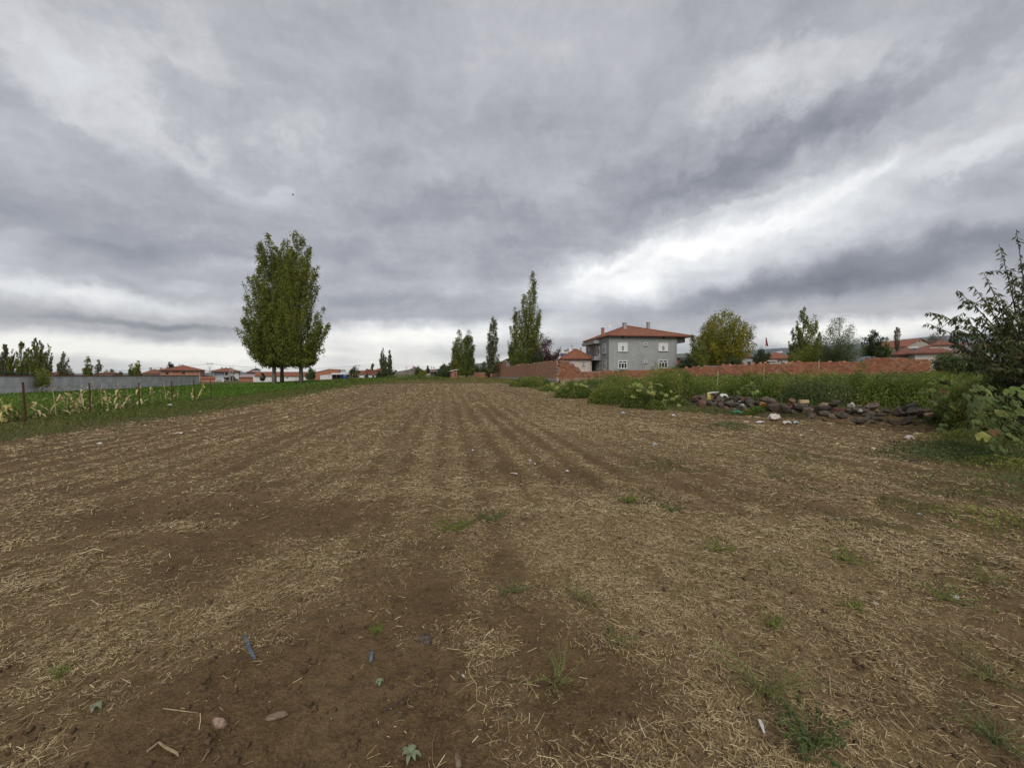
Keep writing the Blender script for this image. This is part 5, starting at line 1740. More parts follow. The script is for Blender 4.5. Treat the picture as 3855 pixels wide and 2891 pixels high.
    for i, u in enumerate((5, 30, 55, 82, 108, 134, 160)):
        pop(('dark hedge bush under the pale end poplar', 'dark hedge bush under the shorter poplar', 'dark hedge bush before the forked poplar', 'dark hedge bush beside the forked poplar',
             'dark hedge bush under the slim poplar', 'dark hedge bush under the tallest poplar', 'dark hedge bush under the dense poplar')[i], u, 1392, 1426, 34, 80, 900, .24, M_DARK, 81 + i, 'hedge_bush', 'shrub', BALL,
            z0=.02, nb=24, steep=.6, sig=.22, group='hedge bushes behind the grey wall')
    # small tree in front of the grey wall
    b = pt(158, 1482, 31)
    tree('small_tree', 'small round tree with thin bare stem before the grey wall', 'tree', (b[0], 31, min(b[2], gz(b[0], 31))), 2.1, [(0, 0), (.3, .2), (.45, .45), (.65, .55), (.85, .4), (1, .1)], 1500, .085, M_POPLAR, .035, 90, z0=.38, nb=30, steep=1, sig=.3)

    # beyond the garden wall
    pop('round yellowing tree behind the garden wall beside the grey house', 2722, 1178, 1392, 204, 62, 27000, .19, M_YELLOW, 91, 'yellow_tree', prof=[(0, .3), (.12, .7), (.35, 1.0), (.6, 1.0), (.78, .92), (.92, .62), (1, .2)], z0=.1, nb=130, steep=1.5, sig=.11, stems=3, stem_r=.5, rise=.7)
    pop('dark green tree in front of the yellowing one, close to the grey house', 2634, 1290, 1392, 70, 58, 5500, .15, M_POPLAR, 92, 'leafy_tree', prof=OVAL, z0=.03, nb=50, steep=1.4, sig=.17)
    pop('pale loose willow shoot at the flank of the yellowing tree', 2606, 1262, 1392, 44, 63, 1500, .16, M_WILLOW, 93, 'willow', prof=OVAL, z0=.1, nb=26, steep=1.5, sig=.2)
    pop('dark bush between the grey house and the yellowing tree', 2583, 1338, 1396, 66, 58, 3200, .15, M_DARK, 94, 'bush', 'shrub', BALL, z0=.02, nb=40, steep=.8, sig=.18)
    pop('low dark bush under the yellowing tree next to the small grey cottage', 2758, 1342, 1390, 62, 56, 2600, .14, M_DARK, 95, 'bush', 'shrub', BALL, z0=.02, nb=36, steep=.8, sig=.2)
    pop('round dark tree between small cottage and white villa', 2862, 1317, 1372, 68, 90, 3600, .22, M_DARK, 96, 'round_tree', prof=BALL, z0=.05, nb=50, steep=.9, sig=.16)
    G4 = 'poplars and willow behind the garden wall'
    pop('tallest poplar of the clump beyond the white villa', 3020, 1160, 1374, 52, 60, 5500, .17, M_POPLAR, 97, group=G4, lean=.1, nb=50)
    pop('second poplar of the clump beyond the villa, next to the willow', 3052, 1188, 1374, 56, 61, 5000, .17, M_POPLAR, 98, group=G4, lean=.35, nb=46)
    pop('slim short poplar hiding the corner of the white villa', 2984, 1236, 1374, 32, 59, 2600, .16, M_POPLAR_P, 99, group=G4, nb=34)
    pop('thin purple grey poplar between the clump and the willow', 3084, 1250, 1370, 26, 62, 1300, .16, M_POPLAR_P, 100, group=G4, nb=28)
    pop('dark undergrowth bush at the foot of the poplar clump', 3042, 1312, 1378, 130, 56, 4800, .14, M_POPLAR, 101, 'bush', 'shrub', BALL, z0=.02, nb=60, steep=.7, sig=.2)
    pop('large wind blown willow leaning over the garden wall', 3156, 1198, 1368, 150, 52, 11000, .17, M_WILLOW, 102, 'willow', prof=[(0, .6), (.15, .9), (.35, 1), (.6, .85), (.8, .6), (.93, .35), (1, .1)], group=G4, lean=.05, z0=.05, nb=110, steep=1.7, sig=.13, aspect=.3)
    pop('dark spreading walnut tree after the willow', 3282, 1249, 1346, 88, 60, 4200, .2, M_DARK, 103, 'walnut_tree', prof=[(0, .5), (.2, .9), (.45, 1), (.7, .7), (.88, .4), (1, .12)], z0=.08, nb=44, steep=.6, sig=.12)
    pop('low dark bush between the walnut and the cypress', 3322, 1306, 1348, 36, 62, 1500, .16, M_DARK, 104, 'bush', 'shrub', BALL, z0=.02, nb=24, steep=.7, sig=.22)
    pop('narrow cypress beside the bare poplar', 3338, 1271, 1348, 24, 84, 2000, .2, M_POPLAR, 105, 'cypress', prof=SLIM, nb=30)
    pop('thin brown nearly bare poplar rising over the far roofs', 3376, 1232, 1345, 32, 88, 1500, .2, M_BARE, 106, 'bare_poplar', prof=[(0, .2), (.3, .35), (.6, .6), (.85, .7), (1, .2)], nb=40, steep=3.5, sig=.14)
    pop('brown tree crown on the slope above the gabled building', 3528, 1258, 1312, 70, 170, 1600, .4, M_BARE, 107, 'leafy_tree', prof=BALL, z0=.05, nb=30, steep=.7, sig=.18)
    pop('dark cypress on the slope seen beside the peach twigs', 3592, 1256, 1310, 30, 120, 1800, .28, M_DARK, 108, 'cypress', prof=OVAL, nb=30)
    for i, (u, vt, w) in enumerate(((3420, 1352, 40), (3560, 1326, 76), (3625, 1322, 84), (3700, 1310, 100))):
        pop(('bush below the low roofed house at the wall end', 'grey green bush before the cream hipped house', 'bush under the grey hut by the peach tree', 'dark bush on the slope behind the peach tree')[i],
            u, vt, 1400, w, 42 - 4 * i, 2600, .13, (M_DARK, M_WILLOW, M_WEED_B, M_DARK)[i], 110 + i, 'bush', 'shrub', BALL, z0=.02, nb=34, steep=.7, sig=.2, group='bushes past the end of the garden wall')


# ------------------------------------------------------------------ ground cover
def straw_field():
    rng = np.random.default_rng(101)

    def scatter(n, r0, r1, power, wmul, lmul, quads):
        u = rng.random(n)
        r = (r0 ** (2 - power) + u * (r1 ** (2 - power) - r0 ** (2 - power))) ** (1 / (2 - power))
        th = rng.uniform(R(-60), R(60), n)
        x, y = r * np.sin(th), r * np.cos(th)
        k = (srow(x, y) > -11.2) & (x < xr(y) + .5) & (y < 46)
        cl = sm(.30, .72, fbm(x * 5.3, y * 5.3, 81, 4, .62))                    # tangles and gaps
        k &= rng.random(n) < cover(x, y) ** 1.15 * (1 - 0.75 * green(x, y)) * (.12 + 1.35 * cl)
        x, y, r = x[k], y[k], r[k]
        n = len(x)
        z = ground(x, y) + relief(x, y)
        a = rng.uniform(0, 2 * np.pi, n)
        L = np.minimum(rng.gamma(1.8, 0.020, n) + 0.008, 0.20) * lmul
        wd = np.maximum(rng.uniform(.0013, .0034, n), r * 0.00085) * wmul
        d = np.stack([np.cos(a), np.sin(a), rng.normal(0, .12, n)], 1)
        sd = np.stack([-np.sin(a), np.cos(a), rng.normal(0, .35, n)], 1)
        c = np.stack([x, y, z + 0.003 + rng.random(n) ** 2 * 0.022], 1)
        h = (d * L[:, None] / 2); w = sd * wd[:, None] / 2
        tint = np.clip(rng.beta(1.7, 1.8, n) * .9 + .05 * rng.normal(size=n) + .25 * (fbm(x * 1.7, y * 1.7, 83, 2) - .5), 0, 1)
        if quads == 1:
            V = np.stack([c - h - w, c + h - w, c + h + w, c - h + w], 1)
            F = np.arange(4 * n).reshape(-1, 4)
        else:                                                 # bent stalks
            bend = np.stack([-np.sin(a), np.cos(a), rng.uniform(0, 1, n)], 1) * (L * rng.normal(0, .12, n))[:, None]
            V = np.stack([c - h - w, c + bend - w, c + h - w, c + h + w, c + bend + w, c - h + w], 1)
            b = (np.arange(n) * 6)[:, None]
            F = np.concatenate([b + np.array([0, 1, 4, 5]), b + np.array([1, 2, 3, 4])], 0)
        return V.reshape(-1, 3), F, np.repeat(tint, V.shape[1])
    Vs, Fs, Ts, off = [], [], [], 0
    for args in ((270000, 1.1, 5.5, 0.9, 0.85, 0.55, 1), (18000, 1.1, 6.0, 0.9, .9, 1.5, 2), (360000, 4.5, 14, 0.9, 1.05, 0.75, 1), (16000, 5, 14, .9, 1.0, 1.7, 2), (330000, 11, 46, 1.05, 1.25, 1.6, 1)):
        V, F, T = scatter(*args)
        Vs.append(V); Fs.append(F + off); Ts.append(T); off += len(V)
    me = np_mesh('straw', np.concatenate(Vs), np.concatenate(Fs), np.concatenate(Ts))
    tag(np_obj('straw', me, M_STRAW), kind='stuff')


def blades(name, mat, n, xy, hgt, wid, keep, seed, lean=0.35, zfun=None, tintf=None, quad=False):
    """upright grass or weed blades; xy: sampler, keep(x, y): density 0..1"""
    rng = np.random.default_rng(seed)
    x, y = xy(rng, n)
    k = rng.random(n) < keep(x, y)
    x, y = x[k], y[k]; n = len(x)
    z = ground(x, y) + relief(x, y)
    hh = hgt(x, y, rng) if callable(hgt) else hgt * rng.uniform(.5, 1.3, n)
    a = rng.uniform(0, 2 * np.pi, n)
    w = np.maximum(wid, np.hypot(x, y) * .0011) * rng.uniform(.7, 1.4, n)
    side = np.stack([np.cos(a), np.sin(a), 0 * a], 1) * w[:, None] / 2
    tip = np.stack([rng.normal(0, lean, n), rng.normal(0, lean, n), np.ones(n)], 1) * hh[:, None]
    b = np.stack([x, y, z - .01], 1)
    t = np.clip(rng.beta(2, 2.2, n) * .9 + .35 * (fbm(x * .5, y * .5, 91, 2) - .5), 0, 1)
    V = np.stack([b - side, b + side, b + tip * .55 + side * .8 + np.array([0, 0, 0]), b + tip], 1)
    F = np.arange(4 * n).reshape(-1, 4)
    return V.reshape(-1, 3), F, np.repeat(t, 4)


def leafy(P, size, rng, tint, aspect=.55):
    V, F = leaf_quads(P, size, rng, aspect)
    return V, F, np.repeat(tint, 4)


def join(parts):
    V, F, T, off = [], [], [], 0
    for v, f, t in parts:
        V.append(v); F.append(f + off); T.append(t); off += len(v)
    return np.concatenate(V), np.concatenate(F), np.concatenate(T)


def polar(r0, r1, a0, a1, power=1.0):
    def f(rng, n):
        u = rng.random(n)
        r = (r0 ** (2 - power) + u * (r1 ** (2 - power) - r0 ** (2 - power))) ** (1 / (2 - power))
        th = rng.uniform(R(a0), R(a1), n)
        return r * np.sin(th), r * np.cos(th)
    return f


def ground_cover():
    rng = np.random.default_rng(5)
    # short grass: left verge, patches in the field, right verge, weedy near corner
    def keep_grass(x, y):
        s = srow(x, y)
        return green(x, y) * (s > -16.0) * (y < 60) * (x < xg(y) + 6)
    V, F, T = join([blades('g', None, 130000, polar(6, 60, -58, 56, 1.15), lambda x, y, r: (.05 + .13 * fbm(x * .6, y * .6, 33, 3) * sm(-9.5, -12.5, srow(x, y)) + .05 * (x > 0)) * r.uniform(.5, 1.5, len(x)), .006, keep_grass, 201, .5),
                    blades('g', None, 26000, polar(1.6, 7, 10, 58, .8), lambda x, y, r: .018 + .05 * r.random(len(x)) ** 2, .004, lambda x, y: np.clip(green(x, y) * 1.5, 0, 1), 202, 1.2)])
    tag(np_obj('verge_grass', np_mesh('verge_grass', V, F, T), M_GRASS), kind='stuff')
    # alfalfa beyond the fence
    def keep_alf(x, y):
        s = srow(x, y)
        return sm(-14.6, -15.4, s) * (x > -33.2 - .26 * (y - 12)) * (1 - .9 * sm(66, 74, y + 6 * (fbm(x * .1, y * .1, 3, 2) - .5))) * (s < -12)
    x, y = polar(14, 78, -60, -8, 1.15)(rng, 150000)
    k = rng.random(len(x)) < keep_alf(x, y)
    k |= (rng.random(len(x)) < .8 * sm(52, 60, y) * (1 - sm(66, 70, y)) * sm(-17, -14, srow(x, y)) * sm(-9, -12, srow(x, y)))
    x, y = x[k], y[k]; n = len(x)
    bump = fbm(x * .55, y * .55, 15, 3)
    hh = .10 + .30 * bump
    P = np.stack([x, y, ground(x, y) + hh * rng.random(n) ** .55], 1)
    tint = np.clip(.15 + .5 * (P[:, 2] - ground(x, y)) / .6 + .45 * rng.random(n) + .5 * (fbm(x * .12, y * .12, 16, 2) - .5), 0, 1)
    V, F, T = leafy(P, np.maximum(.085, np.hypot(x, y) * .0032), rng, tint, .6)
    tag(np_obj('alfalfa', np_mesh('alfalfa', V, F, T), M_LUSH), kind='stuff')
    # tall weeds along the fence foot and by the field's far end
    parts = []
    for (xx, yy, rad, ht, nn) in ((-15.4, 14.5, 1.0, .35, 900), (-15.8, 17, 1.2, .3, 900), (-16.0, 20, 1.5, .35, 1000), (-20, 44, 3.0, .7, 2200), (-22, 50, 4, .6, 2200), (-19.5, 38, 2, .6, 1500), (-16.5, 62, 4, .9, 2200),
                                  (-13.4, 60, 2, 1.0, 1200), (-18, 30, 2, .45, 1000)):
        px_ = xx + rng.normal(0, rad, nn); py_ = yy + rng.normal(0, rad, nn)
        P = np.stack([px_, py_, ground(px_, py_) + ht * rng.random(nn) ** .7 * np.exp(-((px_ - xx) ** 2 + (py_ - yy) ** 2) / (2.5 * rad * rad))], 1)
        parts.append(leafy(P, np.maximum(.07, np.hypot(px_, py_) * .003), rng, np.clip(.7 * rng.random(nn), 0, 1)))
    V, F, T = join(parts)
    tag(np_obj('verge_weeds', np_mesh('verge_weeds', V, F, T), M_WEED), kind='stuff')
    # scrub of the plot beyond the field
    V, F, T = blades('g', None, 26000, polar(46, 92, -26, 14, 1.0), lambda x, y, r: (.08 + .3 * fbm(x * .2, y * .2, 9, 3)) * r.uniform(.4, 1.4, len(x)), .02,
                     lambda x, y: sm(46.5, 48, y) * sm(-12, -9, srow(x, y)) * sm(.42, .58, fbm(x * .18, y * .5, 72, 3)), 207, .6)
    tag(np_obj('dry_grass', np_mesh('dry_grass', V, F, np.clip(T * .6 + .42, 0, 1)), M_GRASS), kind='stuff')


def garden_weeds():
    """the tall weeds standing behind and spilling over the stone wall: uncountable"""
    rng = np.random.default_rng(77)

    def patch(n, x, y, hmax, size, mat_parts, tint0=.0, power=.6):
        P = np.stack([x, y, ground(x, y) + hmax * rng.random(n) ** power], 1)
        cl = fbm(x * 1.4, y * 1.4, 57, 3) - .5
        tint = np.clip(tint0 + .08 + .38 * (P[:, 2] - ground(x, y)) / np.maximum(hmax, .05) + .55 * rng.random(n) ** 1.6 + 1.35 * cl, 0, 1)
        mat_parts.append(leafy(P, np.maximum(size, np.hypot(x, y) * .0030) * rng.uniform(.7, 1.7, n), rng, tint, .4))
    A, B = [], []
    # sheet of weeds filling the garden
    n = 105000
    x, y = polar(9.5, 46, 4, 58, 1.1)(rng, n)
    k = (x > xg(y) + .25) & (y < 44.0 - .19 * (x - 5.4)) & (y > 9.3)
    x, y = x[k], y[k]
    hm = .22 + 2.5 * np.clip(fbm(x * .75, y * .75, 51, 4, .6) - .33, 0, 1)
    hm = hm * (.45 + .55 * sm(.1, 1.8, x - xg(y)))
    hm = hm * (1 - .15 * sm(9, 20, x)) * (1 - .40 * sm(23, 40, y)) * (.62 + .38 * sm(.1, 1.2, x - xg(y)))
    hm = np.where((y < 14) & (x > 15), hm * .8, hm)
    blue = sm(.5, .62, fbm(x * .3, y * .3, 53, 2) + .25 * np.exp(-((x - 11.8) ** 2 + (y - 14.6) ** 2) / 2.0))
    isb = rng.random(len(x)) < blue
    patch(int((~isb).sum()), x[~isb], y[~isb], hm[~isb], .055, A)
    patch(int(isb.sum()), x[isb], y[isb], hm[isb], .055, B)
    # mounds in front of the walls and along the field edge
    for (u, v, wpx, hpx, D, nn) in ((2160, 1470, 150, 62, 24.5, 7000), (2290, 1500, 160, 80, 20.5, 9000), (2400, 1512, 130, 75, 18.6, 7000), (2340, 1470, 200, 90, 24, 7000), (2000, 1452, 170, 40, 38, 5000),
                                    (2500, 1450, 170, 110, 22, 8000), (2560, 1432, 120, 80, 26, 6000), (2060, 1468, 70, 22, 31, 1500), (2790, 1450, 150, 60, 19.5, 4500), (3020, 1440, 150, 60, 17.5, 4500), (2840, 1580, 90, 26, 15.2, 1500), (2470, 1530, 80, 40, 17.6, 2000)):
        c = at(u, v, D); w = wpx * D / FPX / 2; hh = hpx * D / FPX
        a = rng.uniform(0, 2 * np.pi, nn); rr = np.sqrt(rng.random(nn))
        xx = c.x + w * rr * np.cos(a); yy = c.y + .75 * w * rr * np.sin(a)
        hm = hh * (1 - rr ** 2) ** .6 * (.65 + .7 * fbm(xx * 1.3, yy * 1.3, 58, 3))
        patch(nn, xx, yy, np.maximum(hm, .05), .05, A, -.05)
    for (u, v, wpx, top, D, nn, dst) in ((2470, 1470, 170, 1372, 21, 6000, A), (2545, 1470, 130, 1378, 20, 5000, A), (2640, 1465, 150, 1432, 20.5, 4000, A), (2760, 1465, 150, 1428, 18.6, 4000, A), (2835, 1470, 150, 1392, 17.6, 5500, A), (2930, 1480, 130, 1420, 16.9, 4000, A),
                                         (3010, 1490, 150, 1418, 16.2, 4500, B), (3090, 1490, 170, 1412, 15.9, 5500, B), (3165, 1490, 120, 1424, 15.6, 3500, B), (3225, 1490, 120, 1386, 15.8, 4500, A), (3300, 1490, 150, 1416, 15.0, 4500, A), (3395, 1490, 150, 1420, 14.6, 4000, A), (3470, 1490, 140, 1414, 14.2, 4000, A)):
        c = at(u, v, D); w = wpx * D / FPX / 2
        a = rng.uniform(0, 2 * np.pi, nn); rr = np.sqrt(rng.random(nn)); xx = c.x + w * rr * np.cos(a); yy = c.y + .8 * w * rr * np.sin(a)
        zt_ = at(u, top, D).z - float(ground(c.x, c.y))
        hm = zt_ * (1 - rr ** 2.2) ** .7 * (.6 + .8 * fbm(xx * 2.1, yy * 2.1, 158, 3))
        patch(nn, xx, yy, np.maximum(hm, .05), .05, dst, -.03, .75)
    # upright stalks sticking out of the sheet
    V, F, T = blades('g', None, 2600, polar(10, 44, 4, 57, 1.0), lambda x, y, r: (.3 + .75 * r.random(len(x)) ** 2) * (1 - .5 * sm(20, 40, y)), .006,
                     lambda x, y: (x > xg(y) + .3) & (y < 43.5 - .19 * (x - 5.4)) & (fbm(x * .42, y * .42, 51, 3) > .42), 203, .28)
    A.append((V, F, np.clip(T + .12, 0, 1)))
    # spilling weeds under the peach tree and in the near corner
    for (u, v, rad, ht, nn, dst) in ((3590, 1700, .55, .22, 3200, B), (3480, 1720, .45, .14, 2000, B), (3700, 1730, .5, .2, 2400, B), (3660, 1660, .5, .22, 1800, A), (3820, 1850, .6, .22, 2200, B), (3560, 1600, .5, .3, 1200, A),
                                     (3790, 1760, .4, .2, 1200, A), (3835, 1990, .4, .12, 900, A), (2750, 1610, .4, .16, 900, B), (3640, 1470, .9, .5, 3200, A), (3520, 1420, 1.2, .5, 3000, A)):
        p = og(u, v)
        xx = p.x + rng.normal(0, rad, nn); yy = p.y + rng.normal(0, rad * .8, nn)
        hm = ht * np.exp(-((xx - p.x) ** 2 + (yy - p.y) ** 2) / (2.2 * rad * rad)) * (.5 + fbm(xx * 2, yy * 2, 59, 2))
        patch(nn, xx, yy, np.maximum(hm, .02), .030, dst)
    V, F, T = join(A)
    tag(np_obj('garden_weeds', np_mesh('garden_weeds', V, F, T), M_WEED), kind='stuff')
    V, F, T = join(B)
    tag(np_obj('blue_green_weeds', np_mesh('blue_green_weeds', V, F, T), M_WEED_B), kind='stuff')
    # dark soil shows between; a few dry stalks stand in the weeds (countable ones)
    G = 'dead stalks standing in the garden weeds'
    for i, (u, v, hpx, D, lab) in enumerate(((2255, 1425, 62, 27, 'pale dead stalk before the grey house corner'), (2700, 1440, 40, 20, 'dead stalk with curled pale leaf before the brick wall'),
                                             (2874, 1420, 34, 20, 'dead stalk standing before the white villa'), (3080, 1398, 40, 20, 'grey dead thistle stalk in front of the poplar clump'))):
        p = at(u, v, D); h = hpx * D / FPX
        t = thing('dead_stalk', lab, 'plant', (p.x, p.y, p.z), 0, G)
        m = MB(); m.tube([(0, 0, -.5), (.02, 0, h * .6), (.05, .02, h)], [.011, .008, .004], 5); m.build('stalk', M_CORN_G, t)
        for q in range(5):
            z = h * (.25 + .15 * q); s_ = (-1) ** q
            strip(t, 'leaf', M_CORN, [(0, 0, z), (s_ * .1, .03, z + .12), (s_ * .2, .05, z + .02), (s_ * .24, .05, z - .12)], [.03, .05, .04, .01])


def strip(parent, name, mat, pts, w, up=(0, 0, 1)):
    """one long leaf: a folded ribbon with a midrib"""
    pts = [Vector(p) for p in pts]
    v, f = [], []
    for i, p in enumerate(pts):
        d = (pts[min(i + 1, len(pts) - 1)] - pts[max(i - 1, 0)]).normalized()
        s = d.cross(Vector(up))
        s = s.normalized() if s.length > .05 else Vector((0, 1, 0))
        nrm = s.cross(d)
        v += [p - s * w[i] / 2 + nrm * w[i] * .18, p, p + s * w[i] / 2 + nrm * w[i] * .18]
    for i in range(len(pts) - 1):
        a, b = i * 3, i * 3 + 3
        f += [(a, a + 1, b + 1, b), (a + 1, a + 2, b + 2, b + 1)]
    me = bpy.data.meshes.new(name); me.from_pydata([tuple(q) for q in v], [], f); me.materials.append(mat)
    for p in me.polygons:
        p.use_smooth = True
    return link(bpy.data.objects.new(name, me), parent)


def maize():
    rng = random.Random(9)
    G = 'dry maize plants along the fence'

    def plant(seed, h, mat, lab):
        r = random.Random(seed)
        t = thing('maize_plant', lab, 'plant', (0, 0, 0), 0, G)
        m = MB()
        bx, by = r.uniform(-.12, .16) * h, r.uniform(-.1, .1)
        m.tube([(0, 0, -.1), (bx * .3, by * .3, h * .4), (bx * .7, by * .7, h * .75), (bx, by, h)], [.020, .017, .012, .006], 6)
        m.build('stalk', mat, t)
        for q in range(10):
            z = h * (.08 + .09 * q)
            a = q * math.pi + r.uniform(-.7, .7)
            L = r.uniform(.28, .55) * (1 if q < 6 else .7)
            dx, dy = math.cos(a), math.sin(a)
            x0, y0 = bx * (z / h) ** 1.2, by * (z / h) ** 1.2
            up, dr = r.uniform(.05, .3), r.uniform(.1, .5)
            pts = [(x0, y0, z), (x0 + dx * L * .35, y0 + dy * L * .35, z + L * up), (x0 + dx * L * .7, y0 + dy * L * .7, z + L * (up - dr * .4)), (x0 + dx * L * .9, y0 + dy * L * .9, z + L * (up - dr * 1.1)), (x0 + dx * L * .95, y0 + dy * L * .95, max(.02, z + L * (up - dr * 1.9)))]
            strip(t, 'leaf', mat, pts, [.035, .075, .075, .05, .012])
        if r.random() < .8:
            m = MB(); z = h * r.uniform(.35, .5)
            m.tube([(.02, 0, z), (.06, .02, z + .08), (.09, .03, z + .2), (.1, .03, z + .27)], [.02, .045, .04, .012], 7)
            m.build('husk', mat, t)
        for q in range(4):
            a = r.uniform(0, 6.28)
            strip(t, 'tassel', mat, [(bx, by, h - .02), (bx + .06 * math.cos(a), by + .06 * math.sin(a), h + .12), (bx + .14 * math.cos(a), by + .14 * math.sin(a), h + .16)], [.012, .014, .006])
        return t
    spots = [(8, 1592, .85, 'yellowish maize plant at the edge of the view before the first fence post', 1), (30, 1585, .7, 'low bent maize plant next to the first fence post', 1),
             (140, 1577, .75, 'squat hooded maize plant just past the first fence post', 0), (213, 1568, 1.25, 'tallest maize plant, with forked upright leaves', 0), (250, 1562, 1.0, 'maize plant with curled leaf beside the tallest one', 0),
             (270, 1556, .75, 'short thin maize plant between the tallest one and the second post', 0), (308, 1556, 1.05, 'maize plant with open pale husk before the second post', 0), (343, 1545, 1.2, 'upright maize plant right behind the second fence post', 0),
             (388, 1546, 1.05, 'arching maize plant past the second fence post', 0), (410, 1546, .95, 'bushy maize plant with big drooping husk', 0), (455, 1545, 1.15, 'slim maize plant midway between second and third post', 0),
             (490, 1540, .8, 'low spreading maize plant before the third post', 0), (525, 1532, 1.2, 'maize plant behind the third fence post', 0), (572, 1526, 1.15, 'leafy maize plant after the third fence post', 0),
             (627, 1518, 1.05, 'maize plant before the fourth fence post', 0), (668, 1516, .8, 'low maize plant after the fourth fence post', 0), (757, 1505, 1.1, 'maize plant between the last two fence posts', 1),
             (725, 1508, .8, 'faded maize plant beside the fifth fence post', 1)]
    for i, (u, v, h, lab, g_) in enumerate(spots):
        p = og(u, v)
        t = plant(300 + i, h * rng.uniform(.95, 1.05), M_CORN_G if g_ else M_CORN, lab)
        t.location = (p.x, p.y, p.z - .02)
        t.rotation_euler = (0, 0, rng.uniform(0, 6.28))
    G = 'dry maize at the far end of the green strip'
    for i, (u, v, h) in enumerate(((1310, 1440, 1.5), (1325, 1436, 1.9), (1336, 1436, 2.0), (1350, 1436, 1.9))):
        p = at(u, v, 60)
        t = plant(350 + i, h, M_CORN, ('shortest maize stalk at the end of the green strip', 'maize stalk with forked top at the end of the green strip', 'tallest maize stalk at the end of the green strip', 'last maize stalk where the green strip meets the field')[i])
        t['group'] = G
        t.location = (p.x, p.y, gz(p.x, p.y)); t.scale = (1.2, 1.2, 1)


def fence():
    posts = [(96, 1592, 1440), (340, 1560, 1443), (526, 1543, 1442), (649, 1518, 1433), (732, 1511, 1429), (796, 1507, 1431)]
    names = ('closest', 'second', 'third', 'fourth', 'fifth', 'last')
    G = 'rusty posts of the wire fence'
    tops = []
    for i, (u, v, vt) in enumerate(posts):
        p = og(u, v)
        d = p.y
        top = at(u - (10 if i == 0 else 4), vt, d)
        t = thing('fence_post', ('thickest rusty post, at the end of the maize row at the edge of the view', 'rusty leaning post between hooded and arching maize', 'rusty leaning post in the middle of the maize row', 'thin dark post with white rubbish at its foot',
                                 'thin dark post before the end of the grey wall', 'last thin dark post beyond the end of the grey wall')[i], 'fence post', p, 0, G)
        q = top - p
        m = MB(); m.tube([(0, 0, -.3), (q.x * .5, 0, q.z * .5), (q.x, 0, q.z)], [.035 if i == 0 else .027, .03 if i == 0 else .025, .028 if i == 0 else .023], 8)
        m.build('post', M_RUST, t)
        m = MB()
        m.tube([(q.x - .001, 0, q.z + .001), (q.x - .001, 0, q.z + .012)], .035 if i == 0 else .03, 8)
        m.build('post_cap', M_RUST, t)
        tops.append((p, q))
    p0, q0 = tops[0]
    first = (Vector((p0.x + 1.5, p0.y - 5.0, gz(p0.x + 1.5, p0.y - 5))), q0)
    t = thing('fence_wire', 'thin wires strung between the rusty fence posts', 'wire', tops[0][0])
    run = [first] + tops
    for f_ in (.25, .55, .9):
        m = MB()
        pts = [p + q * f_ - tops[0][0] for p, q in run]
        m.tube(pts, .0028, 4)
        m.build('wire', M_WIRE, t)


# ------------------------------------------------------------------ stones
def rock_mesh(seed, sub=2):
    import bmesh
    bm = bmesh.new()
    bmesh.ops.create_icosphere(bm, subdivisions=sub, radius=.5)
    r = np.random.default_rng(seed)
    # a few flat cuts make a blocky stone
    cuts = []
    for k in range(8):
        n = r.normal(size=3); n /= np.linalg.norm(n)
        cuts.append((n, r.uniform(.14, .38)))
    off = r.uniform(0, 50, 3)
    for v in bm.verts:
        p = np.array(v.co)
        for n, d in cuts:
            e = p @ n - d
            if e > 0:
                p = p - n * e * .97
        q = p + .03 * (np.array([vnoise(p[0] * 6 + off[0], p[1] * 6 + p[2] * 3, 1), vnoise(p[1] * 6 + off[1], p[2] * 6, 2), vnoise(p[2] * 6 + off[2], p[0] * 6, 3)]) - .5) * 2
        v.co = q
    me = bpy.data.meshes.new('stone')
    bm.to_mesh(me); bm.free()
    for p in me.polygons:
        p.use_smooth = False
    me.materials.append(M_STONE['grey'])
    return me


ROCKS = [rock_mesh(900 + i) for i in range(9)]


def stone(name, parent, loc, scale, rot, kind, mesh=None):
    o = bpy.data.objects.new(name, mesh or random.choice(ROCKS))
    link(o, parent)
    o.location = loc; o.scale = scale; o.rotation_euler = rot
    o.material_slots[0].link = 'OBJECT'
    o.material_slots[0].material = M_STONE[kind] if isinstance(kind, str) else kind
    return o


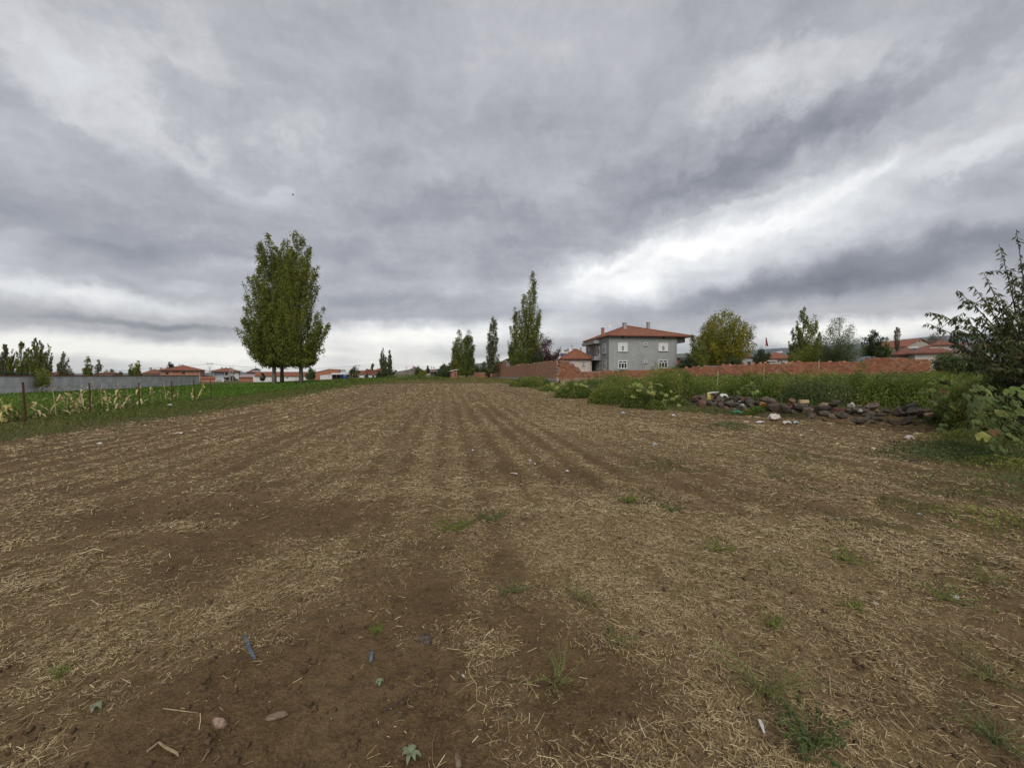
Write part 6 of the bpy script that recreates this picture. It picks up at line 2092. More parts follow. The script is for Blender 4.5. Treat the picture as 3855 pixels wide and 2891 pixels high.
def stone_wall():
    random.seed(44)
    rng = random.Random(44)
    path = [Vector((13.75, 11.75)), Vector((13.0, 12.25)), Vector((11.7, 13.0)), Vector((10.6, 14.0)), Vector((9.95, 15.0)), Vector((9.7, 17.0)), Vector((9.3, 20.0)), Vector((9.1, 22.5))]
    t = thing('stone_wall', 'dry wall of tumbled dark basalt stones edging the weedy garden', 'wall', (11.7, 13.0, gz(11.7, 12.6)))
    o = Vector(t.location)
    segs = [(path[i], path[i + 1], (path[i + 1] - path[i]).length) for i in range(len(path) - 1)]
    tot = sum(s[2] for s in segs)

    def along(s):
        for a, b, l in segs:
            if s <= l:
                d = (b - a).normalized()
                return a + d * s, d
            s -= l
        return path[-1], (path[-1] - path[-2]).normalized()
    n = 0
    for course, (zb, step, sz, out) in enumerate(((0.02, .40, .42, .12), (.20, .36, .36, .0), (.38, .33, .34, -.07), (.52, .40, .32, -.14), (.15, .5, .4, -.45), (.35, .5, .4, -.45))):
        s = rng.uniform(0, .3)
        while s < tot:
            far = s / tot
            p, d = along(s)
            nrm = Vector((-d.y, d.x))                        # points to the field side
            if nrm.dot(Vector((-.6, -.8))) < 0:
                nrm = -nrm
            k = sz * rng.choice((.6, .8, 1.0, 1.25, 1.6)) * rng.uniform(.85, 1.15)
            if course == 3 and rng.random() < .5:
                s += step; continue
            pos = p + nrm * (out + rng.uniform(-.05, .06))
            zg = gz(p.x - .6 * 0.6, p.y - .8 * .6)
            kind = rng.choices(['grey', 'brown', 'red', 'tan', 'pale'], [.46, .42, .05, .05, .008])[0]
            stone('stone', t, (pos.x - o.x, pos.y - o.y, zg + zb * (1 - .12 * far) + rng.uniform(-.04, .04) - o.z), (k * rng.uniform(1.0, 1.5), k * rng.uniform(.8, 1.1), k * rng.uniform(.6, .85)),
                  (rng.uniform(-.4, .4), rng.uniform(-.4, .4), math.atan2(d.y, d.x) + rng.uniform(-.5, .5)), kind)
            n += 1
            s += step * rng.uniform(.7, 1.2) * (k / sz) ** .6
    # telling stones
    for (u, v, D, sz, kind) in ((3205, 1524, 12.55, (.36, .25, .20), 'pale'), (3237, 1546, 12.4, (.2, .16, .13), 'pale'), (3500, 1556, 11.75, (.34, .2, .19), 'pink'), (3170, 1567, 12.5, (.42, .34, .36), 'grey'),
                                (3226, 1583, 12.25, (.62, .4, .30), 'grey'), (3042, 1546, 13.3, (.52, .38, .30), 'brown'), (2982, 1511, 14.0, (.28, .24, .26), 'red'), (2872, 1521, 14.6, (.30, .25, .22), 'ochre'), (2952, 1535, 14.0, (.34, .3, .40), 'brown'),
                                (3430, 1550, 11.9, (.46, .34, .34), 'grey'), (3380, 1545, 12.1, (.36, .3, .36), 'brown'), (3412, 1588, 11.55, (.42, .3, .30), 'brown'), (3360, 1592, 11.7, (.34, .26, .24), 'brown'), (3311, 1574, 12.1, (.38, .3, .26), 'grey')):
        p = at(u, v, D) - o
        stone('stone', t, p, sz, (rng.uniform(-.3, .3), rng.uniform(-.3, .3), rng.uniform(-.4, .4)), kind)
    # rubble fallen in front, small
    for q in range(46):
        s = rng.uniform(0, tot * .75)
        p, d = along(s)
        nrm = Vector((-d.y, d.x))
        if nrm.dot(Vector((-.6, -.8))) < 0:
            nrm = -nrm
        pos = p + nrm * rng.uniform(.3, .75)
        k = rng.uniform(.06, .2)
        stone('stone', t, (pos.x - o.x, pos.y - o.y, gzr(pos.x, pos.y) + k * .2 - o.z), (k * 1.3, k, k * .7), (0, 0, rng.uniform(0, 6)), rng.choice(['grey', 'brown', 'tan', 'brown']))


def crumple(name, mat, parent, sx, sy, sz, seed, n=9, amp=.5):
    """a crumpled sheet of plastic or cloth"""
    rng = np.random.default_rng(seed)
    g_ = np.linspace(-1, 1, n)
    X, Y = np.meshgrid(g_, g_)
    Rr = np.clip(np.hypot(X, Y), 0, 1.4)
    Z = (1 - .75 * Rr ** 1.5).clip(-.2, 1) * .6 + amp * (fbm(X * 1.9 + seed, Y * 1.9, seed, 3) - .5) * 1.6
    X2 = X * (1 - .12 * Rr) + .22 * (fbm(X * 2 + 5, Y * 2 + seed, seed + 1, 2) - .5)
    Y2 = Y * (1 - .12 * Rr) + .22 * (fbm(X * 2 + 9, Y * 2 - seed, seed + 2, 2) - .5)
    V = np.stack([X2 * sx / 2, Y2 * sy / 2, (Z - Z.min()) * sz], -1).reshape(-1, 3)
    i = np.arange(n - 1)[:, None] * n; j = np.arange(n - 1)[None, :]
    F = np.stack([i + j, i + j + 1, i + n + j + 1, i + n + j], -1).reshape(-1, 4)
    me = np_mesh(name, V, F, smooth=True)
    o = np_obj(name, me, mat, parent)
    s = o.modifiers.new('thickness', 'SOLIDIFY'); s.thickness = .004
    return o


def litter():
    def item(name, lab, cat, p, mat, sx, sy, sz, seed, rz=0., grp=None, tilt=(0, 0)):
        o = crumple(name, mat, None, sx, sy, sz, seed)
        o.location = p; o.rotation_euler = (tilt[0], tilt[1], rz)
        return tag(o, lab, cat, grp)
    # yellow sack with white rim hanging over the wall
    p = at(2680, 1492, 15.6)
    t = thing('sack', 'yellow and white plastic sack draped over the stone wall', 'sack', p)
    m = MB(); m.tube([(-.19, -.02, .10), (-.05, -.10, .15), (.22, -.06, .17), (.30, .05, .15), (.1, .08, .16), (-.12, .06, .14), (-.19, -.02, .10)], [.03, .025, .02, .03, .025, .022, .03], 6); m.build('rim', M_WHITE, t, True)
    o = crumple('body', M_YELP, t, .16, .12, .1, 31); o.location = (-.2, -.12, -.02); o.rotation_euler = (R(70), 0, R(-12)); o.scale = (1, 2.6, 1)
    o = crumple('liner', M_WHITE, t, .3, .1, .04, 32); o.location = (0, -.04, .11)
    item('plastic_bag', 'white plastic bag caught on the stone wall next to the yellow sack', 'bag', at(2724, 1497, 15.3), M_WHITE, .36, .22, .16, 33)
    t = thing('wall_block', 'tan brick lying on top of the stone wall', 'brick', at(3026, 1512, 13.6), R(-14))
    m = MB(); m.box(-.14, .14, -.08, .08, -.06, .06); m.build('body', M_TANB, t, bevel=.012)
    m = MB(); m.box(-.11, .11, -.084, -.0805, -.035, .035); m.build('face_recess', M_TANB, t)
    item('rag', 'dirty white cloth lying against the foot of the stone wall', 'rag', og(2915, 1584), M_CLOTH, .62, .28, .28, 34, R(25))
    item('rag', 'grey white crumpled scrap trailing from the dirty cloth', 'rag', og(2860, 1592), M_WHITE, .4, .12, .07, 35, R(15))
    item('plastic_bag', 'small white and dark bag below the stone wall', 'bag', og(2961, 1597), M_CLOTH, .32, .2, .12, 36)
    item('plastic_scrap', 'pale blue crumpled plastic beside the small white bag', 'litter', og(2995, 1596), M_LBLUE, .2, .15, .11, 37)
    item('plastic_scrap', 'green plastic sheet among weeds before the stone wall', 'litter', og(2770, 1562, .06), M_GREENP, .5, .2, .12, 38, R(10))
    item('plastic_scrap', 'white rubbish at the foot of the fourth fence post', 'litter', og(640, 1528), M_WHITE, .3, .2, .12, 39)
    item('paper_scrap', 'pale paper scrap on bare soil under the end of the stone wall', 'litter', og(3422, 1655), M_CLOTH, .24, .16, .13, 40)
    item('plastic_scrap', 'greyish white bag half hidden under the yellowing vine', 'litter', og(2492, 1526), M_CLOTH, .3, .2, .16, 41)
    p = og(2905, 1540)
    # two strips of hose in the near soil
    t = thing('plastic_strip', 'longer curved slate blue plastic strip lying on the straw', 'litter', og(940, 2460))
    a, b, c = og(921, 2419), og(938, 2468), og(960, 2496)
    strip(t, 'body', M_STRIP, [q - t.location + Vector((0, 0, .012)) for q in (a, a.lerp(b, .6), b, c)], [.016, .021, .02, .014])
    t = thing('plastic_strip', 'shorter straight blue grey plastic strip on bare soil', 'litter', og(1398, 2480))
    a, b = og(1400, 2460), og(1396, 2506)
    strip(t, 'body', M_STRIP2, [q - t.location + Vector((0, 0, .012)) for q in (a, a.lerp(b, .5), b)], [.015, .018, .015])
    # stones and scraps lying about
    G = 'pale scraps and stones lying about the field'
    for (nm, cat, lab, u, v, sc, kind, rz) in (
            ('field_stone', 'stone', 'pinkish stone half sunk in the bare soil, largest near the bottom edge', 830, 2735, (.075, .06, .06), 'pink', .6),
            ('field_stone', 'stone', 'tan dusty stone pressed flat into the soil next to the pinkish one', 1030, 2712, (.11, .055, .03), 'tan', .5),
            ('field_stone', 'stone', 'buff flat stone at the very bottom edge', 1728, 2872, (.05, .09, .03), 'tan', .1),
            ('field_stone', 'stone', 'small white pebble beside crumbly soil', 1745, 2567, (.026, .02, .016), 'pale', 0),
            ('field_stone', 'stone', 'dark rough lump with straw around it on bare soil', 1600, 2418, (.10, .07, .05), 'grey', 0),
            ('field_stone', 'stone', 'brown stone among a clutter of soil lumps', 1915, 2728, (.04, .035, .032), 'tan', 0),
            ('field_stone', 'stone', 'dark stone before the blue green weed patch', 3440, 1737, (.2, .12, .08), 'grey', 0),
            ('field_stone', 'stone', 'round dark stone next to the dark stone by the weed patch', 3408, 1730, (.12, .1, .08), 'brown', 0),
            ('field_stone', 'stone', 'cream stone wedge between straw and weeds', 3293, 2274, (.05, .035, .03), 'pale', -.5),
            ('field_stone', 'stone', 'pale grey stone by the dry weeds at the side', 3594, 2260, (.06, .035, .03), 'pale', -.4),
            ('field_stone', 'stone', 'pale stone on the straw with white dust', 2915, 2083, (.05, .03, .03), 'pale', -.6),
            ('field_stone', 'stone', 'white wedge shaped stone on dark soil before the pumpkin vine', 3287, 1695, (.11, .09, .09), 'pale', 0),
            ('field_stone', 'stone', 'long buff stone on the straw, furthest to the side', 3530, 1788, (.2, .07, .05), 'tan', 0),
            ('field_stone', 'stone', 'buff bar shaped stone lying across thin straw', 3360, 1988, (.10, .05, .035), 'tan', 0),
            ('field_stone', 'stone', 'small buff stone in the middle of pale straw', 2700, 1918, (.07, .04, .035), 'tan', 0),
            ('field_stone', 'stone', 'pale green grey stone chip among straw at the side', 3458, 1940, (.07, .05, .02), 'pale', 0),
            ('plastic_scrap', 'litter', 'bluish white litter far out on the striped straw', 2345, 1558, (.22, .12, .09), M_LBLUE, 0),
            ('plastic_scrap', 'litter', 'white plastic on the field before the weedy bank', 2535, 1566, (.16, .1, .08), M_WHITE, 0),
            ('plastic_scrap', 'litter', 'tiny grey blue scrap on the field beside the stone wall', 2465, 1680, (.1, .07, .06), M_LBLUE, 0),
            ('plastic_scrap', 'litter', 'white oval scrap by the dry furrow in the centre of the field', 1995, 1737, (.07, .05, .03), M_WHITE, 0),
            ('plastic_scrap', 'litter', 'upright white scrap beside the white oval one', 2014, 1748, (.04, .05, .05), M_WHITE, 0),
            ('plastic_scrap', 'litter', 'white square scrap alone on the straw', 2135, 1774, (.07, .05, .03), M_WHITE, 0),
            ('plastic_scrap', 'litter', 'pale bone shaped scrap near the middle of the straw', 1935, 1789, (.14, .03, .03), M_CLOTH, -.4),
            ('plastic_scrap', 'litter', 'white chip on a shallow wheel track', 1780, 1698, (.06, .04, .03), M_WHITE, .5),
            ('plastic_scrap', 'litter', 'white scrap on the greener edge of the field', 676, 1634, (.22, .1, .05), M_CLOTH, 0),
            ('plastic_scrap', 'litter', 'white fleck by the low grass patch at the field edge', 376, 1672, (.12, .08, .05), M_WHITE, 0),
            ('plastic_scrap', 'litter', 'white speck on dark soil under the wall end', 3057, 1623, (.10, .06, .04), M_WHITE, 0),
            ('plastic_scrap', 'litter', 'buff flat scrap on the soil before the stone wall', 3017, 1642, (.14, .07, .03), M_CLOTH, 0),
            ('plastic_scrap', 'litter', 'cream chip lying before the stone wall rubble', 3153, 1673, (.1, .06, .03), M_CLOTH, 0)):
        p = og(u, v, sc[2] * .12)
        if isinstance(kind, str):
            o = stone(nm, None, p, (sc[0] * 1.1, sc[1] * 1.1, sc[2] * 1.1), (0, 0, rz), kind, ROCKS[(u + v) % 9])
            tag(o, lab, cat, G)
        else:
            p.z -= sc[2] * .2
            tag(item(nm, lab, cat, p, kind, sc[0], sc[1], sc[2], u % 97, rz), group=G)
    # white knife-like splinter and curled husks
    t = thing('plastic_scrap', 'white pointed splinter on the matted dry straw', 'litter', og(2867, 2757))
    a, b = og(2858, 2737), og(2877, 2776)
    strip(t, 'body', M_WHITE, [a - t.location + Vector((0, 0, .02)), (a + b) / 2 - t.location + Vector((0, 0, .022)), b - t.location + Vector((0, 0, .015))], [.012, .016, .004])
    G = 'dry stalks and husks on the soil'
    for (lab, pts, w, mat) in (('curled pale husk at the bottom edge', ((555, 2850), (598, 2822), (620, 2828), (665, 2845), (672, 2862)), .014, M_DRY),
                               ('long thin stalk beside the bare soil', ((615, 2690), (680, 2694), (745, 2700)), .006, M_DRY),
                               ('bent pale stalk on the smooth soil patch', ((985, 1900), (1020, 1893), (1042, 1880)), .012, M_DRY),
                               ('pale straw lying upright to us by the bottom edge', ((763, 2890), (778, 2868), (790, 2842)), .006, M_DRY),
                               ('long dark twig ending in yellow leaves', ((1448, 2682), (1500, 2645), (1550, 2615), (1590, 2603)), .009, M_TWIG),
                               ('long straight straw next to the yellow green weed', ((2800, 2660), (2820, 2720), (2836, 2768)), .007, M_DRY),
                               ('tall pale stalk standing beside the yellow green weed', ((3122, 2562), (3127, 2630), (3136, 2692)), .006, M_DRY),
                               ('grey stick below the white wedge stone', ((3362, 1744), (3385, 1742), (3402, 1735)), .03, M_TWIG),
                               ('pale stick on the soil under the stone wall', ((3353, 1644), (3385, 1648), (3418, 1650)), .02, M_DRY),
                               ('slanting straw on the weedy corner', ((3605, 2605), (3650, 2650), (3690, 2705)), .007, M_DRY),
                               ('crossed straw low in the middle', ((2160, 2790), (2200, 2832)), .007, M_DRY),
                               ('thin bent straw under the small green weed', ((2012, 2780), (2030, 2745), (2050, 2716)), .006, M_DRY),
                               ('pale twisted stalk near the straw tangle', ((1305, 2078), (1335, 2078), (1362, 2076), (1362, 2085)), .014, M_DRY)):
        q = [og(u, v, .010) for u, v in pts]
        t = thing('dry_stalk', lab, 'straw', q[0], 0, G)
        m = MB(); m.tube([p - q[0] for p in q], [w * .38] * (len(q) - 1) + [w * .2], 5)
        m.build('stalk', mat, t)


def clods():
    rng = np.random.default_rng(31)
    import bmesh
    bv = np.array([(.5, 0, 0), (-.5, 0, 0), (0, .5, 0), (0, -.5, 0), (0, 0, .5), (0, 0, -.5)])
    bf = np.array([(0, 2, 4), (2, 1, 4), (1, 3, 4), (3, 0, 4), (2, 0, 5), (1, 2, 5), (3, 1, 5), (0, 3, 5)])
    n = 26000
    x, y = polar(1.2, 9, -56, 56, .6)(rng, n)
    lump = sm(.5, .66, fbm(x * 1.2, y * 1.2, 66, 3)) + .6 * np.exp(-((x - og(1880, 2680).x) ** 2 + (y - og(1880, 2680).y) ** 2) / .12)
    k = (rng.random(n) < np.clip(.22 + lump, 0, 1)) & (x < xr(y))
    x, y = x[k], y[k]; n = len(x)
    s = .005 + .036 * rng.random(n) ** 5
    V = bv[None] * (s[:, None, None] * rng.uniform(.7, 1.3, (n, 1, 3))) * rng.uniform(.6, 1.35, (n, len(bv), 1))
    ang = rng.uniform(0, 6.283, n); ca, sa = np.cos(ang)[:, None], np.sin(ang)[:, None]
    V = np.stack([V[:, :, 0] * ca - V[:, :, 1] * sa, V[:, :, 0] * sa + V[:, :, 1] * ca + .3 * V[:, :, 2], V[:, :, 2]], -1)
    V[:, :, 2] *= .75
    V += np.stack([x, y, ground(x, y) + relief(x, y) + s * .15], 1)[:, None]
    F = (bf[None] + (np.arange(n) * len(bv))[:, None, None]).reshape(-1, 3)
    o = np_obj('soil_clods', np_mesh('soil_clods', V.reshape(-1, 3), F), M_CLOD)
    tag(o, kind='stuff')


def little_weeds():
    """the single weeds one can pick out on the near soil"""
    def bush(name, lab, u, v, rad, h, n, mat, seed, stem=M_VINE, leaf=.012, grp='small weeds on the near soil', flatness=1.0):
        r = random.Random(seed); rng = np.random.default_rng(seed)
        p = og(u, v)
        t = thing(name, lab, 'weed', p, 0, grp)
        m = MB(); pts = []
        for k in range(n):
            a = r.uniform(0, 6.28); L = rad * r.uniform(.45, 1.1); hh = h * r.uniform(.3, 1.0)
            q = [Vector((0, 0, 0)), Vector((L * .4 * math.cos(a), L * .4 * math.sin(a), hh * .6)), Vector((L * .8 * math.cos(a + .2), L * .8 * math.sin(a + .2), hh * .9)), Vector((L * math.cos(a + .3), L * math.sin(a + .3), hh))]
            m.tube(q, [.0018, .0015, .0012, .0008], 4)
            for e in range(22):
                f = (e + 1.5) / 23.5 * 3; i = min(int(f), 2)
                pts.append(q[i].lerp(q[i + 1], f - i))
        m.build('stems', stem, t)
        P = np.array([tuple(x) for x in pts]) + rng.normal(0, .006, (len(pts), 3))
        P = np.repeat(P, 2, 0) + rng.normal(0, .004, (len(pts) * 2, 3))
        V, F = leaf_quads(P, leaf, rng, .4)
        np_obj('leaves', np_mesh('leaves', V, F, np.repeat(np.clip(.35 + .6 * rng.random(len(P)), 0, 1), 4)), mat, t)
        return t
    bush('weed', 'sprawling pale green weed in the middle of the near soil', 2095, 2600, .17, .14, 16, M_WEED_Y, 1, leaf=.013)
    bush('weed', 'largest yellow green sprawling weed with long arms', 2880, 2620, .24, .15, 24, M_WEED_Y, 2, leaf=.014)
    bush('weed', 'dark leafy weed at the bottom edge under the largest weed', 3040, 2815, .16, .13, 18, M_WEED_B, 3, leaf=.022)
    bush('weed', 'olive weed tuft above the sprawling pale green one', 2310, 2430, .15, .06, 14, M_WEED_Y, 4)
    bush('weed', 'flat bluish olive weed patch beside a tangle of straw', 1920, 2240, .15, .05, 14, M_WEED_B, 5)
    t = bush('weed', 'yellowing flat weed beside a soil hollow', 2195, 2265, .17, .06, 16, M_WEED_Y, 6)
    bush('weed', 'low green weed in straw between cream stone and twig', 2915, 2375, .13, .07, 12, M_WEED, 7)
    bush('weed', 'small green weed near the cream stone wedge', 3225, 2300, .10, .05, 10, M_WEED, 8)
    bush('weed', 'bright green weed tuft on the far straw', 2365, 1895, .2, .10, 16, M_WEED, 9, leaf=.022)
    bush('weed', 'bluish low weed on the far straw beside the bright tuft', 2525, 1920, .2, .05, 14, M_WEED_B, 10, leaf=.022)
    bush('weed', 'bluish weed patch in the middle of pale straw', 1850, 1955, .2, .06, 14, M_WEED_B, 11, leaf=.022)
    bush('weed', 'wide green weed patch below the bluish one', 1705, 1993, .25, .07, 18, M_WEED, 12, leaf=.022)
    bush('weed', 'green weed in straw to the side of the bright tuft', 2700, 2070, .16, .07, 14, M_WEED, 13, leaf=.018)
    bush('weed', 'low dark green mat across the straw', 3170, 2100, .28, .05, 20, M_WEED, 14, leaf=.018)
    bush('weed', 'tiny green weed at the edge of the bare lane', 1415, 2390, .06, .04, 9, M_WEED, 15)
    bush('weed', 'small pale weed beside the mossy patch', 230, 2545, .07, .05, 8, M_WEED, 16)
    bush('weed', 'bushy weed in the weedy corner', 3560, 2270, .22, .10, 18, M_WEED, 17)
    bush('weed', 'olive weed near the side edge above the slanting straw', 3730, 2560, .25, .10, 20, M_WEED_Y, 18)
    bush('weed', 'dark weed at the bottom corner', 3740, 2800, .2, .10, 20, M_WEED_B, 19)
    bush('weed', 'ochre weed tuft before the weedy corner', 3690, 2180, .2, .1, 18, M_WEED_Y, 20)

    def rosette(lab, u, v, rad, k, mat, seed):
        r = random.Random(seed); p = og(u, v)
        t = thing('rosette_weed', lab, 'weed', p, 0, 'small weeds on the near soil')
        for q in range(k):
            a = q * 6.283 / k + r.uniform(-.25, .25); L = rad * r.uniform(.8, 1.15)
            strip(t, 'leaf', mat, [(0, 0, .008), (L * .35 * math.cos(a), L * .35 * math.sin(a), .025), (L * .7 * math.cos(a), L * .7 * math.sin(a), .026), (L * math.cos(a), L * math.sin(a), .012)], [.006, .019, .017, .003])
    M_SAGE = mat_rough('sage_leaf', (0.13, 0.155, 0.085), (0.22, 0.25, 0.15), 20)
    rosette('star shaped silvery weed at the bottom edge', 1545, 2845, .045, 7, M_SAGE, 1)
    rosette('tiny silvery seedling by the shorter plastic strip', 1428, 2596, .02, 5, M_SAGE, 2)
    rosette('small sage weed among twigs near the bottom edge', 362, 2685, .028, 5, M_SAGE, 3)


# ------------------------------------------------------------------ gourd vines and the peach tree
def gourd_leaf(seed):
    """round lobed leaf, cupped, with a notch at its stalk"""
    r = random.Random(seed)
    n = 15
    v = [(0, 0, 0)]
    for ring in (.55, 1.0):
        for k in range(n):
            a = math.pi * (-.88 + 1.76 * k / (n - 1)) + math.pi / 2
            lob = 1 + .09 * math.cos(5 * (a - math.pi / 2)) + r.uniform(-.04, .04)
            z = -.10 * ring ** 2 + .07 * ring * math.sin(3.2 * a + seed) + (r.uniform(-.03, .03) if ring == 1 else 0)
            v.append((.5 * ring * lob * math.cos(a), .5 * ring * lob * math.sin(a), z + .06 * ring))
    f = []
    for k in range(n - 1):
        f.append((0, 1 + k, 2 + k)); f.append((1 + k, 1 + n + k, 2 + n + k, 2 + k))
    me = bpy.data.meshes.new('leaf'); me.from_pydata(v, [], f); me.materials.append(M_GOURD)
    for p in me.polygons:
        p.use_smooth = True
    return me


GOURD = [gourd_leaf(i) for i in range(5)]


def vine(label, spots, size, seed, mats, name='pumpkin_vine', stems=None):
    """spots: (u, v, depth) leaf centres; leaves face the camera side, each on its own stalk"""
    r = random.Random(seed)
    c = Vector((0, 0, 0))
    pts = [at(*s) for s in spots]
    for p in pts:
        c += p
    c /= len(pts)
    c.z = gz(c.x, c.y)
    t = thing(name, label, 'vine', c)
    for p in pts:
        q = p - c
        g_ = Vector((q.x + r.uniform(-.15, .15), q.y + r.uniform(.05, .3), max(gz(p.x, p.y) - c.z, q.z - r.uniform(.15, .45))))
        m = MB(); m.tube([g_, (g_ + q) / 2 + Vector((r.uniform(-.04, .04), 0, .03)), q], [.006, .005, .004], 4)
        m.build('stem', M_VINE, t)
        o = bpy.data.objects.new('leaf', r.choice(GOURD)); link(o, t)
        o.location = q
        s = size * r.uniform(.65, 1.25)
        o.scale = (s, s, s)
        o.rotation_euler = (R(r.uniform(15, 75)), R(r.uniform(-30, 30)), R(r.uniform(-50, 50)))
        k = r.choices(mats, [.80, .14, .06])[0]
        o.material_slots[0].link = 'OBJECT'; o.material_slots[0].material = k
    return t


def vines():
    r = random.Random(12)
    mats = (M_GOURD, M_GOURD_Y, M_GOURD_D)
    sp = []
    # under the peach tree
    for k in range(135):
        u = r.uniform(3640, 3900); lo = np.interp(u, [3640, 3720, 3855], [1600, 1650, 1710])
        v = r.uniform(1455, lo)
        sp.append((u, v, r.uniform(7.3, 9.2) + (3600 - u) * .003))
    sp += [(3789, 1618, 6.9), (3672, 1588, 7.0), (3700, 1644, 6.9), (3760, 1577, 7.0), (3822, 1520, 6.9), (3845, 1610, 6.8), (3680, 1495, 7.3), (3668, 1530, 7.3), (3780, 1695, 6.6), (3740, 1685, 6.65), (3850, 1690, 6.5), (3845, 1648, 6.6)]
    vine('large leaved pumpkin vine sprawling under the peach tree', sp, .165, 1, mats)
    sp = []
    for k in range(36):
        u = r.uniform(3490, 3660); v = r.uniform(1435, 1575) if u > 3520 else r.uniform(1440, 1530)
        sp.append((u, v, r.uniform(9.6, 10.8)))
    sp += [(3447, 1444, 10.6), (3475, 1478, 10.2), (3560, 1470, 9.8), (3545, 1620, 8.6), (3552, 1600, 8.7), (3475, 1535, 11)]
    vine('pumpkin vine spilling over the end of the stone wall', sp, .18, 2, mats)
    sp = []
    for k in range(60):
        u = r.uniform(2068, 2210); v = r.uniform(1438, 1488) + max(0, (u - 2130)) * -.05
        sp.append((u, v, r.uniform(24.0, 25.6)))
    vine('pumpkin vine with yellowing leaves below the corner of the brick wall', sp, .24, 3, (M_GOURD_Y, M_GOURD, M_GOURD_Y))
    sp = []
    for k in range(58):
        u = r.uniform(2372, 2560); v = r.uniform(1440, 1500) + (r.uniform(0, 50) if u > 2480 else 0)
        sp.append((u, v, r.uniform(17.6, 19.0)))
    vine('yellow withering pumpkin vine at the broken end of the stone wall', sp, .19, 4, (M_GOURD_Y, M_GOURD, M_GOURD_D))
    sp = [(2812 + r.uniform(-30, 40), 1455 + r.uniform(-18, 25), 14.6 + r.uniform(-.2, .2)) for k in range(12)]
    vine('young pumpkin plant standing out of the weeds above the stone wall', sp, .18, 5, (M_GOURD, M_GOURD_Y, M_GOURD))


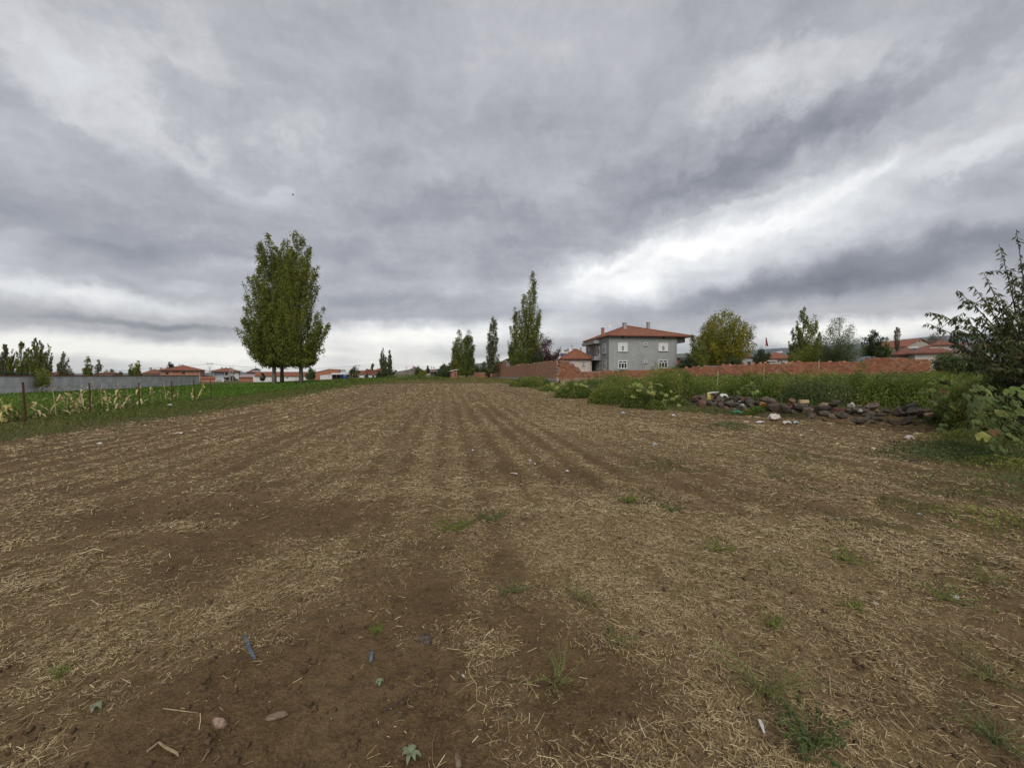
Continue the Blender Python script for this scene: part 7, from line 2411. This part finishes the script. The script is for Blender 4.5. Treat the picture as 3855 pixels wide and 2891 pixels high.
def peach_tree():
    rng = np.random.default_rng(61)
    D = 9.2
    base = at(3905, 1600, D); base.z = gz(base.x, base.y)
    t = thing('peach_tree', 'unpruned peach tree with long drooping leaves at the edge of the view', 'tree', base)
    tips = [(3488, 1216, 9.6), (3545, 1182, 9.3), (3606, 1091, 9.4), (3665, 1076, 9.0), (3701, 1032, 9.2), (3756, 920, 9.4), (3823, 865, 9.1), (3690, 1190, 9.0), (3625, 1195, 9.7), (3760, 1100, 8.9), (3800, 1010, 9.5), (3850, 1040, 9.0), (3890, 930, 9.6),
            (3640, 1330, 9.2), (3700, 1290, 8.9), (3750, 1240, 9.3), (3590, 1300, 9.6), (3930, 1000, 8.8), (3830, 1180, 8.7), (3780, 1330, 8.6), (3960, 1100, 9.0), (4020, 1000, 9.4), (3720, 1380, 8.8), (4050, 1150, 9.2),
            (3680, 1250, 9.5), (3600, 1240, 9.2), (3730, 1160, 9.3), (3790, 1150, 9.1), (3660, 1400, 8.9), (3840, 1280, 8.6), (3900, 1350, 8.5)]
    m = MB()
    m.tube([(0, 0, -.3), (-.05, .02, .5), (-.12, .0, 1.0)], [.12, .09, .075], 8)
    P, U, Tn = [], [], []
    for i, (u, v, d) in enumerate(tips):
        e = at(u, v, d) - base
        s0 = Vector((-.05, 0, .45 + .5 * rng.random()))
        path = []
        for k in range(9):
            f = k / 8
            q = s0.lerp(e, f)
            q.z += .35 * math.sin(math.pi * f) * (.3 if v < 1000 else .75)
            q.x += .03 * math.sin(5 * f + i); q.y += .04 * math.cos(4 * f + i)
            path.append(q)
        m.tube(path, [.020 * (1 - .9 * k / 8) + .0025 for k in range(9)], 5)
        twigs = [(path, .34, 1.0, 78)]
        for w in range(3 if v < 1120 else 5):                  # side shoots
            f = rng.uniform(.35, .9); k = int(f * 8); q0 = path[k]
            dr = Vector((rng.normal(0, .6) - .15, rng.normal(0, .5), .35 + abs(rng.normal(0, .5)))).normalized() * rng.uniform(.25, .6)
            q1 = q0 + dr * .6; q2 = q0 + dr + Vector((0, 0, -.05))
            m.tube([q0, q1, q2], [.007, .005, .002], 4)
            twigs.append(([q0, q1, q2], .1, 1.0, 22))
        for pth, f0, f1, nl in twigs:
            for k in range(nl):
                f = f0 + (f1 - f0) * rng.random() ** .8
                x = f * (len(pth) - 1); j = min(int(x), len(pth) - 2)
                q = pth[j].lerp(pth[j + 1], x - j)
                a = rng.uniform(0, 6.283)
                dirn = Vector((.75 * math.cos(a), .75 * math.sin(a), -.75 + rng.normal(0, .3))).normalized()
                L = rng.uniform(.08, .145)
                P.append(q + dirn * L * .55); U.append((dirn, L)); Tn.append(rng.random() ** 1.3)
    m.build('trunk', M_TWIG, t, True)
    # narrow folded leaves, each of four faces
    V, F, T = [], [], []
    for q, (d, L), tn in zip(P, U, Tn):
        s = d.cross(Vector((rng.normal(), rng.normal(), rng.normal()))).normalized() * L * .14
        n_ = s.cross(d).normalized() * L * .06
        b = len(V)
        V += [q - d * L / 2, q + s + n_, q + d * L / 2 - Vector((0, 0, L * .14)), q - s + n_]
        F.append((b, b + 1, b + 2, b + 3)); T += [tn] * 4
    me = np_mesh('leaves', np.array([tuple(x) for x in V]), np.array(F), np.array(T))
    np_obj('leaves', me, M_PEACH, t)
    # dense shrubs beneath it
    G = 'dark shrubs under the peach tree'
    for i, (u, v, w, hpx, D_, lab) in enumerate(((3690, 1500, 190, 225, 10.0, 'dark shrub under the peach tree next to the stone wall end'), (3800, 1540, 240, 290, 9.6, 'largest dark shrub filling the space under the peach tree'), (3620, 1450, 150, 150, 11.5, 'low shrub on the garden side of the peach tree'),
                                                (3900, 1520, 200, 300, 9.8, 'dark shrub cut off by the edge of the view'))):
        p = at(u, v, D_); k = D_ / FPX
        tree('shrub', lab, 'shrub', (p.x, p.y, gz(p.x, p.y)), hpx * k, scaled(BALL, w * k / 2), 5200, .055, (M_WEED, M_DARK, M_WEED, M_DARK)[i], .03, 400 + i, z0=.03, nb=60, steep=.7, sig=.16, group=G, bark=M_TWIG)


def bird():
    p = at(1103, 735, 60)
    t = thing('bird', 'tiny grey bird flying before the clouds', 'bird', p, R(20))
    m = MB(); m.tube([(-.16, 0, 0), (-.06, 0, .01), (.08, 0, 0), (.2, 0, -.01)], [.01, .05, .045, .01], 7); m.build('body', M_GREYW, t, True)
    for s_ in (-1, 1):
        strip(t, 'wing', M_GREYW, [(.0, .03 * s_, .02), (.03, .25 * s_, .12), (-.03, .48 * s_, .06)], [.14, .12, .02], up=(0, 0, 1))


big_poplars()
mid_trees()
straw_field()
clods()
ground_cover()
garden_weeds()
stone_wall()
fence()
maize()
vines()
peach_tree()
litter()
little_weeds()
bird()


# ------------------------------------------------------------------ the air
def haze():
    b = MB(); b.box(-5600, 5600, -5600, 5600, -2.6, 420)
    m = bpy.data.materials.new('haze_air'); m.use_nodes = True
    N = NT(m.node_tree)
    out = N.n('ShaderNodeOutputMaterial')
    v = N.n('ShaderNodeVolumePrincipled')
    v.inputs['Color'].default_value = (0.74, 0.86, 1.0, 1)
    v.inputs['Density'].default_value = HAZE
    v.inputs['Anisotropy'].default_value = 0.0
    N.t.links.new(v.outputs[0], out.inputs['Volume'])
    o = b.build('haze', m)
    tag(o, kind='stuff')


HAZE = 5.0e-5
haze()
